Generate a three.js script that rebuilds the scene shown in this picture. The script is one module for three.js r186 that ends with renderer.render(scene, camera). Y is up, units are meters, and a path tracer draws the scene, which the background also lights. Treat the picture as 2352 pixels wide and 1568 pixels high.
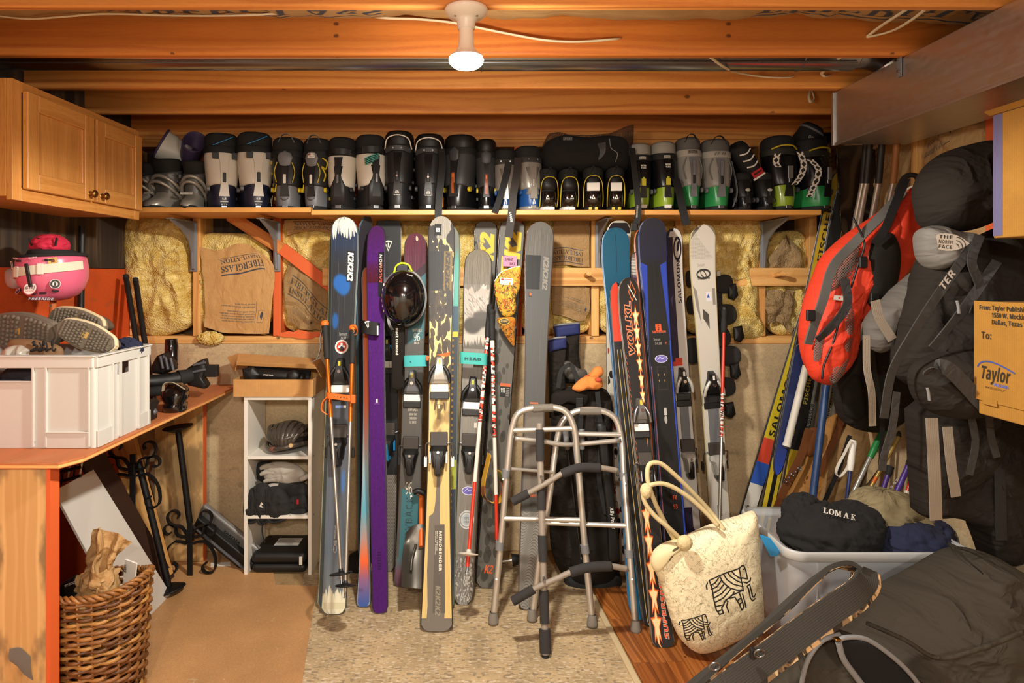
import*as THREE from 'three';
import {RoundedBoxGeometry} from 'three/addons/geometries/RoundedBoxGeometry.js';
import {mergeGeometries,mergeVertices,toCreasedNormals} from 'three/addons/utils/BufferGeometryUtils.js';

// ---------- camera, light, exposure ----------
const scene=new THREE.Scene();
scene.background=new THREE.Color(0x000000);          // a closed cellar room: nothing of the sky comes in
const W_=2352,H_=1568,F=1500,CX=1100,CY=630,EYE=1.44,CAMZ=3.4;
const camera=new THREE.PerspectiveCamera(2*Math.atan(H_ / 2 / F)*180 / Math.PI,W_ / H_,0.05,30);
camera.position.set(0,EYE,CAMZ);
camera.setViewOffset(W_,H_,W_ / 2 - CX,H_ / 2 - CY,W_,H_);   // a level camera with a shifted lens
const renderer=new THREE.WebGLRenderer({antialias:true});
renderer.toneMapping=THREE.LinearToneMapping;
renderer.toneMappingExposure=1.12;
renderer.shadowMap.enabled=true;
const LAMP_COLOR=new THREE.Color().setRGB(1,0.96,0.87),LAMP_POWER=9,ROOM_LAMP_POWER=6;   // reflector bulbs: most of the light goes down, a little to the sides

// ---------- small helpers ----------
const V=(x,y,z)=>new THREE.Vector3(x,y,z);
const P=(px,py,z)=>{const d=CAMZ - z;return V((px - CX) / F*d,EYE - (py - CY) / F*d,z);};
const PF=(px,py,y=0)=>{const d=(EYE - y)*F / (py - CY);return V((px - CX) / F*d,y,CAMZ - d);};
const PX=(px,py,x)=>{const d=x*F / (px - CX);return V(x,EYE - (py - CY) / F*d,CAMZ - d);};
const mul=(seed)=>()=>{seed=(seed + 0x6d2b79f5) | 0;let t=Math.imul(seed ^ (seed >>> 15),1 | seed);t=(t + Math.imul(t ^ (t >>> 7),61 | t)) ^ t;return ((t ^ (t >>> 14)) >>> 0) / 4294967296;};
const clamp=(x,a=0,b=1)=>Math.min(b,Math.max(a,x)),lerp=(a,b,t)=>a + (b - a)*t;
const sstep=(a,b,x)=>{const t=clamp((x - a) / (b - a));return t*t*(3 - 2*t);};
const hash=(x,y,z)=>{let h=(x*374761393 + y*668265263 + z*2147483647) | 0;h=Math.imul(h ^ (h >>> 13),1274126177);h ^= h >>> 16;return (h >>> 0) / 4294967296;};
function noise(x,y,z=0){     // value noise, 0..1
  const X=Math.floor(x),Y=Math.floor(y),Z=Math.floor(z);let a=x - X,b=y - Y,c=z - Z;
  a=a*a*(3 - 2*a);b=b*b*(3 - 2*b);c=c*c*(3 - 2*c);
  const q=(i,j,k)=>hash(X + i,Y + j,Z + k);
  const f=(k)=>lerp(lerp(q(0,0,k),q(1,0,k),a),lerp(q(0,1,k),q(1,1,k),a),b);
  return c?lerp(f(0),f(1),c):f(0);
}
const fbm=(x,y,z=0,o=4)=>{let s=0,a=0.5,t=0;for (let i=0;i<o;i++){s+=a*noise(x,y,z + i*17);t+=a;x *= 2.03;y *= 2.03;z *= 2.03;a *= 0.5;} return s / t;};
const hex=(h)=>[(h >> 16) & 255,(h >> 8) & 255,h & 255];

// ---------- names, things, parts ----------
const used={};
const numbered=(n)=>{used[n]=(used[n] ?? -1) + 1;return used[n]?n + '_' + String(used[n]).padStart(3, '0'):n;};
function tag(o,label,category,group,kind){if (label) o.userData.label=label;if (category) o.userData.category=category;if (group) o.userData.group=group;if (kind) o.userData.kind=kind;return o;}
function thing(name,label,category,pos=V(0,0,0),group,parent=scene){
  const o=new THREE.Group();o.name=numbered(name);o.position.copy(pos);parent.add(o);return tag(o,label,category,group);
}
const shade=(m)=>{m.castShadow=true;m.receiveShadow=true;return m;};
// a part with its shape given in the thing's own frame
function part(t,name,geo,mat,pos,rot){
  const m=shade(new THREE.Mesh(geo,mat));m.name=name;if (pos) m.position.copy(pos);if (rot) m.rotation.set(...rot);t.add(m);return m;
}
// a part with its shape given in the room's frame
function wpart(t,name,geo,mat){
  t.updateWorldMatrix(true,false);
  geo.applyMatrix4(t.matrixWorld.clone().invert());
  return part(t,name,geo,mat);
}
const struct=(name,geo,mat,label)=>{const m=shade(new THREE.Mesh(geo,mat));m.name=numbered(name);scene.add(m);tag(m,label,null,null, 'structure');return m;};
const structGroup=(name,label)=>{const g=new THREE.Group();g.name=numbered(name);scene.add(g);return tag(g,label,null,null, 'structure');};

// ---------- geometry ----------
function boxUV(g,long){         // metric box-projected uv, u along the long axis
  if (g.index) g=g.toNonIndexed();
  const p=g.attributes.position,n=p.count,uv=new Float32Array(n*2),a=V(0,0,0),b=V(0,0,0),c=V(0,0,0);
  for (let i=0;i<n;i+=3){
    a.fromBufferAttribute(p,i);b.fromBufferAttribute(p,i + 1);c.fromBufferAttribute(p,i + 2);
    const N=b.clone().sub(a).cross(c.clone().sub(a)),ax=Math.abs(N.x),ay=Math.abs(N.y),az=Math.abs(N.z);
    const ax2=ax >= ay&&ax >= az?['z', 'y']:ay >= az?['x', 'z']:['x', 'y'];
    if (long&&ax2[1]===long) ax2.reverse();
    [a,b,c].forEach((q,k)=>{uv[(i + k)*2]=q[ax2[0]];uv[(i + k)*2 + 1]=q[ax2[1]];});
 }
  g.setAttribute('uv',new THREE.BufferAttribute(uv,2));return g;
}
let boardCount=0;
function box(w,h,d,r=0.002,long){
  r=Math.min(r,w / 2.2,h / 2.2,d / 2.2);
  const g=boxUV(new RoundedBoxGeometry(w,h,d,2,r),long ?? (w >= h&&w >= d?'x':h >= d?'y':'z')),k=++boardCount,u=g.attributes.uv;
  for (let i=0;i<u.count;i++) u.setXY(i,u.getX(i) + k*0.737,u.getY(i) + k*0.377);
  return g;
}
const boxAt=(a,b,r,long)=>box(Math.abs(b.x - a.x),Math.abs(b.y - a.y),Math.abs(b.z - a.z),r,long).translate((a.x + b.x) / 2,(a.y + b.y) / 2,(a.z + b.z) / 2);
// a straight board from a to b: width along w, thickness along the rest
function bar(a,b,w,t,wdir=V(0,0,1),r=0.002){
  const y=b.clone().sub(a),L=y.length();y.normalize();
  const x=wdir.clone().addScaledVector(y,-wdir.dot(y)).normalize(),z=x.clone().cross(y);
  return box(w,L,t,r, 'y').applyMatrix4(new THREE.Matrix4().makeBasis(x,y,z).setPosition(a.clone().add(b).multiplyScalar(0.5)));
}
function gridGeo(rows,closed,capA,capB,crease){  // rows[i][j] Vector3
  const m=rows.length,n=rows[0].length,pos=[],uv=[],idx=[];
  let v=0,per=0;const mid=rows[m >> 1];
  for (let j=0;j<n;j++) per+=mid[j].distanceTo(mid[(j + 1) % n]);
  const cen=rows.map((r)=>r.reduce((s,p)=>s.add(p),V(0,0,0)).divideScalar(n)),w=closed?n + 1:n;
  for (let i=0;i<m;i++){
    if (i) v+=Math.max(cen[i].distanceTo(cen[i - 1]),rows[i][0].distanceTo(rows[i - 1][0])*0.5);
    for (let j=0;j<w;j++){const p=rows[i][j % n];pos.push(p.x,p.y,p.z);uv.push(j / (w - 1)*per,v);}
 }
  for (let i=0;i<m - 1;i++) for (let j=0;j<w - 1;j++){const a=i*w + j,b=a + w;idx.push(a,a + 1,b,b,a + 1,b + 1);}
  const cap=(i,flip)=>{const c=cen[i],o=pos.length / 3;pos.push(c.x,c.y,c.z);uv.push(0,0);for (let j=0;j<n;j++){const p=rows[i][j];pos.push(p.x,p.y,p.z);uv.push(p.x - c.x,p.z - c.z);} for (let j=0;j<n;j++){const a=o + 1 + j,b=o + 1 + (j + 1) % n;flip?idx.push(o,b,a):idx.push(o,a,b);}};
  if (capA) cap(0,true);if (capB) cap(m - 1,false);
  let g=new THREE.BufferGeometry();g.setAttribute('position',new THREE.Float32BufferAttribute(pos,3));g.setAttribute('uv',new THREE.Float32BufferAttribute(uv,2));g.setIndex(idx);
  if (crease) g=toCreasedNormals(g,crease);else {smoothNormals(g);}
  return g;
}
function smoothNormals(g){       // normals shared across the seam of a closed grid
  g.computeVertexNormals();const p=g.attributes.position,n=g.attributes.normal,M=new Map();
  const key=(i)=>Math.round(p.getX(i)*2e4) + ',' + Math.round(p.getY(i)*2e4) + ',' + Math.round(p.getZ(i)*2e4);
  for (let i=0;i<p.count;i++){const k=key(i),a=M.get(k) ?? [0,0,0];a[0]+=n.getX(i);a[1]+=n.getY(i);a[2]+=n.getZ(i);M.set(k,a);}
  for (let i=0;i<p.count;i++){const a=M.get(key(i)),l=Math.hypot(...a)||1;n.setXYZ(i,a[0] / l,a[1] / l,a[2] / l);}
}
const loft=(rows,o={})=>gridGeo(rows,o.closed ?? true,o.capA ?? true,o.capB ?? true,o.crease);
// a horizontal superellipse ring at height y: half width a, from zb to zf
function ring(y,a,zb,zf,e=2.6,N=24,cx=0){
  const r=[],cz=(zb + zf) / 2,b=(zf - zb) / 2;
  for (let i=0;i<N;i++){const t=-i / N*2*Math.PI,c=Math.cos(t),s=Math.sin(t);r.push(V(cx + a*Math.sign(c)*Math.abs(c) ** (2 / e),y,cz + b*Math.sign(s)*Math.abs(s) ** (2 / e)));}
  return r;
}
const curve=(pts,closed)=>new THREE.CatmullRomCurve3(pts,closed, 'centripetal');
// a tube through points; r a number, an array of radii or a function of 0..1
function tube(pts,r,o={}){
  const c=pts.length>2||o.closed?curve(pts,o.closed):new THREE.LineCurve3(pts[0],pts[1]),S=o.steps ?? (pts.length>2?pts.length*6:1),N=o.n ?? 10,rows=[];
  const at=typeof r==='function'?r:Array.isArray(r)?(t)=>{const x=t*(r.length - 1),i=Math.min(r.length - 2,Math.floor(x));return lerp(r[i],r[i + 1],x - i);}:()=>r;
  let T=null,A=null;
  for (let i=0;i <= S;i++){
    const t=i / S,p=c.getPoint(t),tan=c.getTangent(t).normalize();
    if (!A){A=Math.abs(tan.y)<0.9?V(0,1,0):V(1,0,0);A.addScaledVector(tan,-A.dot(tan)).normalize();}
    else {A.applyQuaternion(new THREE.Quaternion().setFromUnitVectors(T,tan));A.addScaledVector(tan,-A.dot(tan)).normalize();}
    T=tan;const B=tan.clone().cross(A),R=at(t),row=[];
    for (let j=0;j<N;j++){const q=j / N*2*Math.PI;row.push(p.clone().addScaledVector(A,Math.cos(q)*R*(o.flat ?? 1)).addScaledVector(B,Math.sin(q)*R));}
    rows.push(row);
 }
  return gridGeo(rows,true,!o.closed,!o.closed,o.crease ?? (o.steps===1||pts.length===2?0.9:undefined));
}
const rod=(a,b,r,n=12,r2)=>{const g=new THREE.CylinderGeometry(r2 ?? r,r,a.distanceTo(b),n);g.applyQuaternion(new THREE.Quaternion().setFromUnitVectors(V(0,1,0),b.clone().sub(a).normalize()));return g.translate((a.x + b.x) / 2,(a.y + b.y) / 2,(a.z + b.z) / 2);};
const lathe=(prof,n=32)=>new THREE.LatheGeometry(prof.map(([r,y])=>new THREE.Vector2(r,y)),n);
// webbing: a flat band through points, wide along w (a vector, or one per point)
function strap(pts,width,t=0.002,w=V(1,0,0),o={}){
  const c=pts.length>2?curve(pts,o.closed):new THREE.LineCurve3(pts[0],pts[1]),S=o.steps ?? Math.max(2,pts.length*6),rows=[];
  for (let i=0;i <= S;i++){
    const s=i / S,p=c.getPoint(s),tan=c.getTangent(s).normalize();
    let wd;if (Array.isArray(w)){const x=s*(w.length - 1),k=Math.min(w.length - 2,Math.floor(x));wd=w[k].clone().lerp(w[k + 1],x - k);} else wd=w.clone();
    wd.addScaledVector(tan,-wd.dot(tan)).normalize();
    const n=wd.clone().cross(tan),h=(typeof width==='function'?width(s):width) / 2;
    rows.push([[-h,-t / 2],[h,-t / 2],[h,t / 2],[-h,t / 2]].map(([a,b])=>p.clone().addScaledVector(wd,a).addScaledVector(n,b)));
 }
  return gridGeo(rows,true,!o.closed,!o.closed,0.6);
}
// a stuffed shape: a closed outline swelling to the front and the back of its plane
function puff(outline,o={}){
  const N=o.n ?? 64,R=o.rings ?? 10,front=o.front ?? 0.08,back=o.back ?? 0.04,pw=o.pow ?? 2.2,amp=o.amp ?? 0,fr=o.freq ?? 12,sd=o.seed ?? 1,dir=(o.dir ?? V(0,0,1)).clone().normalize();
  const pts=o.sharp?resample(outline,N):curve(outline,true).getSpacedPoints(N).slice(0,N);
  const c=o.center ?? pts.reduce((s,p)=>s.add(p),V(0,0,0)).divideScalar(N),rows=[];
  const put=(r,side)=>rows.push(pts.map((p,j)=>{
    const q=c.clone().lerp(p,r),h=(1 - r ** pw) ** (1 / pw);
    let z=side*(side>0?front:back)*h;
    if (amp){const f=1 - Math.abs(1 - 2*noise(q.x*fr + sd,q.y*fr*(o.fy ?? 1) + sd*3,q.z*fr + fbm(q.x*9,q.y*9,sd)*3)),k=amp*(f - 0.5)*2*(1 - r ** 6)*(side>0?1:0.6);z+=k*side;}
    return q.addScaledVector(dir,z);
 }));
  for (let i=1;i <= R;i++) put(Math.sin(i / R*Math.PI / 2),-1);
  for (let i=R - 1;i >= 0;i--) put(Math.max(0.001,Math.sin(i / R*Math.PI / 2)),1);
  const g=gridGeo(rows,true,true,false),p=g.attributes.position,u=g.attributes.uv;
  const ex=Math.abs(dir.x)>0.7?V(0,0,1):V(1,0,0),ey=dir.clone().cross(ex);
  const q=V(0,0,0);for (let i=0;i<p.count;i++){q.fromBufferAttribute(p,i);u.setXY(i,q.dot(ex),-q.dot(ey)*(ey.y>0?-1:1));}
  return faceOut(g);
}
function resample(poly,N){const segs=poly.map((p,i)=>p.distanceTo(poly[(i + 1) % poly.length])),tot=segs.reduce((a,b)=>a + b),out=[];for (let k=0;k<N;k++){let s=k / N*tot,i=0;while (s>segs[i]) s -= segs[i++];out.push(poly[i].clone().lerp(poly[(i + 1) % poly.length],s / segs[i]));} return out;}
function faceOut(g){             // turn a closed surface so that its faces look outwards
  const p=g.attributes.position,ix=g.index.array;let v=0;const a=V(0,0,0),b=V(0,0,0),c=V(0,0,0);
  for (let i=0;i<ix.length;i+=3){a.fromBufferAttribute(p,ix[i]);b.fromBufferAttribute(p,ix[i + 1]);c.fromBufferAttribute(p,ix[i + 2]);v+=a.dot(b.cross(c));}
  if (v<0){for (let i=0;i<ix.length;i+=3){const t=ix[i];ix[i]=ix[i + 1];ix[i + 1]=t;} smoothNormals(g);}
  return g;
}
// a sheet with thickness through a grid of control points
function sheet(ctrl,nu,nv,t=0.002,bend,o={}){
  const rowsC=ctrl.map((r)=>curve(r)),rows=[];
  for (let i=0;i <= nv;i++){const v=i / nv,row=[];for (let j=0;j <= nu;j++){const u=j / nu,col=rowsC.map((c)=>c.getPoint(u)),p=col.length>1?(col.length>2?curve(col).getPoint(v):col[0].lerp(col[1],v)):col[0];row.push(p);} rows.push(row);}
  const N=(i,j)=>{const a=rows[Math.min(nv,i + 1)][j].clone().sub(rows[Math.max(0,i - 1)][j]),b=rows[i][Math.min(nu,j + 1)].clone().sub(rows[i][Math.max(0,j - 1)]);return b.cross(a).normalize();};
  const nr=rows.map((r,i)=>r.map((_,j)=>N(i,j)));
  if (bend) rows.forEach((r,i)=>r.forEach((p,j)=>p.addScaledVector(nr[i][j],bend(j / nu,i / nv,p))));
  const pos=[],uv=[],idx=[],w=nu + 1,K=w*(nv + 1);
  let LU=0,LV=0;for (let j=0;j<nu;j++) LU+=rows[0][j].distanceTo(rows[0][j + 1]);for (let i=0;i<nv;i++) LV+=rows[i][0].distanceTo(rows[i + 1][0]);
  for (const s of [0.5,-0.5]) rows.forEach((r,i)=>r.forEach((p,j)=>{const q=p.clone().addScaledVector(nr[i][j],s*t);pos.push(q.x,q.y,q.z);uv.push(o.unit?j / nu:j / nu*LU,o.unit?1 - i / nv:-i / nv*LV);}));
  for (let i=0;i<nv;i++) for (let j=0;j<nu;j++){const a=i*w + j,b=a + w;idx.push(a,a + 1,b,b,a + 1,b + 1);idx.push(K + a,K + b,K + a + 1,K + b,K + b + 1,K + a + 1);}
  const rim=[];for (let j=0;j <= nu;j++) rim.push(j);for (let i=1;i <= nv;i++) rim.push(i*w + nu);for (let j=nu - 1;j >= 0;j--) rim.push(nv*w + j);for (let i=nv - 1;i>0;i--) rim.push(i*w);
  for (let k=0;k<rim.length;k++){const a=rim[k],b=rim[(k + 1) % rim.length];idx.push(a,K + a,b,b,K + a,K + b);}
  let g=new THREE.BufferGeometry();g.setAttribute('position',new THREE.Float32BufferAttribute(pos,3));g.setAttribute('uv',new THREE.Float32BufferAttribute(uv,2));g.setIndex(idx);
  return toCreasedNormals(g,o.crease ?? 0.9);
}
const extrude=(pts,d,bevel=0.002,holes=[])=>{const s=new THREE.Shape(pts.map(([x,y])=>new THREE.Vector2(x,y)));for (const h of holes) s.holes.push(new THREE.Path(h.map(([x,y])=>new THREE.Vector2(x,y))));return new THREE.ExtrudeGeometry(s,{depth:d,bevelEnabled:bevel>0,bevelSize:bevel,bevelThickness:bevel,bevelSegments:2,curveSegments:8});};
const merge=(list)=>mergeGeometries(list.map((g)=>{g=g.index?g.toNonIndexed():g;for (const k of Object.keys(g.attributes)) if (!['position', 'normal', 'uv'].includes(k)) g.deleteAttribute(k);return g;}));
function ell(rx,ry,rz,f){const g=new THREE.SphereGeometry(1,36,24),p=g.attributes.position;for (let i=0;i<p.count;i++){const q=V(p.getX(i)*rx,p.getY(i)*ry,p.getZ(i)*rz);if (f) f(q);p.setXYZ(i,q.x,q.y,q.z);} smoothNormals(g);return g;}
// a lumpy pile of cloth round a centre
const lump=(c,rx,ry,rz,amp,fr,seed)=>{const g=new THREE.SphereGeometry(1,72,48),p=g.attributes.position;for (let i=0;i<p.count;i++){const n=V(p.getX(i),p.getY(i),p.getZ(i));const w=1 - Math.abs(1 - 2*fbm(n.x*fr + seed,n.y*fr*0.8 + seed,n.z*fr + fbm(n.x*2,n.y*2,seed + n.z)*2,3)),k=1 + amp*(w - 0.5)*2;p.setXYZ(i,c.x + n.x*rx*k,c.y + n.y*ry*k,c.z + n.z*rz*k);} smoothNormals(g);const u=g.attributes.uv;for (let i=0;i<u.count;i++) u.setXY(i,u.getX(i)*rx*6,u.getY(i)*ry*3);return g;};

// ---------- textures and materials ----------
function texOf(w,h,f,size,o={}){      // f(x, y) in 0..1 -> [r, g, b] (sRGB bytes) ; size = metres covered
  const d=new Uint8Array(w*h*4);
  for (let y=0;y<h;y++) for (let x=0;x<w;x++){const c=f(x / w,y / h),i=(y*w + x)*4;if (typeof c==='number') d[i]=d[i + 1]=d[i + 2]=clamp(c,0,255);else for (let k=0;k<3;k++) d[i + k]=clamp(c[k],0,255);d[i + 3]=255;}
  const t=new THREE.DataTexture(d,w,h);t.wrapS=t.wrapT=THREE.MirroredRepeatWrapping;t.magFilter=THREE.LinearFilter;t.minFilter=THREE.LinearFilter;
  if (!o.data) t.colorSpace=THREE.SRGBColorSpace;if (size) t.repeat.set(1 / size[0],1 / size[1]);t.needsUpdate=true;return t;
}
const tint=(c,k)=>[c[0]*k,c[1]*k,c[2]*k],mix3=(a,b,t)=>[lerp(a[0],b[0],t),lerp(a[1],b[1],t),lerp(a[2],b[2],t)];
function woodTex(seed,light,dark,ringFreq,knots,size,w=1024,h=256,rough=1){
  const R=mul(seed),K=Array.from({length:knots},()=>[R()*size[0],R()*size[1],0.004 + R()*0.008]);
  return texOf(w,h,(u,v)=>{
    const x=u*size[0],y=v*size[1];let yy=y + (fbm(x*1.6 + seed,y*5,seed,3) - 0.5)*0.09*rough,kn=0;
    for (const [kx,ky,kr] of K){const dx=(x - kx) / 2.2,dy=y - ky,d=Math.hypot(dx,dy);yy+=(dy>0?1:-1)*kr*0.9*Math.exp(-d / (kr*2.2));kn=Math.max(kn,sstep(kr*1.15,kr*0.5,Math.hypot(dx*2.2 / 1.35,dy)));}
    const g=noise(yy*ringFreq,x*0.7 + seed,seed),f=noise(x*14,yy*900,seed)*0.5 + noise(x*40,yy*2400)*0.5,p=sstep(0.25,0.95,g);
    let c=mix3(light,dark,clamp(p*0.85 + (f - 0.5)*0.6));const blot=fbm(x*2.3,y*6,seed + 9,3);c=tint(c,0.88 + blot*0.24);
    return mix3(c,tint(dark,0.5),kn*(0.45 + 0.55*noise(x*260,y*260)));
 },size);
}
const matCache=new Map();
function mat(color,rough=0.6,metal=0,o={}){
  const key=[color,rough,metal,...Object.entries(o).map(([k,v])=>k + (v?.uuid ?? v?.getHexString?.() ?? v))].join();
  if (!matCache.has(key)){const C=Object.keys(o).some((k)=>/coat|sheen|transm|thick|ior|atten|aniso|spec/.test(k))?THREE.MeshPhysicalMaterial:THREE.MeshStandardMaterial;const m=new C({color,roughness:rough,metalness:metal,...o});matCache.set(key,m);}
  return matCache.get(key);
}
const firTex=woodTex(3,[222,148,68],[186,106,42],70,9,[2.4,0.5],1536,320,0.6);
const pineTex=woodTex(11,[226,174,104],[196,134,68],80,7,[2.0,0.4],1024,256,0.6);
const oakTex=texOf(512,512,(u,v)=>{const x=u*0.8,y=v*0.3,yy=y + (fbm(x*3,y*9,5,3) - 0.5)*0.05,g=noise(yy*110,x*0.8,4),f=noise(x*26,yy*1600,2);return mix3([214,152,80],[174,106,44],clamp(g*0.5 + sstep(0.6,0.95,f)*0.5));},[0.8,0.3]);
const darkPlyTex=texOf(512,512,(u,v)=>{const x=u*1.2,y=v*1.2,s=fbm(x*30,y*2.4,7,4),q=fbm(x*4,y*3,2,3),f=noise(x*160,y*6,1);return mix3([44,34,26],[128,102,72],sstep(0.42,0.75,s*0.7 + q*0.32)*0.75 + f*0.12);},[1.2,1.2]);
const orangeTex=texOf(512,512,(u,v)=>{const n=fbm(u*9,v*9,3),f=noise(u*160,v*160),w=sstep(0.72,0.86,fbm(u*5 + 4,v*14,8));return mix3(tint([214,84,26],0.9 + n*0.16 + f*0.05),[150,92,52],w*0.35);},[1,1]);
const concreteMap=(u,v)=>{const n=fbm(u*7,v*7,1,5),s=fbm(u*3,v*22,6,4),p=sstep(0.62,0.85,fbm(u*40,v*40,3)),f=noise(u*300,v*300);return tint([198,172,132],0.82 + n*0.24 + (s - 0.5)*0.2 + (f - 0.5)*0.1 - p*0.12);};
const concreteTex=texOf(1024,1024,concreteMap,[1.6,1.6]);
const concreteBump=texOf(512,512,(u,v)=>255*(fbm(u*24,v*24,2,4)*0.8 + sstep(0.66,0.9,fbm(u*50,v*50,4))*-0.35),[1.6,1.6],{data:1});
const vinylTex=texOf(1024,1024,(u,v)=>{const n=fbm(u*10,v*10,2,4),a=sstep(0.7,0.8,noise(u*70 + 3*fbm(u*30,v*30),v*190,5)),b=sstep(0.7,0.82,noise(u*60,v*160 + 3*fbm(u*20,v*20,4),9)),f=noise(u*400,v*400);let c=tint([186,161,122],0.84 + n*0.26 + (f - 0.5)*0.1);c=mix3(c,[214,200,176],a*0.7);return mix3(c,[124,108,88],b*0.65);},[0.9,0.9]);
const brownMatTex=texOf(1024,1024,(u,v)=>{const n=fbm(u*6,v*6,4,5),f=noise(u*420,v*420),s=sstep(0.93,0.97,noise(u*90,v*90,8)),r=Math.hypot(u - 0.45,(v - 0.55)*1.6),st=sstep(0.016,0.004,Math.abs(r - 0.2 - 0.02*fbm(u*8,v*8)))*sstep(0.35,0.6,fbm(u*5,v*5,3));let c=tint([192,144,94],0.86 + n*0.24 + (f - 0.5)*0.12);c=mix3(c,[200,176,140],s*0.6);return mix3(c,[112,80,44],st*0.5);},[1.1,1.1]);
const lamTex=woodTex(23,[190,128,70],[140,86,42],120,2,[1.2,0.3],512,256);
const fluffTex=texOf(512,512,(u,v)=>{const n=fbm(u*6,v*6,2,5),s=fbm(u*26 + 6*n,v*26,5,4),f=noise(u*260,v*120,2);return mix3(mix3([206,166,76],[248,222,142],sstep(0.25,0.75,n*0.6 + s*0.4)),[250,236,190],sstep(0.55,0.85,f*s*1.4)*0.5);},[0.5,0.5]);
const fluffBump=texOf(512,512,(u,v)=>255*(fbm(u*16,v*16,3,5)*0.7 + 0.3*noise(u*200,v*200)),[0.5,0.5],{data:1});
const weaveBump=texOf(128,128,(u,v)=>255*(0.5 + 0.25*Math.sin(u*Math.PI*64) + 0.25*Math.sin(v*Math.PI*64)),[0.1,0.1],{data:1});
const foldBump=texOf(512,512,(u,v)=>255*(1 - Math.abs(1 - 2*fbm(u*7 + 2*fbm(u*4,v*4,1),v*7,3,4))),[0.5,0.5],{data:1});
const crinkleBump=texOf(512,512,(u,v)=>{const a=fbm(u*5,v*5,1),q=(k)=>1 - Math.abs(1 - 2*noise(u*k + a*3,v*k - a*2,k));return 255*(q(6)*0.5 + q(13)*0.3 + q(27)*0.2);},[0.45,0.45],{data:1});
const zincRough=texOf(512,512,(u,v)=>{const n=fbm(u*34,v*34,2,3),s=noise(u*8,v*90,6);return 255*(0.24 + 0.14*n + 0.1*s);},[0.6,0.6],{data:1});
const corrTex=texOf(256,256,(u,v)=>{const n=fbm(u*9,v*9,4),l=Math.sin(u*Math.PI*80);return tint([196,144,84],0.93 + n*0.1 + l*0.025 + (noise(u*220,v*220) - 0.5)*0.08);},[0.3,0.3]);
const mottle=(c,amt,fr,size,sd=1)=>texOf(256,256,(u,v)=>tint(c,1 - amt / 2 + amt*fbm(u*fr,v*fr,sd,5) + (noise(u*190,v*190) - 0.5)*amt*0.5),size);

const M={
  fir:mat(0xffffff,0.62,0,{map:firTex}),redFir:mat(0xf4dcc0,0.62,0,{map:firTex}),pine:mat(0xffffff,0.66,0,{map:pineTex}),oak:mat(0xffffff,0.38,0,{map:oakTex}), 
  plank:mat(0xf4dcb8,0.45,0,{map:mottle([226,178,110],0.1,8,[0.6,0.6])}),
  darkPly:mat(0xffffff,0.8,0,{map:darkPlyTex}),orange:mat(0xffffff,0.72,0,{map:orangeTex}),orangeWood:mat(0xd8602a,0.65,0,{bumpMap:fluffBump,bumpScale:0.0006}),
  concrete:mat(0xffffff,0.88,0,{map:concreteTex,bumpMap:concreteBump,bumpScale:0.003}),floorConcrete:mat(0xe6d8c0,0.85,0,{map:concreteTex,bumpMap:concreteBump,bumpScale:0.0015}),
  vinyl:mat(0xffffff,0.55,0,{map:vinylTex}),brownMat:mat(0xffffff,0.5,0,{map:brownMatTex}),fluff:mat(0xffffff,1,0,{map:fluffTex,bumpMap:fluffBump,bumpScale:0.018}),
  kraft:mat(0xc09460,0.78,0,{bumpMap:crinkleBump,bumpScale:0.006}),kraftOld:mat(0xa0845c,0.8,0,{bumpMap:crinkleBump,bumpScale:0.008}),
  zinc:mat(0xc4c2be,1,0.95,{roughnessMap:zincRough}),zincPipe:mat(0xa8a8a8,0.26,1),bracket:mat(0x8e8f92,0.5,0.55),chrome:mat(0xd0d0d0,0.18,1),brass:mat(0x9c7440,0.3,1),alu:mat(0xcfcac0,0.34,0.72),screw:mat(0x9a9690,0.35,1),
  cable:mat(0xe0d2b0,0.5),porcelain:mat(0xeee8dc,0.25),whitePlastic:mat(0xcac7bf,0.45),cream:mat(0xd9d2c2,0.5),melamine:mat(0xe6e0d4,0.42),
  black:mat(0x151413,0.5),blackGloss:mat(0x0a0a0c,0.12,0,{clearcoat:1,clearcoatRoughness:0.06}),blackMatte:mat(0x1a1918,0.85),rubber:mat(0x191817,0.78),grayPlastic:mat(0x55565a,0.45),foam:mat(0x2e2c2b,0.92),iron:mat(0x1e1c1b,0.5,0.5),
  nylonWorn:mat(0x3d372e,0.88,0,{bumpMap:foldBump,bumpScale:0.016,specularIntensity:0.4}),nylon:mat(0x1e1a16,0.85,0,{bumpMap:weaveBump,bumpScale:0.0006,specularIntensity:0.4}),nylonFold:mat(0x241f1a,0.85,0,{bumpMap:foldBump,bumpScale:0.014,specularIntensity:0.4}),nylonGray:mat(0x32302e,0.75,0,{bumpMap:foldBump,bumpScale:0.008}),web:mat(0x151515,0.7,0,{bumpMap:weaveBump,bumpScale:0.0005}),webTan:mat(0x8c8070,0.85,0,{bumpMap:weaveBump,bumpScale:0.0006}),
  card:mat(0xffffff,0.85,0,{map:corrTex}),cardBrown:mat(0xcfc87c,0.85,0,{map:corrTex}),steel:mat(0x909296,0.32,0.95),white:mat(0xe6e2d8,0.5),gray:mat(0x777879,0.5),
};

// ---------- lettering and stickers: one shared sheet of prints ----------
const ATLAS=2048,atlas=document.createElement('canvas');atlas.width=atlas.height=ATLAS;const actx=atlas.getContext('2d');let ax=2,ay=2,arow=0;
const atlasTex=new THREE.CanvasTexture(atlas);atlasTex.colorSpace=THREE.SRGBColorSpace;
const printMat=mat(0xffffff,0.6,0,{map:atlasTex,transparent:true,alphaTest:0.35});
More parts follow.
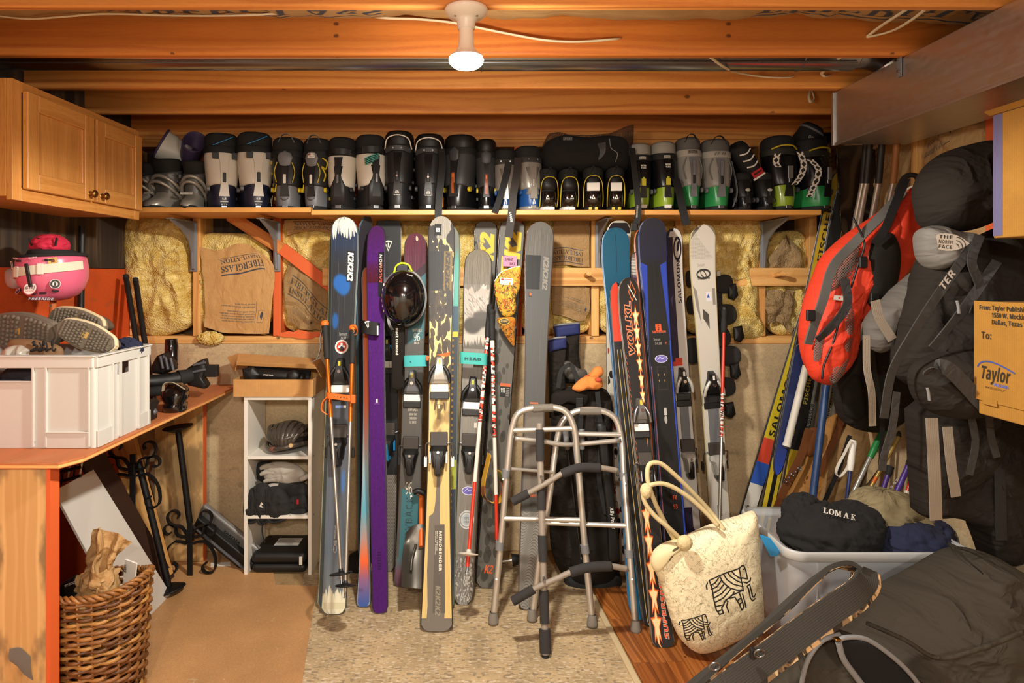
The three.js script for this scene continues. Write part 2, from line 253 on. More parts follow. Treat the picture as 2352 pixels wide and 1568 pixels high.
// a flat print of w x h metres; draw(ctx, W, H) paints it; bend(p) may curve it onto a surface
function print(w,h,draw,o={}){
  const ppm=o.ppm ?? 900,W=Math.max(8,Math.round(w*ppm)),H=Math.max(8,Math.round(h*ppm));
  if (ax + W + 3>ATLAS){ax=2;ay+=arow + 3;arow=0;} if (ay + H>ATLAS) throw new Error('atlas full');
  actx.save();actx.beginPath();actx.rect(ax,ay,W,H);actx.clip();actx.translate(ax,ay);draw(actx,W,H);actx.restore();
  const g=new THREE.PlaneGeometry(w,h,o.nx ?? 1,o.ny ?? 1),u=g.attributes.uv;
  for (let i=0;i<u.count;i++) u.setXY(i,(ax + u.getX(i)*W) / ATLAS,1 - (ay + (1 - u.getY(i))*H) / ATLAS);
  ax+=W + 3;arow=Math.max(arow,H);
  if (o.bend){const p=g.attributes.position;for (let i=0;i<p.count;i++){const q=V(p.getX(i),p.getY(i),p.getZ(i));o.bend(q);p.setXYZ(i,q.x,q.y,q.z);} g.computeVertexNormals();}
  return g;
}
// text fitted into the print; angle in quarter turns
const text=(s,color,o={})=>(c,W,H)=>{
  if (o.bg){c.fillStyle=o.bg;c.fillRect(0,0,W,H);}
  const t=o.turn ?? 0;c.save();c.translate(W / 2,H / 2);c.rotate(t*Math.PI / 2);const w=t % 2?H:W,h=t % 2?W:H,lines=s.split('|');
  lines.forEach((l,i)=>{const lh=h / lines.length;c.font=(o.font ?? 'bold') + ' ' + Math.round(lh*(o.scale ?? 0.95)) + 'px ' + (o.family ?? 'sans-serif');const m=c.measureText(l).width||1;c.save();c.translate(0,(i + 0.5)*lh - h / 2);c.scale((o.fit===false?Math.min(1,w / m):w*(o.fill ?? 0.96) / m),1);if (o.skew) c.transform(1,0,-o.skew,1,0,0);c.textAlign='center';c.textBaseline='middle';if (o.stroke){c.strokeStyle=o.stroke;c.lineWidth=o.sw ?? 3;c.strokeText(l,0,0);} c.fillStyle=color;c.fillText(l,0,0);c.restore();});
  c.restore();
};
// lays a print in the room: centre, right and up directions
const lay=(g,c,right,up)=>{const z=right.clone().cross(up).normalize();return g.applyMatrix4(new THREE.Matrix4().makeBasis(right.clone().normalize(),z.clone().cross(right).normalize(),z).setPosition(c));};

// ---------- the room ----------
const LX=-1.84,RX=1.8,JB=2.19,JH=0.235,ZB=5.6;         // left and right wall, joist underside and height, wall behind the camera
struct('floor',boxAt(V(LX - 0.15,-0.12,-0.3),V(RX + 0.15,0,ZB + 0.15),0.002),M.floorConcrete);
struct('wall_back',boxAt(V(LX - 0.15,0,-0.3),V(RX + 0.15,1.077,0),0.004),M.concrete, 'bare grey concrete foundation wall behind the skis');
struct('trim_1',boxAt(V(LX,1.078,-0.2),V(RX,1.118,-0.012),0.003),M.pine, 'wooden sill plate on top of the concrete');
struct('wall_back',boxAt(V(LX - 0.15,1.078,-0.3),V(RX + 0.15,2.43,-0.17),0.002),M.darkPly);
struct('wall_right',boxAt(V(RX,0,-0.3),V(RX + 0.15,1.077,ZB),0.004),M.concrete);
struct('wall_right',boxAt(V(RX + 0.1,1.077,-0.3),V(RX + 0.16,2.43,ZB),0.004),M.darkPly);
struct('wall_left',boxAt(V(LX - 0.05,0,-0.17),V(LX,1.468,1.9),0.002),M.orange, 'orange painted lower part of the left wall');struct('wall_left',boxAt(V(LX - 0.05,0,1.9),V(LX,1.468,ZB),0.002),mat(0xd8d2c6,0.8));
struct('wall_left',boxAt(V(LX - 0.15,0,-0.17),V(LX - 0.051,2.43,ZB),0.002),M.darkPly);
struct('wall_left',boxAt(V(LX - 0.05,1.47,-0.17),V(LX + 0.002,2.43,ZB),0.002),M.darkPly, 'dark weathered boards of the left wall under the cabinet');
struct('wall_front',boxAt(V(LX - 0.15,0,ZB),V(RX + 0.15,2.43,ZB + 0.1),0.002),mat(0xd8d2c6,0.8));
struct('ceiling',boxAt(V(LX - 0.15,JB + JH,-0.3),V(RX + 0.16,JB + JH + 0.03,ZB + 0.1),0.002),M.fir);
for (let k=0;k<13;k++){                                       // joists: 0.406 m apart, the second in front of the round duct
  const z=-0.05 + 0.406*k;
  struct('ceiling_joist',boxAt(V(LX - 0.1,JB,z - 0.038),V(RX + 0.09,JB + JH,z),0.009, 'x'),k===3||!k?M.redFir:M.fir);
}
// top plates and studs of the framed wall
struct('trim_2',boxAt(V(LX,2.148,-0.165),V(RX,2.188,-0.02),0.003, 'x'),M.fir);struct('trim_2',boxAt(V(LX,2.106,-0.165),V(RX,2.146,-0.012),0.003, 'x'),M.fir);
const studX=[452,636,818,1001,1190,1367,1561,1750,1868];
studX.forEach((px,i)=>{const x=(px - CX) / 441,o=i===1||i===2||i===4;struct('wall_stud',boxAt(V(x - 0.02,1.119,-0.165),V(x + 0.02,2.105,-0.002),0.002, 'y'),o?M.orangeWood:M.pine);});
struct('wall_stud',boxAt(V(LX + 0.005,1.119,-0.165),V(LX + 0.03,2.105,-0.03),0.002, 'y'),M.pine);
// the board across the studs with its pegs, the diagonal brace
{const g=structGroup('trim_3', 'pale horizontal board nailed across the studs with wooden pegs');const a=P(740,615,0.04),b=P(1852,656,0);
  part(g, 'board',boxAt(V(a.x,b.y,0),V(b.x,a.y,0.038),0.003, 'x'),M.pine);
  for (const px of [912,1047,1345,1500,1778]){const p=P(px,633,0.03);part(g, 'peg',rod(p,p.clone().add(V(0,0.012,0.1)),0.012,14),M.pine);}}
struct('trim_4',bar(P(528,494,0.005),P(648,572,0.005),0.062,0.02,V(0.55,0.83,0)),M.fir, 'bare upper end of the diagonal brace');struct('trim_4',bar(P(648,570,0.006),P(775,668,0.006),0.062,0.02,V(0.55,0.83,0)),M.orangeWood, 'orange painted lower end of the diagonal brace');
{// orange paint smeared over the sill and the concrete
  const pt=P(690,772,0.004);const g=new THREE.ShapeGeometry(new THREE.Shape(Array.from({length:30},(_,i)=>{const t=i / 30*6.283;return new THREE.Vector2(pt.x + Math.cos(t)*0.115*(1 + 0.12*noise(i*0.9,2)),pt.y + 0.008 + Math.sin(t)*0.016*(0.7 + noise(i*1.7,5)));})));g.translate(0,0,0.001);struct('trim_5',g,M.orangeWood, 'smear of orange paint on the sill');}

// floor coverings
const poly=(name,pts,y,t,m,label)=>{const g=extrude(pts.map((p)=>[p.x,-p.z]),t,0);g.rotateX(-Math.PI / 2);g.translate(0,y,0);return struct(name,boxUV(g),m,label);};
poly('floor_vinyl_sheet',[PF(700,1296),PF(1372,1296),PF(1367,1385),PF(1462,1568),V(0.62,0,5.2),V(-1.2,0,5.2),V(-0.95,0,1.3),PF(690,1400)],0.0005,0.003,M.vinyl, 'beige mottled vinyl sheet in the middle of the floor');
poly('floor_mat',[PF(380,1289),PF(560,1287),PF(562,1318),PF(628,1318),PF(633,1346),PF(728,1348),PF(694,1568),V(-0.55,0,4.6),V(LX,0,4.6),V(LX,0,0.2),PF(330,1291)],0.004,0.003,M.brownMat, 'brown plastic mat with a water ring');
{const g=structGroup('floor_laminate', 'wood laminate flooring under the tote bag on the right');const R=mul(5),x0=0.46,z1=1.95,w=0.064,along=V(0.45,0,1).normalize(),across=V(1,0,-0.45).normalize(),o=PF(1372,1300);
  const left=(z)=>{const A=PF(1367,1385),B=PF(1462,1568);return lerp(A.x,B.x,(z - A.z) / (B.z - A.z)) + 0.012;};
  const ms=Array.from({length:6},(_,i)=>mat([0xffffff,0xe2cdb6,0xd2b596,0xf2ddc4,0xc9ab88,0xeccfa8][i],0.42,0,{map:lamTex}));
  const A=PF(1367,1385),B=PF(1462,1568),dir=B.clone().sub(A).normalize(),perp=V(dir.z,0,-dir.x);   // the planks run along the edge
  for (let i=0;i<22;i++){let s=-0.5 - R()*0.3;while (s<2.2){const L=0.28 + R()*0.3,c=A.clone().addScaledVector(perp,0.018 + (i + 0.5)*w).addScaledVector(dir,s + L / 2);s+=L;
    if (c.x - 0.05>RX - 0.02||c.z - L / 2<0.01||c.z>2.4) continue;const b=box(w - 0.0012,0.006,L - 0.0012,0.0008, 'z');b.rotateY(Math.atan2(dir.x,dir.z));part(g, 'plank',b,ms[Math.floor(R()*6)],V(c.x,0.0055,c.z));}}
  part(g, 'edge_strip',bar(A.clone().addScaledVector(dir,-0.12).setY(0.006),A.clone().addScaledVector(dir,1.6).setY(0.006),0.022,0.01,perp),mat(0xc9b48c,0.5));}

// round and square sheet metal ducts
{const t=thing('round_duct', 'shiny round metal duct running between the ceiling joists', 'duct',V(0,2.285,0.95));wpart(t, 'pipe',rod(V(LX,2.285,0.95),V(0,2.285,0.95),0.078,40),M.zincPipe);wpart(t, 'pipe',rod(V(-0.02,2.285,0.95),V(1.4,2.285,0.95),0.08,40),M.zincPipe);
  for (const x of [-0.03,0.01,1.2]) wpart(t, 'crimp_ring',new THREE.TorusGeometry(0.08,0.0025,8,40).rotateY(Math.PI / 2).translate(x,2.285,0.95),M.steel);
  for (const y of [2.225,2.3]) wpart(t, 'seam',rod(V(LX,y - 0.008,1.004),V(1.39,y - 0.008,1.004),0.0025,8),M.steel);}
{const x0=1.46,x1=1.76,y0=1.974,y1=2.187,z0=0.71,t=thing('duct_trunk', 'large square galvanised duct under the joists on the right', 'duct',V((x0 + x1) / 2,y0,z0));
  wpart(t, 'casing',boxAt(V(x0,y0,z0),V(x1,y1,2.1),0.003),M.zinc);wpart(t, 'casing',boxAt(V(x0,y0,2.104),V(x1,y1,4.9),0.003),M.zinc);
  wpart(t, 'end_flange',boxAt(V(x0 - 0.008,y0 - 0.006,z0 - 0.004),V(x0 + 0.012,y1,z0 + 0.012),0.002),M.zinc);wpart(t, 'bottom_seam',boxAt(V(x0 - 0.004,y0 - 0.006,z0),V(x0 + 0.012,y0 + 0.004,4.9),0.001),M.zinc);
  const h=PX(2066,150,x0 - 0.004);wpart(t, 'hanger_strap',boxAt(V(x0 - 0.006,h.y - 0.04,h.z - 0.011),V(x0 - 0.002,y1 + 0.01,h.z + 0.011),0.001),M.bracket);for (const dy of [-0.02,0.02]) wpart(t, 'screw',rod(V(x0 - 0.012,h.y + dy,h.z),V(x0 - 0.004,h.y + dy,h.z),0.004,8),M.screw); 
  wpart(t, 'take_off_boot',tube([V(1.405,2.285,0.95),V(1.47,2.282,0.95),V(1.54,2.255,0.95),V(1.57,2.192,0.95)],0.072,{n:24}),M.zincPipe);}

// white electrical cables stapled to and drawn through the joists
const cable=(label,pts,w=0.012)=>{const t=thing('electrical_cable',label, 'cable',pts[0].clone(), 'white cables along the ceiling joists');wpart(t, 'sheath',tube(pts,w / 2,{flat:0.6,n:8,steps:pts.length*8}),M.cable);return t;};
const ZJ2=1.178;
cable('white cable sagging along the joist left of the lamp',[P(-30,33,1.3),P(60,43,1.3),P(150,38,1.3),P(230,32,1.3),P(420,36,1.3),P(560,35,1.3),P(640,31,1.3)],0.01);
cable('white cable crossing behind the lamp and ending in a joist hole',[P(815,31,1.19),P(880,41,1.19),P(960,44,1.185),P(1040,52,1.19),P(1110,66,1.19),P(1180,80,1.185),P(1250,92,1.19),P(1320,96,1.19),P(1400,91,1.185),P(1420,89,1.172),P(1424,88,1.14)],0.013);
cable('upper of two white cables leaving a joist hole beside the duct',[P(1990,86,1.16),P(2012,68,1.21),P(2060,36,1.36),P(2110,4,1.5)],0.013);
cable('lower of two white cables leaving a joist hole beside the duct',[P(1990,86,1.165),P(2040,74,1.2),P(2090,48,1.34),P(2140,10,1.48)],0.012);
cable('white cable hanging in a bow under the round duct',[P(1630,130,1.13),P(1665,155,1.0),P(1700,168,0.84),P(1760,177,0.79),P(1810,178,0.78),P(1828,172,0.74)],0.012);
cable('white cable loop through the joist beside the duct corner',[P(1912,172,0.745),P(1893,175,0.775),P(1888,171,0.78),P(1905,152,0.9),P(1935,128,1.05)],0.013);
cable('short grey cable end curling out under a joist',[P(1862,205,0.36),P(1858,222,0.38),P(1862,234,0.39),P(1870,228,0.38),P(1864,206,0.36)],0.013);

// ceiling lamp: porcelain holder, reflector bulb
function ceilingLamp(label,x,z,power,side=0.12){
  const t=thing('ceiling_lamp',label, 'lamp',V(x,JB,z)),b=-0.155;
  part(t, 'holder',lathe([[0.001,0],[0.058,0],[0.061,-0.006],[0.06,-0.014],[0.048,-0.026],[0.032,-0.03],[0.027,-0.038],[0.024,-0.06],[0.02,-0.061]],40),M.porcelain);
  for (const s of [-1,1]) part(t, 'screw',rod(V(s*0.03,-0.03,0.018),V(s*0.03,-0.024,0.018),0.004,10),M.screw);
  part(t, 'bulb_neck',lathe([[0.0175,-0.055],[0.0205,-0.062],[0.021,-0.09],[0.0235,-0.112],[0.033,-0.126],[0.044,-0.134],[0.047,-0.139]],40),mat(0xf2ece0,0.35));
  const lens=part(t, 'bulb_lens',lathe([[0.047,-0.139],[0.0495,-0.147],[0.047,-0.156],[0.036,-0.166],[0.02,-0.171],[0.0005,-0.172]],40),new THREE.MeshStandardMaterial({color:0xfff4e0,roughness:0.4,emissive:new THREE.Color().setRGB(1,0.86,0.6),emissiveIntensity:9}));lens.castShadow=false;
  const l=new THREE.SpotLight(LAMP_COLOR,power,0,1.53,0.12,2),q=new THREE.PointLight(LAMP_COLOR,power*side,0,2);l.target.position.set(0,-2,0);t.add(l.target);for (const [k,n] of [[l, 'bulb_beam'],[q, 'bulb_glow']]){k.position.set(0,-0.2,0);k.castShadow=true;k.shadow.radius=2.4;k.name=n;t.add(k);} return t;
}
ceilingLamp('glowing white reflector bulb in a round porcelain ceiling holder',(1071 - CX) / F*1.84,1.561,LAMP_POWER);
ceilingLamp('reflector bulb of the room behind the camera on the left',-0.3,3.997,ROOM_LAMP_POWER,0.5);
ceilingLamp('reflector bulb of the room behind the camera on the right',0.35,4.403,ROOM_LAMP_POWER,0.5);

// ---------- insulation between the studs ----------
const OL=(pts,z)=>pts.map(([x,y])=>P(x,y,z));
function canvasTex(w,h,draw){const c=document.createElement('canvas');c.width=w;c.height=h;draw(c.getContext('2d'),w,h);const t=new THREE.CanvasTexture(c);t.colorSpace=THREE.SRGBColorSpace;return t;}
const paperNoise=(c,w,h,base,seed)=>{c.fillStyle=base;c.fillRect(0,0,w,h);const R=mul(seed);for (let i=0;i<260;i++){c.strokeStyle=`rgba(${R() < 0.5 ? '90,60,30' : '235,200,150'},${0.05 + R() * 0.08})`;c.lineWidth=0.6 + R()*1.6;c.beginPath();let x=R()*w,y=R()*h;c.moveTo(x,y);for (let k=0;k<4;k++) c.lineTo(x+=(R() - 0.5)*60,y+=(R() - 0.5)*60);c.stroke();}};
function kraftPrint(c,w,h,o){    // lettering of the insulation facing, printed in dark blue and read upside down
  paperNoise(c,w,h,o.base ?? '#c0935a',o.seed ?? 1);const ink=o.ink ?? '#3c3f48';
  const block=(x,y,s,rot)=>{c.save();c.translate(x,y);c.rotate(rot);c.fillStyle=ink;c.font=`bold ${s}px serif`;c.textAlign='center';c.textBaseline='middle';const wd=s*6.2;c.save();c.scale(wd / c.measureText('FIBERGLASS').width,1);c.fillText('FIBERGLASS',0,-s*0.5);c.restore();c.save();c.scale(wd*0.97 / c.measureText('INSULATION').width,1);c.fillText('INSULATION',0,s*0.55);c.restore();c.fillRect(-wd / 2,-s*1.22,wd,s*0.13);c.fillRect(-wd / 2,s*1.15,wd,s*0.13);c.restore();};
  const caution=(x,y,s,rot)=>{c.save();c.translate(x,y);c.rotate(rot);c.strokeStyle=c.fillStyle=ink;c.lineWidth=2;c.strokeRect(-s*1.5,-s*0.6,s*0.8,s*1.1);c.beginPath();c.moveTo(-s*1.1,s*0.4);c.bezierCurveTo(-s*1.5,s*0.1,-s*1.2,0,-s*1.2,-s*0.4);c.bezierCurveTo(-s,-s*0.2,-s*0.7,-s*0.1,-s*1.1,s*0.4);c.fill();c.fillRect(-s*0.5,-s*0.6,2,s*1.9);c.font=`bold ${s * 0.18}px sans-serif`;const L=['CAUTION: The vapor retarder on this', 'product will burn and must not be left', 'exposed. It must be covered with an', 'approved building material. Keep open', 'flame and heat sources away.', '', 'IMPORTANT: Install this side toward', 'heated living spaces.'];L.forEach((t,i)=>c.fillText(t,-s*0.4,-s*0.45 + i*s*0.22,s*3.3));c.restore();};
  for (const [x,y,s,r] of o.blocks ?? []) block(x*w,y*h,s*w,r);for (const [x,y,s,r] of o.cautions ?? []) caution(x*w,y*h,s*w,r);
}
const paperMat=(o,w=512,h=512)=>new THREE.MeshStandardMaterial({map:canvasTex(w,h,(c)=>kraftPrint(c,w,h,o)),roughness:0.78,bumpMap:crinkleBump1,bumpScale:0.004});
const crinkleBump1=crinkleBump.clone();crinkleBump1.repeat.set(1.2,1.2);
const ripple=(amp,fr,seed)=>(u,v,p)=>amp*((1 - Math.abs(1 - 2*fbm(p.x*fr + seed,p.y*fr + p.z*fr,seed,3))) - 0.5) + amp*0.6*(1 - Math.abs(1 - 2*noise(p.x*fr*2.4 + seed,p.y*fr*2 + p.z*fr*2,seed)));
const batts='fibreglass batts between the wall studs';
function batt(label,pts,z,front,seed,m=M.fluff){const t=thing('insulation_batt',label, 'insulation',P(pts[0][0],pts[0][1],z),batts);wpart(t, 'wool',puff(OL(pts,z),{front,back:0.09,pow:3,amp:0.022,freq:14,seed,rings:26,n:120}),m);return t;}
function facing(t,ctrl,m,amp,seed,nu=30,nv=30){return wpart(t, 'paper_facing',sheet(ctrl,nu,nv,0.0015,ripple(amp,9,seed),{unit:true,crease:0.55}),m);}
batt('large yellow fibreglass batt bulging out beside the dark left wall',[[300,500],[380,496],[440,500],[441,560],[443,680],[441,745],[400,766],[350,772],[322,746],[300,690],[290,600]],-0.05,0.075,3);
{const t=batt('yellow batt under a flat brown paper facing printed upside down',[[462,545],[520,535],[600,545],[618,570],[620,740],[560,752],[466,745]],-0.06,0.05,7);
  facing(t,[OL([[458,566],[500,574],[540,560],[575,562],[580,565]],0.012),OL([[462,606],[510,598],[550,596],[590,592],[626,606]],0.022),OL([[470,690],[510,685],[550,690],[600,690],[624,690]],0.026),OL([[468,750],[510,764],[550,766],[590,767],[617,766]],0.02)],paperMat({blocks:[[0.52,0.36,0.1,Math.PI - 0.12]],cautions:[[0.62,0.82,0.14,Math.PI - 0.02]],seed:2},512,640),0.012,2);}
{const t=batt('yellow batt in torn paper with slanting print beside the diagonal brace',[[650,508],[700,502],[790,506],[806,560],[806,720],[770,756],[660,752],[650,640]],-0.075,0.045,11);
  facing(t,[OL([[652,505],[690,503],[730,503],[775,505]],0.012),OL([[654,520],[700,521],[740,519],[775,520]],0.02),OL([[660,540],[690,532],[730,530],[775,540]],0.018)],paperMat({base: '#a98250',blocks:[[0.55,0.45,0.13,Math.PI + 0.06]],seed:5},512,256),0.01,5,24,10);
  facing(t,[OL([[664,590],[695,600],[730,628],[770,660]],0.0),OL([[652,640],[690,650],[730,680],[775,705]],0.02),OL([[652,690],[690,700],[730,730],[775,750]],0.026),OL([[660,740],[690,756],[730,760],[780,762]],0.012)],paperMat({base: '#96764a',ink: '#4a4640',blocks:[[0.5,0.52,0.135,0.3]],cautions:[[0.42,0.84,0.1,Math.PI + 0.25]],seed:8}),0.03,8);}
batt('yellow batt showing between the purple ski and the maroon ski',[[828,505],[910,500],[990,504],[992,640],[990,760],[910,768],[830,758]],-0.06,0.05,13);
batt('yellow batt showing above the grey mountain printed ski',[[1010,505],[1090,500],[1174,504],[1176,640],[1174,762],[1090,770],[1012,760]],-0.06,0.045,17);
{const t=batt('batt in old brown paper right of the plain grey ski',[[1200,505],[1280,500],[1356,506],[1357,640],[1350,756],[1280,768],[1204,756]],-0.075,0.045,19);
  facing(t,[OL([[1272,508],[1300,506],[1330,505],[1354,508]],0.0),OL([[1270,560],[1300,556],[1330,560],[1354,560]],0.02),OL([[1268,612],[1300,608],[1330,612],[1354,612]],0.014)],paperMat({base: '#a07e50',blocks:[[0.4,0.78,0.13,Math.PI + 0.04]],seed:12}),0.012,12);
  facing(t,[OL([[1268,650],[1300,652],[1330,655],[1354,660]],0.018),OL([[1268,690],[1300,690],[1330,700],[1356,705]],0.026),OL([[1270,722],[1300,728],[1330,738],[1345,735]],0.02)],paperMat({base: '#97764b',cautions:[[0.7,0.6,0.16,Math.PI + 0.05]],seed:15},512,384),0.016,15,24,18);}
batt('narrow yellow batt behind the blue skis',[[1378,505],[1460,500],[1548,506],[1549,640],[1548,756],[1460,768],[1380,756]],-0.06,0.045,23);
batt('broad yellow batt bulging to the right of the white ski',[[1572,504],[1650,500],[1742,503],[1742,560],[1738,640],[1742,740],[1756,768],[1700,780],[1640,768],[1576,756]],-0.04,0.075,29);
{const t=batt('dusty batt with a crumpled paper scrap in the last stud bay',[[1766,545],[1800,530],[1840,536],[1850,570],[1852,690],[1846,756],[1800,770],[1766,756]],-0.07,0.05,31);
  facing(t,[OL([[1762,590],[1790,560],[1812,535],[1822,540]],0.02),OL([[1772,610],[1800,590],[1830,580],[1842,585]],0.045),OL([[1778,650],[1800,640],[1826,640],[1846,640]],0.03)],M.kraftOld,0.04,3,22,18);
  facing(t,[OL([[1764,664],[1790,660],[1815,660],[1830,664]],0.02),OL([[1764,700],[1790,700],[1815,704],[1828,700]],0.04),OL([[1772,748],[1790,740],[1810,762],[1806,770]],0.03)],M.kraftOld,0.04,6,18,18);}
{const t=thing('insulation_scrap', 'small yellow tuft of fibreglass hanging below the sill', 'insulation',P(482,776,0.01));wpart(t, 'wool',lump(P(483,777,0.022),0.05,0.026,0.02,0.5,3,4),M.fluff);}
// paper faced batts on the right wall and in the joist bays overhead
const wallPrint=paperMat({base: '#b08c5a',cautions:[[0.42,0.2,0.13,3.1]],seed:21},1024,512);
function wallBatt(label,z0,z1){const t=thing('insulation_batt',label, 'insulation',V(RX + 0.03,1.1,(z0 + z1) / 2), 'paper faced batts on the right wall');const q=(y,k)=>[0,0.33,0.66,1].map((u)=>V(RX + 0.02 - k*Math.sin(u*3.1),y,lerp(z0,z1,u)));wpart(t, 'paper_facing',sheet([q(2.13,0.01),q(1.95,0.05),q(1.6,0.06),q(1.09,0.02)],36,36,0.002,ripple(0.03,8,z0*7 + 3),{unit:true,crease:0.5}),wallPrint);}
[[-0.1,0.26],[0.3,0.67],[0.71,1.07],[1.11,1.48],[1.52,1.89]].forEach(([a,b],i)=>wallBatt(['paper faced batt of the right wall nearest the back corner', 'paper faced batt of the right wall behind the shovel handles', 'paper faced batt of the right wall under the duct end', 'paper faced batt of the right wall beside the orange stud', 'paper faced batt of the right wall behind the upper cardboard box'][i],a,b));
[0.28,0.69,1.09,1.5,1.91].forEach((z,i)=>struct('wall_stud',boxAt(V(RX + 0.005,1.08,z - 0.018),V(RX + 0.1,JB,z + 0.018),0.002, 'y'),i===2?M.orangeWood:M.pine));
const bayPrint=paperMat({base: '#a5814f',blocks:[[0.88,0.52,0.042,-0.05],[0.3,0.5,0.04,-0.05]],seed:33},1024,256);
[1.37,0.96,0.56,0.15].forEach((z,i)=>{if (i===1) return;const t=thing('insulation_batt',['sagging paper faced batt overhead in the joist bay in front of the lamp cable', '', 'sagging paper faced batt overhead in the third joist bay', 'sagging paper faced batt overhead nearest the back wall'][i], 'insulation',V(0,JB + 0.15,z), 'paper faced batts in the joist bays');
  const R=mul(i + 4),row=(dz,k)=>Array.from({length:12},(_,j)=>V(lerp(LX,RX,j / 11),JB + 0.135 - k*(0.4 + R()*0.6) - (i===0&&j>9?0.02:0),z + dz));
  wpart(t, 'paper_facing',sheet([row(-0.175,0.0),row(-0.1,0.035),row(0.1,0.035),row(0.175,0.01)],110,10,0.002,ripple(0.02,6,i + 1),{unit:true,crease:0.5}),bayPrint);});

// ---------- the boot shelf and its brackets ----------
const SY=1.742,SF=0.35;                                              // top and front edge of the shelf
{const t=thing('wall_shelf', 'left pale plank of the boot shelf running behind the cabinet', 'shelf',V(-1.3,SY,0.17));wpart(t, 'plank',boxAt(V(LX,SY - 0.012,0.002),V(-0.786,SY + 0.012,SF),0.003, 'x'),M.plank);}
{const t=thing('wall_shelf', 'long right plank of the boot shelf reaching the duct corner', 'shelf',V(0.3,SY - 0.02,0.17));wpart(t, 'plank',boxAt(V(-0.784,SY - 0.024,0.002),V(1.6,SY,SF),0.003, 'x'),M.plank);}
function bracket(px,label){
  const x=(px - CX) / 441,t=thing('shelf_bracket',label, 'bracket',V(x,1.46,0.003), 'grey metal brackets under the boot shelf'),top=SY - 0.03;
  wpart(t, 'wall_arm',boxAt(V(x - 0.018,1.455,0.002),V(x + 0.018,top,0.007),0.001),M.bracket);wpart(t, 'shelf_arm',boxAt(V(x - 0.018,top - 0.005,0.002),V(x + 0.018,top,0.27),0.001),M.bracket);
  const s=extrude([[0.006,1.47 - top],[0.008,-0.004],[0.26,-0.004],[0.258,-0.012],[0.14,-0.05],[0.06,-0.1],[0.03,-0.16],[0.02,1.47 - top]],0.006,0.001);s.rotateY(-Math.PI / 2);s.translate(x + 0.003,top,0);wpart(t, 'rib',s,M.bracket);
  for (const y of [1.468,top - 0.03]) wpart(t, 'screw',rod(V(x,y,0.007),V(x,y,0.012),0.005,10),M.brass);
}
bracket(446, 'grey shelf bracket beside the large yellow batt');bracket(637, 'grey shelf bracket right of the flat paper facing');bracket(1374, 'grey shelf bracket beside the blue ski tip');bracket(1752, 'grey shelf bracket at the right end of the shelf');

// ---------- boots on the shelf (heels towards the room) ----------
const netAlpha=texOf(64,64,(u,v)=>{const a=Math.abs(((u + v)*4) % 1 - 0.5),b=Math.abs(((u - v + 8)*4) % 1 - 0.5);return a>0.33||b>0.33?255:0;},[0.06,0.06],{data:1});
const netFine=netAlpha.clone();netFine.repeat.set(60,60);
const meshCloth=new THREE.MeshStandardMaterial({color:0x1a1a1a,roughness:0.9,alphaMap:netFine,alphaTest:0.5,side:THREE.DoubleSide});
const ringsOf=(list,sx,sy,sz,e,N)=>list.map(([y,a,t,h,sk])=>ring(y*sy,a*sx,t*sz,h*sz,e,N).map((p)=>{if (sk) p.y+=(p.z / sz)*sk*sy;return p;}));
const SHELL=[[0.014,0.041,-0.185,0.092],[0.03,0.045,-0.19,0.098],[0.055,0.047,-0.188,0.1],[0.078,0.047,-0.165,0.1],[0.1,0.046,-0.115,0.098],[0.13,0.046,-0.078,0.094],[0.17,0.049,-0.06,0.09],[0.22,0.05,-0.055,0.08]];
const SOLE=[[0,0.041,-0.18,0.086],[0.004,0.0435,-0.186,0.094],[0.016,0.045,-0.19,0.097],[0.022,0.044,-0.188,0.096]];
const CUFF=[[0.118,0.046,-0.075,0.098,0.2],[0.13,0.0505,-0.073,0.1,0.15],[0.18,0.054,-0.07,0.098],[0.23,0.057,-0.074,0.09],[0.28,0.0585,-0.08,0.08,0.1],[0.305,0.057,-0.078,0.074,0.25],[0.308,0.054,-0.075,0.07,0.25]];
const LINER=[[0.25,0.051,-0.062,0.068],[0.31,0.0545,-0.076,0.066],[0.35,0.058,-0.09,0.07,0.1],[0.385,0.0575,-0.094,0.068,0.1],[0.4,0.05,-0.088,0.056,0.1],[0.396,0.04,-0.07,0.04,0.1],[0.34,0.036,-0.06,0.036]];
const STRAPB=[[0.298,0.0595,-0.083,0.077],[0.303,0.061,-0.085,0.079],[0.33,0.0605,-0.087,0.075],[0.335,0.058,-0.085,0.072]];
const boots='ski boots lined up on the shelf';
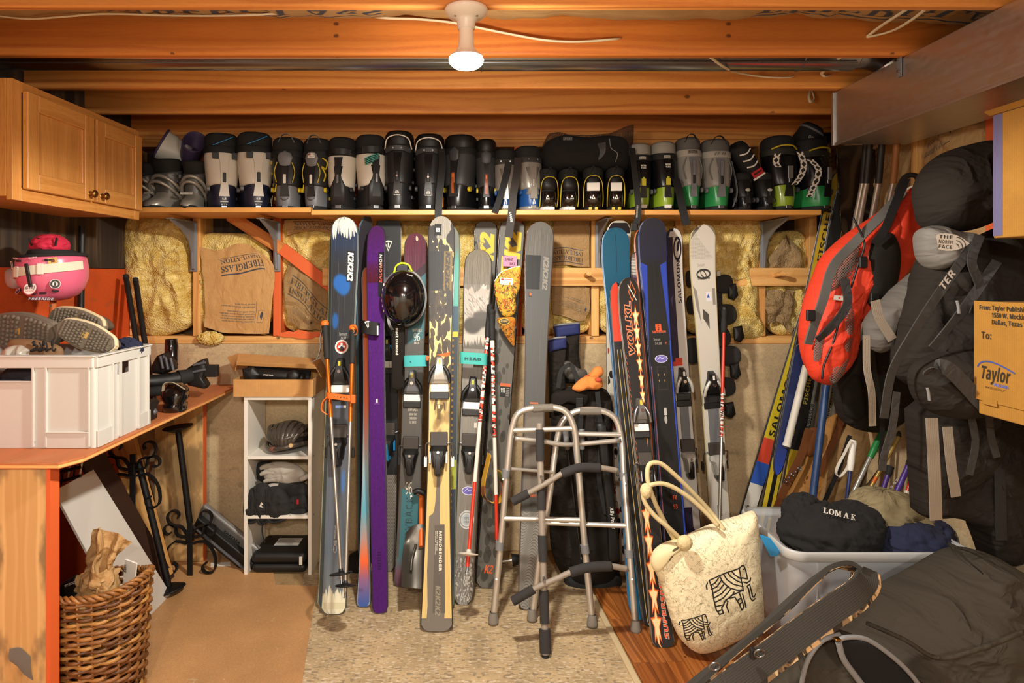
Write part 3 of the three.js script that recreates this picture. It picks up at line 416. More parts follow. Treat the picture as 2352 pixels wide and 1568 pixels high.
function boot(label,px0,px1,py,o={}){
  const zc=o.z ?? 0.22,d=CAMZ - zc - 0.06,w=(px1 - px0) / F*d,H=o.h ?? (EYE - (py - CY) / F*d - SY),t=thing('ski_boot',label, 'boot',V(((px0 + px1) / 2 - CX) / F*d,SY + 0.0005,zc),o.group ?? boots);
  t.rotation.y=o.yaw ?? 0;if (o.roll) t.rotation.z=o.roll;
  const sx=w / 0.118,sy=H / 0.4,sz=o.len ?? 0.92,c=o;
  part(t, 'sole',loft(ringsOf(SOLE,sx,1,sz,2.8),{}),c.sole ?? M.rubber);
  part(t, 'shell',loft(ringsOf(SHELL,sx,sy,sz,2.5)),c.shell);
  part(t, 'cuff',loft(ringsOf(CUFF,sx,sy,sz,2.4)),c.cuff ?? c.shell);
  part(t, 'liner',loft(ringsOf(LINER,sx,sy,sz,2.3)),c.liner ?? M.blackMatte);
  if (c.band !== 0) part(t, 'power_strap',loft(ringsOf(STRAPB,sx,sy,sz,2.4),{capA:false,capB:false}),c.band ?? M.web);
  const sp=c.spine ?? M.black;part(t, 'spine',strap([V(0,0.075*sy,0.1*sz),V(0,0.14*sy,0.103*sz),V(0,0.22*sy,0.096*sz),V(0,0.29*sy,0.082*sz)],(s)=>(0.034 - 0.012*Math.sin(s*3.14))*sx,0.006,V(1,0,0)),sp);
  part(t, 'walk_lever',box(0.011*sx,0.05*sy,0.008,0.003),c.lever ?? M.steel,V(0,0.17*sy,0.106*sz));
  part(t, 'heel_insert',box(0.026,0.016,0.006,0.002),c.insert ?? M.steel,V(0,0.018,0.095*sz)); 
  for (const s of [-1,1]) part(t, 'hinge',rod(V(s*0.044*sx,0.115*sy,0.058*sz),V(s*0.054*sx,0.115*sy,0.058*sz),0.012,16),c.hinge ?? M.grayPlastic);
  const side=c.side ?? 1;
  for (const [y,a] of [[0.075,0.05],[0.15,0.055],[0.215,0.06],[0.272,0.063]]){const b=part(t, 'buckle',box(0.01,0.017,0.055,0.003),c.buckle ?? M.black,V(side*a*sx,y*sy,-0.028*sz));part(b, 'bail',tube([V(side*0.004,0,-0.02),V(side*0.008,0.004,-0.045),V(0,0.006,-0.06)],0.002,{n:6}),c.bail ?? M.steel);}
  if (c.loop) part(t, 'pull_loop',strap([V(-0.03*sx,0.375*sy,0.05),V(-0.012*sx,0.415*sy,0.058),V(0.012*sx,0.415*sy,0.058),V(0.03*sx,0.375*sy,0.05)],0.014,0.003,V(0,0,1)),c.loop);
  for (const [g,m,n] of c.extra?.(sx,sy,sz) ?? []) part(t,n ?? 'logo_print',g,m ?? printMat);
  return t;
}
// a print that hugs the back of a boot at height y
const heelPrint=(draw,w,h,y,z,x=0,lean=0.06)=>{const g=print(w,h,draw,{nx:6,bend:(q)=>{q.z=-q.x*q.x / 0.09;}});g.rotateX(-lean);return g.translate(x,y,z);};
const sLogo=(col)=>(c,W,H)=>{c.fillStyle=col;c.fillRect(W*0.25,0,W*0.5,H*0.55);c.globalCompositeOperation='destination-out';c.font=`bold ${H * 0.5}px sans-serif`;c.textAlign='center';c.textBaseline='middle';c.fillText('S',W / 2,H*0.28);c.globalCompositeOperation='source-over';c.fillStyle=col;c.font=`bold ${H * 0.28}px sans-serif`;c.fillText('salomon',W / 2,H*0.82,W);};
const salomonHeel=(sy,z=0.1075)=>[heelPrint(sLogo('#d8d4ca'),0.04,0.034,0.055*sy,z)];
const line=(pts,m,r=0.0025)=>[tube(pts.map((p)=>V(...p)),r,{n:6}),m, 'trim_line'];
const plateOn=(w,h,x,y,z,m,n,d=0.005)=>[box(w,h,d,0.002).translate(x,y,z),m,n];
const yellow=mat(0xc8b020,0.45),orange=mat(0xd8681c,0.45),lime=mat(0x9cb028,0.35),green=mat(0x2c8a4a,0.28),limeShell=mat(0x8aa62c,0.25,0,{clearcoat:0.6}),darkGray=mat(0x3a3b3d,0.5),midGray=mat(0x6c6d70,0.45),silver=mat(0xa8a49a,0.32,0.4),navy=mat(0x1b1f33,0.4),offWhite=mat(0xd6cfc0,0.42),blueStrap=mat(0x1f86c0,0.6),shinyBlack=mat(0x121214,0.3),coal=mat(0x202021,0.48),royal=mat(0x1d4a86,0.4),redM=mat(0xb3202a,0.45),orangeRed=mat(0xd83c1c,0.5);

// behind the cabinet edge, the two silver boots with toes out, the white and purple pair on top
{const o={shell:silver,cuff:mat(0x5f5e5c,0.4,0.3),liner:M.blackMatte,band:0,buckle:midGray,len:0.7,yaw:Math.PI - 0.35,extra:(sx,sy)=>[[tube(ring(0,0.062*sx,-0.068,0.085,2.2,16).map((p)=>V(p.x,0.17*sy - p.z*0.9,p.z)),0.009,{closed:true,n:8,steps:40}),silver, 'cuff_rim'],[tube(ring(0,0.058*sx,-0.09,0.08,2.2,16).map((p)=>V(p.x,0.12*sy - p.z*0.7,p.z)),0.008,{closed:true,n:8,steps:40}),silver, 'cuff_rim'],[print(0.06,0.012,text('SALOMON EXP', '#e6e2d8',{bg: '#8b8880'})).rotateY(Math.PI).rotateX(0.3).translate(0,0.125*sy,-0.118),printMat]]};
  boot('white toed boot half hidden by the cabinet edge',296,352,372,{...o,z:0.2});
  boot('silver boot with open cuff, toe out, left of its twin',340,406,362,o);boot('silver boot with open cuff, toe out, beside the white boots',410,460,366,{...o,yaw:Math.PI + 0.1});
  const purple=mat(0x4a3a5c,0.6);for (const [i,px,py,rz] of [[0,402,348,0.9],[1,440,350,-0.5]]){const c=P(px,py,0.09),t=thing('ski_boot',['pale boot with purple rim lying open on top of the silver boots', 'purple boot cuff leaning beside the pale open boot'][i], 'boot',V(c.x,c.y,c.z),boots);t.rotation.set(0.75,0,rz);
    part(t, 'cuff',loft(ringsOf([[-0.08,0.05,-0.06,0.06],[0,0.062,-0.075,0.075],[0.07,0.07,-0.085,0.085],[0.076,0.066,-0.08,0.08],[0.07,0.06,-0.072,0.072],[-0.04,0.045,-0.055,0.055]],i?0.8:1,1,1,2.2)),i?purple:offWhite);if (!i) part(t, 'rim',tube(ring(0.072,0.07,-0.085,0.085,2.2,16),0.006,{closed:true,n:8,steps:40}),purple);part(t, 'tongue',strap([V(0,-0.06,0),V(0.01,0,0.01),V(0.02,0.06,0.03)],0.03,0.006,V(1,0,0)),purple);}}
// white and navy pair
for (const [i,a,b,py] of [[0,459,537,306],[1,536,616,304]]) boot(['white boot with navy heel and blue pull tab, left of the pair', 'white boot with navy heel and blue pull tab, right of the pair'][i],a,b,py,{yaw:0.5,z:0.2,shell:navy,cuff:offWhite,liner:M.blackMatte,band:M.web,hinge:midGray,buckle:M.black,spine:offWhite,lever:M.black,
  extra:(sx,sy,sz)=>[[heelPrint(sLogo('#dcd8ce'),0.036,0.034,0.06*sy,0.1*sz),printMat],[strap([V(-0.035*sx,0.335*sy,0.07),V(0,0.36*sy,0.075),V(0.03*sx,0.385*sy,0.066)],0.012,0.003,V(0.3,0,1)),blueStrap, 'pull_tab'],plateOn(0.03,0.03,-0.028*sx,0.28*sy,0.088,M.black, 'buckle_plate'),plateOn(0.026,0.034,0.036*sx,0.285*sy,0.078,M.black, 'buckle_plate'),[heelPrint(text('W S P', '#b9b4a8'),0.03,0.009,0.034*sy,0.1*sz),printMat],...(i?[line([[0.046*sx,0.03,0.07],[0.05*sx,0.07,0.04],[0.049*sx,0.05,0.01]],offWhite),line([[0.05*sx,0.08,0.06],[0.051*sx,0.045,0.03],[0.05*sx,0.07,0]],offWhite)]:[])]});
// black, grey and yellow touring pair
for (const [i,a,b,py] of [[0,618,690,316],[1,690,756,318]]) boot(['black and grey touring boot with yellow lines, left of the pair', 'black and grey touring boot with a paper name label'][i],a,b,py,{shell:midGray,cuff:coal,liner:M.blackMatte,spine:M.black,lever:M.white,hinge:yellow,buckle:yellow,side:i?1:-1,yaw:i?-0.1:0.1,loop:M.grayPlastic,
  extra:(sx,sy,sz)=>[[lathe([[0.001,0.03],[0.022,0.02],[0.028,0],[0.02,-0.03],[0.001,-0.04]],20).scale(sx,1.1,0.3).translate(0,0.285*sy,0.085),midGray, 'cuff_panel'],line([[-0.028*sx,0.26*sy,0.092],[-0.038*sx,0.21*sy,0.089],[-0.03*sx,0.15*sy,0.096]],yellow),line([[0.026*sx,0.26*sy,0.092],[0.036*sx,0.21*sy,0.089],[0.028*sx,0.15*sy,0.096]],yellow),line([[-0.03*sx,0.14*sy,0.096],[-0.036*sx,0.1*sy,0.09]],yellow),...(i?[line([[0.04*sx,0.29*sy,0.07],[0.054*sx,0.27*sy,0.05],[0.05*sx,0.23*sy,0.06],[0.04*sx,0.24*sy,0.076],[0.05*sx,0.2*sy,0.06],[0.046*sx,0.16*sy,0.07]],yellow,0.004),[heelPrint((c,W,H)=>{c.fillStyle='#e8e4da';c.fillRect(0,0,W,H);c.fillStyle='#c02018';c.beginPath();c.ellipse(W*0.2,H*0.3,W*0.13,H*0.16,0,0,7);c.fill();text('TETON|VILLAGE', '#333')(c,W*1.5,H*0.5);c.fillStyle='#222';c.font=`italic ${H * 0.34}px sans-serif`;c.fillText('SWOOS',W*0.2,H*0.86,W*0.7);},0.034,0.024,0.3*sy,0.095),printMat]]:[]),[tube([V(-0.018,0.06,0.1*sz + 0.002),V(-0.006,0.05,0.104*sz + 0.002),V(0.006,0.05,0.104*sz + 0.002),V(0.018,0.06,0.1*sz + 0.002)],0.0015,{n:6}),darkGray, 'emblem']]});
// white and black pair with red marks on the tongues
for (const [i,a,b,py] of [[0,748,814,316],[1,812,882,310]]) boot(['white and black boot with red mark on its collar, left of the pair', 'white and black boot with a striped teal strap'][i],a,b,py,{shell:coal,cuff:offWhite,liner:M.blackMatte,spine:coal,hinge:coal,lever:M.steel,buckle:M.black,yaw:i?0.45:-0.05,
  extra:(sx,sy,sz)=>[[strap([V(-0.05*sx,0.315*sy,0.066),V(-0.02*sx,0.32*sy,0.087),V(0.02*sx,0.32*sy,0.087),V(0.05*sx,0.315*sy,0.066)],0.03*sy,0.003,V(0,1,0)),M.black, 'collar'],[heelPrint(text('K2', '#e04a2c',{skew:0.25}),0.026,0.016,0.32*sy,0.0905),printMat],[loft([ring(0.03*sy,0.03*sx,0.07,0.1*sz + 0.003),ring(0.13*sy,0.03*sx,0.07,0.1*sz + 0.002),ring(0.19*sy,0.014*sx,0.07,0.1*sz),ring(0.24*sy,0.02*sx,0.06,0.094*sz)]),coal, 'heel_counter'],...(i?[[sheet([[V(-0.055,0.27*sy,0.08),V(-0.02,0.29*sy,0.098),V(0.012,0.3*sy,0.096)],[V(-0.05,0.235*sy,0.085),V(-0.02,0.25*sy,0.102),V(0.008,0.27*sy,0.1)]],10,4,0.003,null,{unit:true}),mat(0xffffff,0.7,0,{map:canvasTex(64,64,(c)=>{c.fillStyle='#16211f';c.fillRect(0,0,64,64);c.strokeStyle='#48b09c';c.lineWidth=6;for (let y=-10;y<90;y+=15){c.beginPath();c.moveTo(0,y);c.bezierCurveTo(20,y - 9,40,y + 9,64,y - 4);c.stroke();}})}), 'patterned_strap']]:[])]});
// plain black pair with pale collar rims
const blk=[];for (const [i,a,b,py] of [[0,880,948,301],[1,950,1020,308]]) blk.push(boot(['plain black boot with white collar line, left of the pair', 'plain black boot whose long strap hangs over the shelf'][i],a,b,py,{shell:coal,cuff:coal,liner:M.black,spine:shinyBlack,lever:coal,buckle:M.black,hinge:darkGray,z:0.23,
  extra:(sx,sy,sz)=>[line([[-0.054*sx,0.31*sy,0.045],[-0.042*sx,0.36*sy,0.068],[-0.015*sx,0.375*sy,0.079],[0.015*sx,0.375*sy,0.079],[0.042*sx,0.36*sy,0.068],[0.054*sx,0.31*sy,0.045]],M.white,0.003),[strap([V(-0.05*sx,0.3*sy,0.06),V(-0.02*sx,0.31*sy,0.085),V(0.02*sx,0.31*sy,0.085),V(0.05*sx,0.3*sy,0.06)],0.022,0.004,V(0,1,0)),darkGray, 'collar'],[heelPrint(sLogo('#c9c4b8'),0.036,0.026,0.085*sy,0.1025*sz + 0.003),printMat],[rod(V(0,0.17*sy,0.1),V(0,0.17*sy,0.108),0.005,12),M.chrome, 'rivet'],...[-1,1].map((s)=>[rod(V(s*0.02,0.31*sy,0.082),V(s*0.02,0.31*sy,0.091),0.004,10),M.steel, 'rivet'])]}));
wpart(blk[1], 'hanging_strap',strap([P(1013,342,0.31),P(1016,372,0.345),P(1012,420,0.37),P(1008,470,0.38),P(1006,540,0.385)],0.033,0.003,V(1,0,0)),M.web);
wpart(blk[1], 'logo_print',lay(print(0.018,0.018,(c,W,H)=>{c.fillStyle='#e4e0d6';c.fillRect(0,0,W,H);c.fillStyle='#111';c.font=`bold ${H}px sans-serif`;c.textAlign='center';c.textBaseline='middle';c.fillText('S',W / 2,H*0.54);}),P(1006,528,0.389),V(1,0,0),V(0,1,0)),printMat);
// black pair with orange levers
for (const [i,a,b,py] of [[0,1018,1096,310],[1,1092,1142,320]]) boot(['black boot with orange lever, orange lettering and yellow flap', 'narrow black boot with orange lever'][i],a,b,py,{shell:shinyBlack,cuff:darkGray,liner:M.black,spine:M.black,lever:orange,side:-1,hinge:yellow,yaw:i?0:-0.35,z:0.2,
  extra:(sx,sy,sz)=>[[strap([V(0,0.09*sy,0.108*sz),V(0,0.14*sy,0.112*sz),V(0,0.2*sy,0.104*sz)],0.012,0.004),mat(0xa8501c,0.4), 'release_lever'],[lathe([[0.001,0.05],[0.026,0.03],[0.024,-0.01],[0.001,-0.02]],18).scale(1,1,0.3).translate(0,0.28*sy,0.082),darkGray, 'cuff_panel'],...(i?[]:[[print(0.05,0.02,text('96', '#e0562c',{skew:0.3})).rotateZ(0.6).rotateY(-0.9).translate(-0.06*sx,0.27*sy,0.04),printMat],plateOn(0.02,0.05,-0.05*sx,0.05*sy,0.075,mat(0xc88a1c,0.4), 'flap')])]});
// blue and silver pair
const lng=[];for (const [i,a,b,py] of [[0,1134,1188,342],[1,1182,1246,336]]) lng.push(boot(['silver grey boot of the blue pair, half hidden by straps', 'blue and silver boot with long black strap over the shelf'][i],a,b,py,{shell:royal,cuff:silver,liner:M.blackMatte,spine:silver,lever:silver,band:mat(0x34312e,0.7),hinge:royal,yaw:i?0.25:0,z:0.21,insert:silver,sole:silver,
  extra:(sx,sy,sz)=>[[loft([ring(0.1*sy,0.03*sx,0.06,0.1*sz + 0.002),ring(0.17*sy,0.016*sx,0.06,0.103*sz),ring(0.27*sy,0.03*sx,0.05,0.09*sz)]),silver, 'spine_cover'],[heelPrint((c,W,H)=>{c.fillStyle='#d8d8d0';c.fillRect(W*0.4,0,W*0.2,H*0.2);c.fillRect(W*0.3,H*0.25,W*0.4,H*0.3);c.fillRect(W*0.15,H*0.6,W*0.25,H*0.4);c.fillRect(W*0.6,H*0.55,W*0.2,H*0.4);},0.02,0.034,0.06*sy,0.1*sz + 0.004),printMat],...[-1,1].map((s)=>[rod(V(s*0.022,0.315*sy,0.07),V(s*0.022,0.315*sy,0.085),0.004,10),M.steel, 'rivet'])]}));
wpart(lng[0], 'hanging_strap',strap([P(1168,372,0.31),P(1160,410,0.325),P(1148,455,0.345),P(1136,488,0.365)],0.03,0.003,V(1,0,0.2)),M.web);
wpart(lng[1], 'hanging_strap',strap([P(1190,362,0.31),P(1188,392,0.335),P(1180,440,0.36),P(1174,500,0.375),P(1168,545,0.382)],0.036,0.003,V(1,0,0)),mat(0x2c2622,0.7,0,{bumpMap:weaveBump,bumpScale:0.0004}));
wpart(lng[1], 'logo_print',lay(print(0.05,0.016,text('LANGE', '#dcd8cc')).rotateZ(-1.45),P(1174,498,0.38),V(1,0,0),V(0,1,0)),printMat);
// cross-country boots, four in a row
function xcBoot(label,px0,px1,py,o){
  const d=CAMZ - 0.3,w=(px1 - px0) / F*d,H=EYE - (py - CY) / F*d - SY,t=thing('cross_country_boot',label, 'boot',V(((px0 + px1) / 2 - CX) / F*d,SY + 0.0005,0.23), 'cross-country boots under the net bag');t.rotation.y=o.yaw ?? 0;const sx=w / 0.1,sy=H / 0.19;
  part(t, 'sole',loft(ringsOf([[0,0.036,-0.15,0.07],[0.005,0.04,-0.16,0.076],[0.02,0.04,-0.16,0.076]],sx,1,1,2.6)),o.sole ?? M.white);
  part(t, 'upper',loft(ringsOf([[0.018,0.04,-0.16,0.076],[0.05,0.041,-0.155,0.08],[0.08,0.04,-0.11,0.078],[0.12,0.042,-0.06,0.07],[0.15,0.045,-0.055,0.068],[0.175,0.047,-0.06,0.07,0.2],[0.185,0.042,-0.055,0.06,0.2],[0.16,0.034,-0.045,0.045]],sx,sy,1,2.4)),M.blackMatte);
  part(t, 'heel_cap',loft(ringsOf([[0.02,0.034,0.02,0.081],[0.055,0.036,0.02,0.084],[0.085,0.034,0.02,0.081],[0.09,0.028,0.02,0.074]],sx,sy,1,2.6)),M.blackGloss);
  part(t, 'cuff',loft(ringsOf([[0.095,0.043,-0.05,0.078],[0.12,0.0455,-0.055,0.076],[0.145,0.047,-0.055,0.073],[0.15,0.042,-0.05,0.066]],sx,sy,1,2.5)),o.cuff ?? M.black);
  part(t, 'piping',tube([V(-0.042*sx,0.02,0.04),V(-0.043*sx,0.06*sy,0.062),V(-0.036*sx,0.13*sy,0.072),V(-0.02*sx,0.15*sy,0.078),V(0.02*sx,0.15*sy,0.078),V(0.036*sx,0.13*sy,0.072),V(0.043*sx,0.06*sy,0.062),V(0.042*sx,0.02,0.04)],0.0022,{n:6}),yellow);
  if (o.panel) part(t, 'heel_panel',box(0.056*sx,0.04,0.01,0.004),M.white,V(0,0.105*sy,0.076));
  part(t, 'emblem_print',heelPrint((c,W,H)=>{c.fillStyle='#e4e2d8';for (const [x,y] of [[0.5,0],[0.25,0.5],[0.75,0.5]]){c.beginPath();c.moveTo(W*x,H*y);c.lineTo(W*(x - 0.25),H*(y + 0.48));c.lineTo(W*(x + 0.25),H*(y + 0.48));c.fill();}},0.018,0.022,0.06*sy,0.0875,o.ex ?? 0),printMat);
  part(t, 'pull_loop',strap([V(-0.015,0.17*sy,0.07),V(0,0.195*sy,0.078),V(0.015,0.17*sy,0.07)],0.012,0.003,V(0,0,1)),M.web);
  for (const s of [-1,1]) part(t, 'heel_block',box(0.016,0.014,0.012,0.003),o.block ?? M.white,V(s*0.014,0.01,0.076));
  return t;}
xcBoot('black cross-country boot with yellow piping, first of four from the left',1235,1283,388,{yaw:0.1,ex:-0.012});xcBoot('black cross-country boot with yellow piping, second of four from the left',1285,1333,388,{ex:0.008});xcBoot('black cross-country boot with white heel panel and yellow sole, left one',1342,1394,385,{panel:1,block:yellow,sole:M.blackMatte,yaw:-0.15});xcBoot('black cross-country boot with white heel panel and yellow sole, right one',1396,1442,385,{panel:1,block:yellow,sole:M.blackMatte,yaw:-0.1});
{const t=thing('net_bag', 'black net bag stuffed with dark clothing on top of the cross-country boots', 'bag',P(1345,390,0.24));
  wpart(t, 'contents',puff(OL([[1252,330],[1290,312],[1350,316],[1400,312],[1436,320],[1446,352],[1436,385],[1380,392],[1310,392],[1262,388],[1246,360]],0.22),{front:0.07,back:0.08,amp:0.015,freq:12,seed:4}),M.nylonFold);
  wpart(t, 'net',puff(OL([[1244,340],[1258,308],[1284,304],[1290,310],[1350,312],[1400,308],[1436,292],[1455,287],[1454,320],[1450,380],[1436,392],[1310,396],[1250,392],[1243,365]],0.22),{front:0.085,back:0.085,pow:2.6,sharp:true}),meshCloth);
  wpart(t, 'cord',tube(OL([[1400,318],[1404,340],[1418,352],[1414,372]],0.305),0.002),M.gray);wpart(t, 'reflective_band',sheet([OL([[1372,330],[1391,326]],0.295),OL([[1378,348],[1390,350]],0.302),OL([[1374,366],[1376,368]],0.295)],4,8,0.002),M.gray);wpart(t, 'label',lay(print(0.045,0.018,text('SPORT', '#777',{bg: '#222'})),P(1304,318,0.302),V(1,0,0),V(0,1,0)),printMat);}
// green soled pairs and the rest
const grn=[];for (const [i,a,b,py] of [[0,1446,1502,330],[1,1500,1560,326]]) grn.push(boot(['lime heeled black boot with barcode, its strap hanging over the shelf', 'lime heeled black boot left of the grey pair'][i],a,b,py,{shell:limeShell,cuff:shinyBlack,liner:mat(0x8d8a80,0.6),spine:shinyBlack,lever:mat(0xb8c020,0.4),buckle:M.black,side:1,z:0.22,insert:M.white,
  extra:(sx,sy,sz)=>[[heelPrint((c,W,H)=>{c.fillStyle='#dcd8cc';c.fillRect(0,0,W,H);c.fillStyle='#222';for (let k=0;k<16;k++) c.fillRect(W*(0.06 + k*0.056),H*0.15,W*(k % 3?0.02:0.034),H*0.7);},0.03,0.014,0.31*sy,0.0815),printMat],[heelPrint(text('PANTERRA|130', '#c8c4b8'),0.026,0.022,0.255*sy,0.0955),printMat],plateOn(0.022,0.034,0,0.165*sy,0.108*sz,mat(0xc4b820,0.4), 'release_lever',0.006),plateOn(0.034,0.016,0,0.02,0.1*sz,M.white, 'heel_plate')]}));
wpart(grn[0], 'hanging_strap',strap([P(1452,340,0.3),P(1456,380,0.345),P(1463,440,0.375),P(1466,490,0.385),P(1458,526,0.39)],0.028,0.003,V(1,0,0)),M.web);
wpart(grn[0], 'strap_buckle',boxAt(P(1448,512,0.39),P(1464,530,0.402),0.003),M.black);wpart(grn[0], 'logo_print',lay(print(0.06,0.014,text('salomon', '#9c988c')).rotateZ(1.5),P(1463,485,0.3885),V(1,0,0),V(0,1,0)),printMat);
wpart(grn[1], 'hanging_strap',strap([P(1552,410,0.31),P(1560,440,0.345),P(1568,480,0.372),P(1577,516,0.38)],0.036,0.004,V(1,0,0)),M.web);
for (const [i,a,b,py] of [[0,1560,1617,316],[1,1618,1686,320]]) boot(['silver grey boot with green heel and arched lettering', 'silver grey boot with green heel and loose side flap'][i],a,b,py,{shell:green,cuff:mat(0x8e8c86,0.42),liner:mat(0x55534f,0.7),spine:midGray,lever:M.black,band:mat(0xa09c92,0.6),hinge:midGray,z:0.22,loop:M.blackMatte,
  extra:(sx,sy,sz)=>[[heelPrint(i?text('// //', '#55544e'):text('INTUITION', '#1c1c1c',{fill:0.9}),0.05*sx,0.02,0.318*sy,0.083),printMat],plateOn(0.012,0.07,0,0.23*sy,0.1,midGray, 'lever_arm',0.006),...[-1,1].map((s)=>line([[s*0.03*sx,0.29*sy,0.075],[s*0.045*sx,0.23*sy,0.075],[s*0.036*sx,0.17*sy,0.088]],midGray)),...(i?[[strap([V(0.055*sx,0.28*sy,0.04),V(0.064*sx,0.18*sy,0.06),V(0.066*sx,0.1*sy,0.075),V(0.045*sx,0.02*sy,0.09)],0.012,0.003,V(0,0,1)),midGray, 'side_flap']]:[])]});
for (const [i,a,b] of [[0,1686,1736],[1,1736,1786]]){boot(['black low boot with silver ring mark, left of the pair', 'black low boot with silver ring mark, right of the pair'][i],a,b,396,{shell:shinyBlack,cuff:M.black,liner:M.blackMatte,spine:M.black,lever:M.black,buckle:M.black,z:0.22,band:0,insert:M.black,
  extra:(sx,sy,sz)=>[[heelPrint((c,W,H)=>{c.strokeStyle='#d8d4c6';c.lineWidth=H*0.2;c.beginPath();c.ellipse(W / 2,H / 2,W*0.4,H*0.36,0,0,7);c.stroke();c.fillStyle='#d8d4c6';c.fillRect(W*0.38,H*0.38,W*0.26,H*0.26);},0.026,0.013,0.21*sy,0.104*sz),printMat]]});}
{const t=thing('ski_boot', 'black boot with white ribs and a red patch lying on the low black boots', 'boot',P(1712,372,0.22));t.rotation.set(0.2,0,0.6);
  part(t, 'shaft',loft(ringsOf([[-0.11,0.04,-0.07,0.06],[-0.06,0.05,-0.075,0.07],[0.0,0.054,-0.07,0.075],[0.08,0.05,-0.06,0.066],[0.1,0.04,-0.05,0.055],[0.07,0.03,-0.04,0.04]],0.85,1,1,2.3)),M.blackMatte);
  for (let k=0;k<3;k++) part(t, 'rib',tube([V(-0.03,0.06 - k*0.035,0.072),V(0,0.052 - k*0.035,0.082),V(0.03,0.06 - k*0.035,0.07)],0.004,{n:6}),M.white);part(t, 'patch',box(0.055,0.03,0.008,0.003),redM,V(0,-0.058,0.074));part(t, 'patch_edge',box(0.064,0.01,0.008,0.003),M.white,V(0,-0.08,0.07));part(t, 'patch_bar',box(0.04,0.007,0.01,0.002),M.blackMatte,V(0,-0.056,0.076));}
const argyle=mat(0xffffff,0.8,0,{map:canvasTex(64,256,(c)=>{c.fillStyle='#d8d2c4';c.fillRect(0,0,64,256);c.fillStyle='#26241f';for (let k=0;k<9;k++){c.beginPath();c.moveTo(32,k*32 - 14);c.lineTo(56,k*32);c.lineTo(32,k*32 + 14);c.lineTo(8,k*32);c.fill();c.fillRect(0,k*32 + 13,8,6);c.fillRect(56,k*32 + 13,8,6);}})});
const lim=[];for (const [i,a,b,py] of [[0,1764,1838,312],[1,1838,1916,318]]) lim.push(boot(['black and lime touring boot at the right end, left of the pair', 'black and green touring boot last on the shelf beside the duct'][i],a,b,py,{shell:i?green:limeShell,cuff:shinyBlack,liner:M.blackMatte,spine:M.black,lever:M.steel,yaw:i?0.4:0.1,z:0.22,band:mat(0x2a2a20,0.7),
  extra:(sx,sy,sz)=>[plateOn(0.026,0.06,0,0.2*sy,0.104,mat(0x9a9a96,0.3,0.6), 'lever_plate',0.006),line([[-0.05*sx,0.33*sy,0.05],[-0.02*sx,0.345*sy,0.078],[0.02*sx,0.345*sy,0.078],[0.05*sx,0.33*sy,0.05]],yellow,0.004),[rod(V(-0.02,0.3*sy,0.08),V(-0.02,0.3*sy,0.09),0.004,10),M.steel, 'rivet'],...(i?[]:[[heelPrint(text('K2', '#20301a',{skew:0.2}),0.03,0.022,0.115*sy,0.106*sz),printMat]])]}));
const flatStrap=(pts,w)=>{const c=curve(pts),L=c.getLength(),rows=[];const n=16,g=sheet([c.getPoints(6).map((p)=>p.clone().add(V(-w / 2,0,0))),c.getPoints(6).map((p)=>p.clone().add(V(w / 2,0,0.002)))],n,2,0.003,null,{unit:true});const u=g.attributes.uv;for (let i=0;i<u.count;i++) u.setXY(i,u.getY(i),u.getX(i)*L / 0.22);return g;};
argyle.map.wrapT=THREE.RepeatWrapping;
for (const [i,pts] of [[0,[[1786,352],[1782,372],[1788,384]]],[0,[[1836,348],[1846,378],[1838,406],[1824,424]]],[1,[[1860,366],[1880,390],[1868,430],[1858,452]]]]) wpart(lim[i], 'patterned_strap',flatStrap(OL(pts,0.345),0.028),argyle);
{const t=thing('boot_liner', 'black boot liner with pale print lying on the last two boots', 'boot',P(1850,320,0.16));t.rotation.set(0.3,0,-0.5);part(t, 'shaft',loft(ringsOf([[-0.1,0.045,-0.05,0.06],[-0.02,0.056,-0.065,0.066],[0.06,0.052,-0.06,0.06],[0.075,0.04,-0.045,0.045],[0.05,0.03,-0.03,0.03]],1,1,1,2.3)),M.blackMatte);part(t, 'collar',tube(ring(0.05,0.052,-0.062,0.062,2.2,16),0.006,{closed:true,n:8,steps:36}),midGray);part(t, 'logo_print',print(0.06,0.02,text('DRIVE', '#b0aca0')).translate(0,0.01,0.068),printMat);}

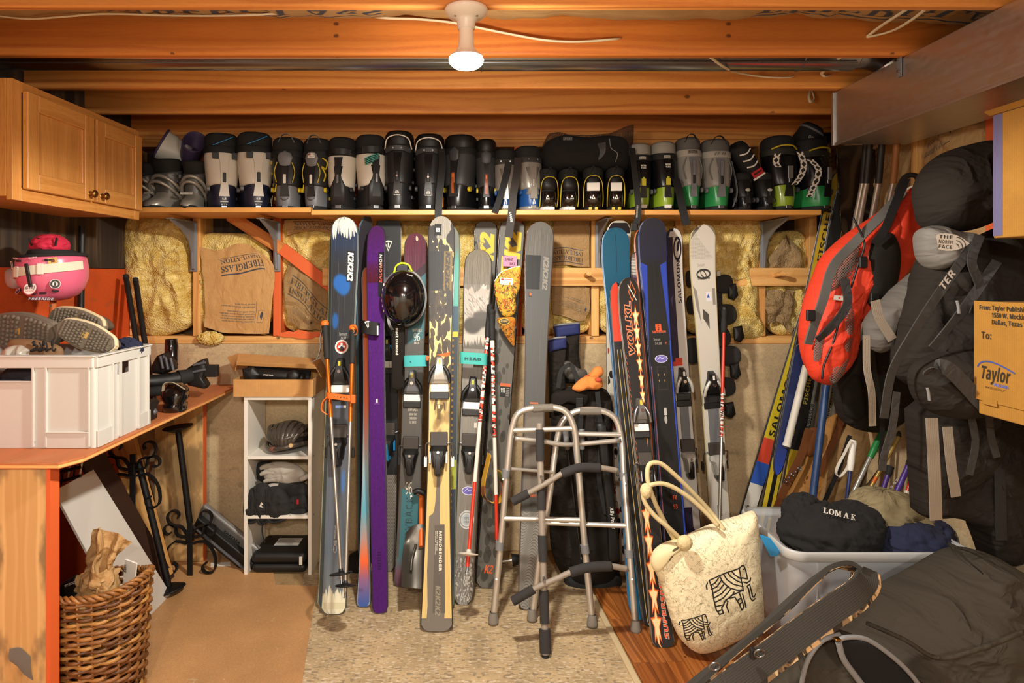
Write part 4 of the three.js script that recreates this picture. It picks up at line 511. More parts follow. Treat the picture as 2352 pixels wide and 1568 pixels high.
// ---------- skis ----------
// Built flat along y (tail at 0), top sheet towards +z, then stood up between a tail point and a tip point.
const skiRow='skis leaning in a row against the boot shelf';
function ski(label,o){
  const B=o.tailP ?? PF(o.tail[0],o.tail[1]),T=o.tipP ?? P(o.tip[0],o.tip[1],o.tip[2]);if (o.tailZ !== undefined) B.copy(P(o.tail[0],o.tail[1],o.tailZ));B.y=Math.max(B.y,0.006);
  const L=T.distanceTo(B),Y=T.clone().sub(B).normalize(),f=(o.face ?? V(0,0,1)).clone(),yaw=o.yaw ?? 0;f.applyAxisAngle(V(0,1,0),yaw);const Z=f.addScaledVector(Y,-f.dot(Y)).normalize(),X=Y.clone().cross(Z);
  const t=thing(o.name ?? 'ski',label,o.category ?? 'ski',B,o.group ?? skiRow);t.quaternion.setFromRotationMatrix(new THREE.Matrix4().makeBasis(X,Y,Z));
  const px2m=(w,z)=>w / F*(CAMZ - z),[w1,w2,w3]=o.m ?? [px2m(o.w[0],T.z),px2m(o.w[1],(T.z + B.z) / 2),px2m(o.w[2],B.z)].map((w)=>w / Math.max(0.35,Math.cos(yaw)));
  const N=56,tipR=o.tipR ?? 0.075,tailR=o.tailR ?? 0.028,rows=[],top=[],th0=o.thick ?? 0.014;
  for (let i=0;i <= N;i++){
    const s0=i / N,s=s0<0.12?0.12*(1 - Math.cos(s0 / 0.12*Math.PI / 2)):s0>0.84?0.84 + 0.16*Math.sin((s0 - 0.84) / 0.16*Math.PI / 2):s0,y=s*L;
    let w=s<0.45?lerp(w2,w3,((0.45 - s) / 0.45) ** 1.8):lerp(w2,w1,((s - 0.45) / 0.45) ** 1.8>1?1:((s - 0.45) / 0.45) ** 1.8);
    const dt=L - y,db=y;if (dt<tipR) w *= Math.max(0.02,(1 - (1 - dt / tipR) ** (o.tipE ?? 2.3)) ** (1 / (o.tipE ?? 2.3)));if (db<tailR) w *= Math.max(0.5,(1 - (1 - db / tailR) ** 3) ** (1 / 3));
    const th=th0*(0.45 + 0.55*Math.sin(clamp(s,0.05,0.95)*Math.PI)),z=(o.rocker ?? 0.05)*Math.max(0,(s - 0.84) / 0.16) ** 2 + (o.tailRocker ?? 0.012)*Math.max(0,(0.1 - s) / 0.1) ** 2 - (o.camber ?? 0.0)*Math.sin(s*Math.PI),h=w / 2,e=Math.min(h*0.4,0.004);
    rows.push([V(-h + e,y,z + th / 2),V(-h,y,z + th / 2 - e*0.6),V(-h,y,z - th / 2),V(h,y,z - th / 2),V(h,y,z + th / 2 - e*0.6),V(h - e,y,z + th / 2)]);top.push([-h + e,h - e,y,z + th / 2,s]);
 }
  part(t, 'core',gridGeo(rows,true,true,true,0.7),o.core ?? M.black);
  if (o.edge !== 0) for (const k of [2,3]) part(t, 'steel_edge',tube(rows.filter((_,i)=>i>1&&i<N - 1).map((r)=>r[k]),0.0012,{n:4,steps:40}),o.edge ?? M.steel);
  const pos=[],uv=[],idx=[];top.forEach(([a,b,y,z,s],i)=>{for (let j=0;j <= 4;j++){pos.push(lerp(a,b,j / 4),y,z + 0.0006);const xx=lerp(a,b,j / 4);uv.push(o.trueU?0.5 + xx / Math.max(w1,w3):j / 4,s);if (i<N&&j<4){const k=i*5 + j;idx.push(k,k + 1,k + 5,k + 5,k + 1,k + 6);}}});
  const g=new THREE.BufferGeometry();g.setAttribute('position',new THREE.Float32BufferAttribute(pos,3));g.setAttribute('uv',new THREE.Float32BufferAttribute(uv,2));g.setIndex(idx);g.computeVertexNormals();
  const tipY=o.tip?.[1] ?? 0,tailY=o.tail?.[1] ?? 1;let m=o.mat;
  if (o.draw){const W=o.cw ?? 160,H=1360;m=new THREE.MeshPhysicalMaterial({map:canvasTex(W,H,(c)=>o.draw(c,W,H,(py)=>(py - tipY) / (tailY - tipY)*H)),roughness:o.rough ?? 0.5,specularIntensity:0.6});}
  part(t, 'top_sheet',g,m ?? M.coal);
  t.userData.L=L;t.sOf=(py)=>(tailY - py) / (tailY - tipY)*L;t.skiW=w2;t.th=th0 / 2;t.basis={X,Y,Z,B,L};
  return t;
}
const delUD=(t)=>{delete t.userData.L;};
// alpine binding: toe piece, heel piece, brake arms
function binding(t,toePy,heelPy,o={}){
  const yt=t.sOf(toePy),yh=t.sOf(heelPy),z=t.th,w=Math.min(0.085,t.skiW*0.86),body=o.body ?? M.blackGloss===0?M.black:o.body ?? shinyBlack,k=o.k ?? 1;
  const sec=(y,hw,hh)=>[V(-hw,y,z),V(-hw,y,z + hh*0.6),V(-hw*0.6,y,z + hh),V(hw*0.6,y,z + hh),V(hw,y,z + hh*0.6),V(hw,y,z)].reverse();
  const toe=part(t, 'toe_piece',gridGeo([sec(yt - 0.045*k,w*0.46,0.018),sec(yt - 0.03*k,w*0.5,0.04),sec(yt,w*0.36,0.05),sec(yt + 0.035*k,w*0.24,0.046),sec(yt + 0.062*k,w*0.2,0.036),sec(yt + 0.072*k,w*0.15,0.012)],true,true,true,0.6),o.toe ?? body);
  for (const s of [-1,1]) part(toe, 'wing',tube([V(s*w*0.2,yt + 0.03*k,z + 0.04),V(s*w*0.46,yt - 0.005*k,z + 0.042),V(s*w*0.56,yt - 0.045*k,z + 0.036)],[0.008,0.009,0.006],{n:8}),o.wing ?? body);
  part(toe, 'adjusting_screw',rod(V(0,yt + 0.01*k,z + 0.045),V(0,yt + 0.01*k,z + 0.054),0.0075,14),M.chrome);part(toe, 'setting_window',box(0.01,0.022,0.004,0.001),o.dot ?? yellow,V(0,yt + 0.045*k,z + 0.044));
  part(t, 'toe_pad',box(w*0.95,0.034*k,0.016,0.004),o.pad ?? M.white,V(0,yt - 0.066*k,z + 0.008));part(t, 'toe_plate',box(w*1.02,0.03*k,0.012,0.004),body,V(0,yt - 0.098*k,z + 0.006));
  if (o.track) part(t, 'track_plate',box(w*0.6,yt - yh - 0.05,0.008,0.002),o.track,V(0,(yt + yh) / 2 - 0.01,z + 0.004));
  part(t, 'brake_pad',box(w*0.9,0.06*k,0.02,0.004),o.brakePad ?? mat(0x3c352f,0.6),V(0,yh + 0.055*k,z + 0.012));
  const heel=part(t, 'heel_piece',gridGeo([sec(yh - 0.075*k,w*0.2,0.03),sec(yh - 0.06*k,w*0.3,0.055),sec(yh - 0.02*k,w*0.34,0.062),sec(yh + 0.005*k,w*0.46,0.058),sec(yh + 0.025*k,w*0.4,0.035),sec(yh + 0.03*k,w*0.3,0.01)],true,true,true,0.6),o.heel ?? body);
  part(heel, 'release_lever',gridGeo([sec(yh - 0.095*k,w*0.16,0.05),sec(yh - 0.085*k,w*0.22,0.062),sec(yh - 0.04*k,w*0.16,0.074),sec(yh - 0.01*k,w*0.12,0.07)],true,true,true,0.6),o.lever ?? coal);part(heel, 'setting_window',box(0.016,0.026,0.004,0.001),o.win ?? M.gray,V(0,yh - 0.03*k,z + 0.068));part(heel, 'screw',rod(V(0,yh,z + 0.055),V(0,yh,z + 0.064),0.006,12),M.chrome);
  for (const s of [-1,1]){part(t, 'brake_arm',tube([V(s*w*0.3,yh + 0.035*k,z + 0.012),V(s*(w*0.56 + 0.006),yh + 0.038*k,z + 0.006),V(s*(w*0.58 + 0.008),yh - 0.0*k,z - 0.012),V(s*(w*0.58 + 0.008),yh - 0.03*k,z - 0.03)],0.0028,{n:6}),M.steel);part(t, 'brake_tip',box(0.014,0.045,0.012,0.004),o.brakeTip ?? M.black,V(s*(w*0.58 + 0.01),yh - 0.04*k,z - 0.03));if (o.accent) part(heel, 'accent',box(0.008,0.05*k,0.02,0.003),o.accent,V(s*w*0.42,yh - 0.02*k,z + 0.03));}
}
// paint helpers for the printed top sheets
const fillR=(c,col,x,y,w,h)=>{c.fillStyle=col;c.fillRect(x,y,w,h);};
const grad=(c,W,y0,y1,stops)=>{const g=c.createLinearGradient(0,y0,0,y1);stops.forEach(([p,col])=>g.addColorStop(p,col));c.fillStyle=g;c.fillRect(0,y0,W,y1 - y0);};
const grainLines=(c,W,H,seed,n,cols,a=0.25)=>{const R=mul(seed);for (let i=0;i<n;i++){c.fillStyle=cols[Math.floor(R()*cols.length)];c.globalAlpha=a*(0.4 + R());c.fillRect(R()*W,R()*H,0.6 + R()*1.4,30 + R()*160);} c.globalAlpha=1;};
const blobs=(c,W,H,seed,n,col,r0,r1,y0=0,y1=1,sq=1.6)=>{const R=mul(seed);c.fillStyle=col;for (let i=0;i<n;i++){const r=r0 + R()*(r1 - r0),x=R()*W,y=lerp(y0,y1,R())*H,a=R()*3;c.beginPath();c.ellipse(x,y,r,r*sq,a,0,7);c.fill();}};
const vText=(c,s,x,y0,y1,w,col,o={})=>{c.save();c.translate(x,(y0 + y1) / 2);c.rotate(o.up?-Math.PI / 2:Math.PI / 2);c.font=`${o.font ?? 'bold'} ${w}px ${o.family ?? 'sans-serif'}`;c.scale((y1 - y0) / (c.measureText(s).width||1),1);if (o.skew) c.transform(1,0,-o.skew,1,0,0);c.textAlign='center';c.textBaseline='middle';if (o.stroke){c.strokeStyle=o.stroke;c.lineWidth=o.sw ?? 4;c.strokeText(s,0,0);} c.fillStyle=col;c.fillText(s,0,0);c.restore();};
const hText=(c,s,x,y,w,size,col,font='bold')=>{c.save();c.translate(x,y);c.font=`${font} ${size}px sans-serif`;c.scale(w / (c.measureText(s).width||1),1);c.textAlign='center';c.textBaseline='middle';c.fillStyle=col;c.fillText(s,0,0);c.restore();};
const zig=(c,x,y0,y1,w,col,n,lw)=>vText(c, 'K2K2K2',x + w / 2,y0,y1,w*1.25,col,{skew:0.2,stroke:col,sw:lw*0.4});
const disc=(c,x,y,rx,ry,fill,ring,lw=3)=>{c.beginPath();c.ellipse(x,y,rx,ry,0,0,7);c.fillStyle=fill;c.fill();if (ring){c.strokeStyle=ring;c.lineWidth=lw;c.stroke();}};
const mountainSticker=(c,x,y,rx,ry)=>{disc(c,x,y,rx,ry, '#dcd8ec');disc(c,x,y,rx*0.9,ry*0.86, '#6a62a8');c.strokeStyle='#e8e6f4';c.lineWidth=2;c.beginPath();c.moveTo(x - rx*0.6,y + ry*0.2);c.lineTo(x - rx*0.2,y - ry*0.5);c.lineTo(x + rx*0.1,y);c.lineTo(x + rx*0.5,y - ry*0.3);c.stroke();};

// 1 dark blue pair at the left end
const s1=ski('dark ski with white tip, blue blots and white zigzag logo at the left end',{tip:[795,505,0.3],tail:[767,1410],w:[61,53,58],core:mat(0x44504a,0.5),trueU:0,draw:(c,W,H,Y)=>{
  fillR(c, '#222326',0,0,W,H);grainLines(c,W,H,3,260,['#3a3c40', '#15161a'],0.4);grad(c,W,0,Y(640),[[0, 'rgba(24,44,84,0.9)'],[0.5, 'rgba(28,50,90,0.55)'],[1, 'rgba(30,40,60,0)']]);
  grad(c,W,Y(860),H,[[0, 'rgba(90,98,108,0)'],[0.3, 'rgba(98,104,112,0.75)'],[0.75, 'rgba(92,104,118,0.9)'],[1, 'rgba(120,126,126,1)']]);grainLines(c,W,H,9,160,['#2a2c30', '#8d949c'],0.25);
  const R=mul(4);for (let k=0;k<60;k++){c.fillStyle='rgba(214,212,200,0.8)';c.beginPath();c.ellipse(R()*W,Y(505) + R()*44,7,14 + R()*26,0,0,7);c.fill();c.fillStyle='rgba(222,218,190,0.75)';c.beginPath();c.ellipse(R()*W,H - 6 - R()*40,8,14 + R()*30,0,0,7);c.fill();} fillR(c, '#cfc9a8',0,H - 34,W,20);
  c.filter='blur(5px)';blobs(c,W,H,2,1, '#1d5aa2',30,34,0.175,0.18,1.3);disc(c,80,Y(672),44,36, '#1c59a0');disc(c,28,Y(758),22,30, '#1b4f8c');disc(c,118,Y(1130),16,40, 'rgba(60,110,180,0.7)');c.filter='none';
  fillR(c, '#15161a',96,Y(586),48,Y(662) - Y(586));vText(c, 'K2K2K2',120,Y(589),Y(660),46, '#e6e2d6',{skew:0.2,stroke: '#e6e2d6',sw:3});
  hText(c, 'Tennant',84,Y(790),60,16, '#a8a49a', 'italic');hText(c, '54.88',88,Y(799),40,14, '#a8a49a', 'italic');const y=Y(820);c.save();c.translate(0,y*0.48);c.scale(1,0.52);disc(c,78,y,48,48, '#d8d4c8');disc(c,78,y,36,36, '#c33326');c.fillStyle='#f0ece2';c.fillRect(70,y - 26,16,50);c.fillRect(52,y - 8,52,15);c.fillStyle='#222';c.beginPath();c.moveTo(58,y + 14);c.lineTo(78,y - 8);c.lineTo(98,y + 14);c.lineTo(90,y + 30);c.lineTo(66,y + 30);c.fill();c.restore();
  fillR(c, '#6f87b8',46,Y(958),60,8);fillR(c, '#d8d4c8',106,Y(958),18,8);hText(c, '177',76,Y(1262),22,18, '#c8c4b8');disc(c,76,Y(1275),12,12, 'rgba(0,0,0,0)', '#c8c4b8',2);vText(c, 'all terrain',72,Y(1225),Y(1255),11, '#c8c4b8');}});
binding(s1,885,1045,{body:coal});
const s1b=ski('pale edged ski strapped behind the dark blue blotted ski',{tip:[788,522,0.262],tail:[758,1398],w:[60,52,56],core:mat(0x9aa07c,0.5),mat:mat(0x3a4648,0.5),rocker:0.0});
// 2 narrow dark ski behind, 3 purple skin pair
ski('narrow dark ski turned edge-on between the blue and the purple ski',{tip:[829,496,0.22],tail:[838,1300],w:[24,20,24],yaw:0.9,core:mat(0x3a5860,0.5),mat:mat(0x2e2c32,0.5)});
const s3b=ski('ski showing an orange and pale blue base beside the purple ski',{tip:[846,620,0.2],tail:[836,1394],w:[26,14,32],core:mat(0x8a9aa8,0.5),tailR:0.02,draw:(c,W,H,Y)=>grad(c,W,0,H,[[0, '#c9642c'],[0.42, '#e2683a'],[0.52, '#c88a78'],[0.62, '#9ab0b4'],[0.74, '#5aa0b4'],[0.82, '#b08a80'],[0.88, '#e8602c'],[0.93, '#8a5a80'],[1, '#2c4e94']])});
const s3=ski('purple ski base covered by a climbing skin, slim lettering on its right edge',{tip:[862,512,0.3],tail:[874,1408],w:[42,37,36],core:mat(0x2a1a34,0.6),rocker:-0.05,camber:-0.02,rough:0.85,coat:0,draw:(c,W,H,Y)=>{fillR(c, '#431062',0,0,W,H);const R=mul(6);for (let i=0;i<900;i++){c.fillStyle=R()<0.5?'rgba(30,6,46,0.5)':'rgba(104,44,132,0.35)';c.fillRect(R()*W,R()*H,2 + R()*3,2 + R()*9);} grad(c,W,0,Y(610),[[0, 'rgba(70,26,72,0.8)'],[1, 'rgba(70,26,72,0)']]);fillR(c, '#17151a',104,Y(587),56,Y(700) - Y(587));vText(c, 'SALOMON',130,Y(592),Y(665),34, '#cfc8c0',{up:1,skew:0.1});c.globalCompositeOperation='multiply';grad(c,160,Y(606),Y(664),[[0, '#ffffff'],[0.3, '#ffb0a0'],[1, '#ff5a40']]);c.globalCompositeOperation='source-over';fillR(c, '#ff000000',0,0,1,1);fillR(c, '#c8c0c8',70,Y(942),22,14);hText(c, 'salomon',80,Y(952),60,12, '#6c4488');c.fillStyle='#2e0a44';for (let k=0;k<7;k++) c.fillRect(58,Y(1280) + k*9,46,5);}});
{const t=thing('ski_strap', 'black ski strap with a white triangle badge round the purple ski', 'strap',P(852,752,0.42));wpart(t, 'band',strap([P(832,750,0.42),P(838,751,0.455),P(866,755,0.46),P(868,757,0.4),P(838,752,0.39)],0.058,0.003,V(0.1,1,0)),M.web);wpart(t, 'badge_print',lay(print(0.03,0.034,(c,W,H)=>{c.fillStyle='#ddd8cc';c.beginPath();c.moveTo(0,H*0.15);c.quadraticCurveTo(W / 2,-H*0.1,W,H*0.15);c.lineTo(W / 2,H);c.fill();c.fillStyle='#222';c.beginPath();c.moveTo(W*0.15,H*0.22);c.lineTo(W*0.85,H*0.22);c.lineTo(W / 2,H*0.85);c.fill();c.fillStyle='#ddd8cc';c.fillRect(W*0.45,H*0.3,W*0.16,H*0.4);}),P(845,745,0.464),V(1,0,-0.1),V(0,1,0)),printMat);wpart(t, 'white_tab',boxAt(P(866,748,0.46),P(869,770,0.466),0.001),M.white);}
// 4 black ski with straight tip edge, knit skin at the tail
const s4=ski('black ski with a white triangle badge and a grey knit lower end',{tip:[893,505,0.16],tail:[890,1312],w:[56,46,42],tipR:0.02,tipE:5,tailR:0.08,rocker:0,rough:0.55,draw:(c,W,H,Y)=>{fillR(c, '#242426',0,0,W,H);grainLines(c,W,H,12,120,['#34343a', '#141416'],0.4);fillR(c, '#5e5c58',0,Y(640),W*0.5,Y(668) - Y(640));fillR(c, '#d8d4c8',30,Y(652),22,26);const y=Y(556);c.fillStyle='#d8d2c4';c.beginPath();c.moveTo(50,y);c.quadraticCurveTo(78,y - 10,106,y);c.lineTo(78,y + 40);c.fill();c.fillStyle='#222';c.beginPath();c.moveTo(58,y + 3);c.lineTo(98,y + 3);c.lineTo(78,y + 32);c.fill();c.fillStyle='#d8d2c4';c.fillRect(74,y + 5,7,18);fillR(c, '#77716a',0,Y(1095),W,H);for (let q=Y(1095);q<H;q+=7){for (let x=0;x<W;x+=8){c.fillStyle=(x / 8 + Math.floor(q / 7)) % 2?'#8d877e':'#655f58';c.fillRect(x,q,7,5);}}}});
s4.skiW=0.1;binding(s4,810,1015,{body:coal,accent:blueStrap,wing:blueStrap,lever:blueStrap});
// 5 maroon and teal touring ski
const s5=ski('touring ski with maroon tip, teal lower half and white number 96',{tip:[957,539,0.24],tail:[936,1348],w:[53,46,62],core:mat(0x4a4846,0.5),draw:(c,W,H,Y)=>{
  fillR(c, '#5c5852',0,0,W,H);grainLines(c,W,H,21,300,['#7c766c', '#454038', '#8a8478'],0.35);fillR(c, '#5a2a3a',0,0,W,Y(640));grainLines(c,W,Y(600),22,160,['#7a4656', '#3c1a28'],0.4);fillR(c, '#57534e',0,Y(628),W,H);c.fillStyle='#3a2a30';c.beginPath();c.moveTo(0,Y(650));c.lineTo(W,Y(606));c.lineTo(W,Y(640));c.lineTo(0,Y(690));c.fill();c.fillStyle='#3d6a70';c.beginPath();c.moveTo(60,Y(660));c.lineTo(W,Y(630));c.lineTo(W,Y(785));c.lineTo(30,Y(800));c.lineTo(30,Y(760));c.fill();grainLines(c,W,H,23,200,['#7c766c', '#3a352e'],0.2);for (let k=0;k<12;k++) fillR(c, '#2f4a4e',50 + k*8,Y(732 + (k % 3)*4),4,30);disc(c,92,Y(551),9,8, '#b8a078', '#e0d8c8',3);
  hText(c, 'WAYBACK',104,Y(767),76,16, '#cfc8b8');hText(c, '96',104,Y(783),56,46, '#d8d2c4', 'normal');hText(c, '106-178',104,Y(797),46,10, '#cfc8b8');
  hText(c, 'WAYBACK',88,Y(951),84,18, '#b8b0a2');for (let k=0;k<3;k++) hText(c,['88 96 106', 'CARBON', 'K2 SKIS'][k],88,Y(962 + k*9),66,13, '#b8b0a2'); 
  c.fillStyle='#3f7078';c.beginPath();c.moveTo(16,Y(1130));c.lineTo(W,Y(1150));c.lineTo(W,Y(1240));c.lineTo(60,Y(1300));c.lineTo(16,Y(1300));c.fill();grad(c,W,Y(1285),H,[[0, '#4a6a6c'],[0.5, '#6c4a56'],[1, '#4c2c38']]);hText(c, '96',70,Y(1130),56,62, '#dcd6c8', 'normal');disc(c,92,Y(1150),9,9, '#dcd6c8');vText(c, 'WAYBACK',78,Y(1150),Y(1262),74, '#35464a',{up:1});for (let q=Y(1150);q<Y(1270);q+=9) fillR(c, '#3f7078',36,q,90,3);}});
binding(s5,893,1052,{body:coal,toe:midGray,pad:M.white,k:0.95,lever:M.black});
{const t=thing('ski_strap', 'teal ski strap with a dark hook emblem', 'strap',P(953,829,0.48));const d=s5.basis,m=P(952,829,0.474);wpart(t, 'band',strap([P(929,830,0.43),P(930,829,0.468),P(977,828,0.474),P(978,828,0.43),P(954,829,0.422)],0.05,0.003,V(0,1,0),{steps:40}),mat(0x3fa8a8,0.6));wpart(t, 'emblem_print',lay(print(0.03,0.03,(c,W,H)=>{c.strokeStyle='#2e3c40';c.lineWidth=W*0.13;c.beginPath();c.moveTo(W*0.1,H*0.5);c.quadraticCurveTo(W*0.4,H*1.1,W*0.85,H*0.1);c.stroke();}),P(948,829,0.479),V(1,0,-0.1),V(0,1,0)),printMat);}
// 6 cream and black mottled ski in front, teal companion behind it
const s6=ski('longest ski in front, cream with black mottling and a white name down its tail',{tip:[1015,505,0.335],tail:[1003,1450],w:[60,51,76],cw:192,core:mat(0x2a2724,0.5),draw:(c,W,H,Y)=>{
  fillR(c, '#d0b472',0,0,W,H);grainLines(c,W,H,31,200,['#e2cc90', '#b0904c'],0.3);c.filter='blur(4px)';blobs(c,W,H,44,16, 'rgba(110,86,48,0.55)',10,22,0.42,0.62,2);c.filter='none';fillR(c, '#8a8478',0,0,W,Y(560));grainLines(c,W,Y(560),33,140,['#c8c2b4', '#5a554c'],0.5);
  blobs(c,W,H,35,30, '#221c18',10,20,0.03,0.12,1.5);blobs(c,W,H,36,90, 'rgba(52,40,26,0.9)',8,18,0.12,0.4,1.8);blobs(c,W,H,37,16, 'rgba(70,52,30,0.85)',6,14,0.4,0.5,2.2);fillR(c, '#0e0c0b',0,Y(590),112,Y(690) - Y(590));fillR(c, '#6b5524',118,Y(590),W - 128,Y(690) - Y(590));zig(c,130,Y(592),Y(688),36, '#2c2620',5,9);blobs(c,W,H,40,22, 'rgba(38,30,22,0.9)',10,20,0.2,0.27,1.5);
  c.fillStyle='#6c655c';c.beginPath();c.moveTo(80,Y(1125));c.lineTo(112,Y(1125));c.lineTo(112,Y(1232));c.lineTo(150,Y(1232));c.lineTo(150,Y(1400));c.lineTo(140,H);c.lineTo(30,H);c.lineTo(34,Y(1400));c.lineTo(22,Y(1330));c.lineTo(22,Y(1215));c.lineTo(50,Y(1210));c.quadraticCurveTo(78,Y(1200),80,Y(1125));c.fill();c.fillRect(0,Y(1425),W,H);grainLines(c,W,H,41,90,['#8a8276', '#4c463e'],0.22);c.fillStyle='#5a544c';c.fillRect(68,Y(1234),82,Y(1415) - Y(1234));grainLines(c,W,H,42,60,['#857d70'],0.15);vText(c, 'MINDBENDER',116,Y(1246),Y(1330),30, '#e2dccc');vText(c, '85Ti: 178cm',90,Y(1246),Y(1288),13, '#cfc8b8');vText(c, 'alliance  titanal',78,Y(1246),Y(1296),9, '#cfc8b8');zig(c,84,Y(1360),Y(1420),36, '#8a826f',3,4);
  fillR(c, '#5e4c24',74,Y(965),34,Y(1000) - Y(965));fillR(c, '#d2c69c',84,Y(966),16,14);}});
binding(s6,893,1075,{toe:mat(0xb0aba0,0.35,0.3),body:shinyBlack,pad:M.white,brakeTip:M.white,accent:M.white});
const s6b=ski('teal and dark ski behind the cream mottled one',{tip:[1027,522,0.27],tail:[1013,1400],w:[60,62,60],core:mat(0x5c6a58,0.5),draw:(c,W,H,Y)=>{fillR(c, '#4f9a8c',0,0,W,H);grad(c,W,0,Y(610),[[0, '#77736a'],[0.6, '#6c7068'],[1, '#4f9a8c']]);fillR(c, '#2f4858',0,Y(720),W,Y(790) - Y(720));fillR(c, '#cfae2c',100,Y(782),60,20);fillR(c, '#30343c',0,Y(795),W,H);for (let k=0;k<40;k++) fillR(c, '#8a6a20',120,Y(800) + k*22,16,8);fillR(c, '#9aa030',130,Y(1080),30,100);}});
{const t=thing('ski_strap', 'orange rubber ski strap with punched holes', 'strap',P(1008,818,0.5));wpart(t, 'band',strap([P(982,823,0.455),P(983,822,0.49),P(1008,818,0.497),P(1034,813,0.494),P(1035,812,0.455),P(1008,817,0.44)],0.018,0.004,V(0,1,0),{steps:40}),mat(0xd8622a,0.5));for (let k=0;k<5;k++) wpart(t, 'hole',rod(P(996 + k*7,820 - k*1.1,0.492),P(996 + k*7,820 - k*1.1,0.5005),0.002,8),M.blackMatte);wpart(t, 'end_tab',boxAt(P(979,816,0.485),P(986,828,0.5),0.002),mat(0xd8622a,0.5));}
// 7 grey mountain printed ski
const s7=ski('grey ski printed with a snowy mountain, purple oval sticker near its tail',{tip:[1100,578,0.3],tail:[1063,1388],w:[63,51,46],core:mat(0x3a3834,0.5),tailR:0.06,draw:(c,W,H,Y)=>{
  fillR(c, '#7d776e',0,0,W,H);grainLines(c,W,H,51,420,['#9a948a', '#5c564e', '#aba59a'],0.4);fillR(c, '#716b60',0,0,W,Y(660));grainLines(c,W,Y(660),52,160,['#8d877a', '#544f46'],0.5);
  c.fillStyle='#a49c92';c.beginPath();c.moveTo(0,Y(672));for (let x=0;x <= W;x+=6) c.lineTo(x,Y(676) - 22*noise(x*0.045,3) + 14*noise(x*0.2,5) - Math.max(0,30 - Math.abs(x - 120))*0.6);c.lineTo(W,Y(812));c.lineTo(0,Y(812));c.fill();const R=mul(8);for (let i=0;i<160;i++){c.fillStyle=['#645d54', '#4a443e', '#c8c0b4'][i % 3];c.globalAlpha=0.5;const x=R()*W,y=Y(680) + R()*110;c.beginPath();c.moveTo(x,y);c.lineTo(x + 10 + R()*18,y + 14 + R()*20);c.lineTo(x + 4,y + 10);c.fill();} c.globalAlpha=1;c.filter='blur(4px)';disc(c,60,Y(760),60,34, '#403a34');disc(c,110,Y(750),56,26, '#443e38');disc(c,120,Y(735),60,18, '#4c4640');c.filter='none';fillR(c, '#b2a99c',0,Y(782),W,34);for (let k=0;k<16;k++){const x=8 + k*10,h=20 + 36*noise(k*1.7,4);c.fillStyle='#5c564c';c.beginPath();c.moveTo(x,Y(812) - h);c.lineTo(x + 7,Y(816));c.lineTo(x - 7,Y(816));c.fill();}
  c.fillStyle='#c4bcae';c.beginPath();c.moveTo(104,Y(669));c.lineTo(118,Y(660));c.lineTo(124,Y(666));c.lineTo(140,Y(659));c.lineTo(134,Y(668));c.lineTo(122,Y(671));c.lineTo(116,Y(666));c.fill();hText(c, '108  125',70,Y(972),50,20, '#b8b2a6');fillR(c, '#c4beb2',104,Y(988),22,20);
  mountainSticker(c,84,Y(1143),52,16);const y=Y(1207);disc(c,80,y,58,32, 'rgba(200,204,206,0.35)', 'rgba(214,216,216,0.9)',4);disc(c,80,y,42,23, '#aeb4b6', '#d0d2d0',3);hText(c, 'DPS',80,y - 6,36,13, '#70767a');hText(c, 'USA',80,y + 9,40,10, '#70767a');for (let i=0;i<260;i++){c.fillStyle=i % 2?'rgba(220,216,208,0.6)':'rgba(80,76,70,0.5)';c.fillRect(R()*W,Y(1285) + R()*(H - Y(1285)),3 + R()*8,3 + R()*12);}}});
binding(s7,917,1055,{body:shinyBlack,pad:M.white,k:0.95});
{const t=thing('ski_strap', 'teal ski strap lettered in dark capitals round the mountain ski', 'strap',P(1087,823,0.5));wpart(t, 'band',strap([P(1058,820,0.44),P(1059,821,0.487),P(1087,823,0.492),P(1115,825,0.487),P(1116,826,0.44),P(1087,823,0.43)],0.052,0.003,V(0,1,0),{steps:40}),mat(0x3fa8a0,0.6));wpart(t, 'lettering_print',lay(print(0.082,0.018,text('HEAD', '#24484a')),P(1086,823,0.4985),V(1,-0.05,0),V(0.05,1,0)),printMat);}
// 8 two skis with big yellow letters behind
const k2big=(seed,low)=>(c,W,H,Y)=>{fillR(c, '#5e5a52',0,0,W,H);grainLines(c,W,H,seed,200,['#77726a', '#454039'],0.3);blobs(c,W,H,seed + 1,60, 'rgba(52,48,42,0.7)',8,22,0.25,1,1.2);c.save();c.translate(10,Y(598));c.rotate(-Math.PI / 2);c.font='bold 150px sans-serif';c.scale(0.62,0.9);c.textBaseline='top';c.fillStyle='#d8b424';c.transform(1,0,-0.2,1,0,0);c.strokeStyle='#d8b424';c.lineWidth=14;c.strokeText('K2',14,4);c.fillText('K2',14,4);c.restore();if (low){c.fillStyle='#d8b424';c.fillRect(20,Y(596),40,Y(680) - Y(596));fillR(c, '#d2602a',70,Y(897),80,18);fillR(c, '#1c1a18',70,Y(904),80,40);hText(c, '112',92,Y(913),36,24, '#d8d2c4');for (let k=0;k<5;k++) fillR(c, '#8a8478',118,Y(907) + k*7,26,3);hText(c, 'K2',74,Y(1312),60,40, '#e0602c', 'italic bold');}};
ski('grey ski with large yellow letters half hidden behind the mountain ski',{tip:[1117,508,0.12],tail:[1090,1300],w:[52,44,50],tipR:0.03,rocker:0,draw:k2big(61,false)});
const s8=ski('wide grey mottled ski with large yellow letters carrying the pink note',{tip:[1178,507,0.16],tail:[1120,1350],w:[58,50,60],tipR:0.03,rocker:0,tailR:0.05,draw:k2big(67,true)});
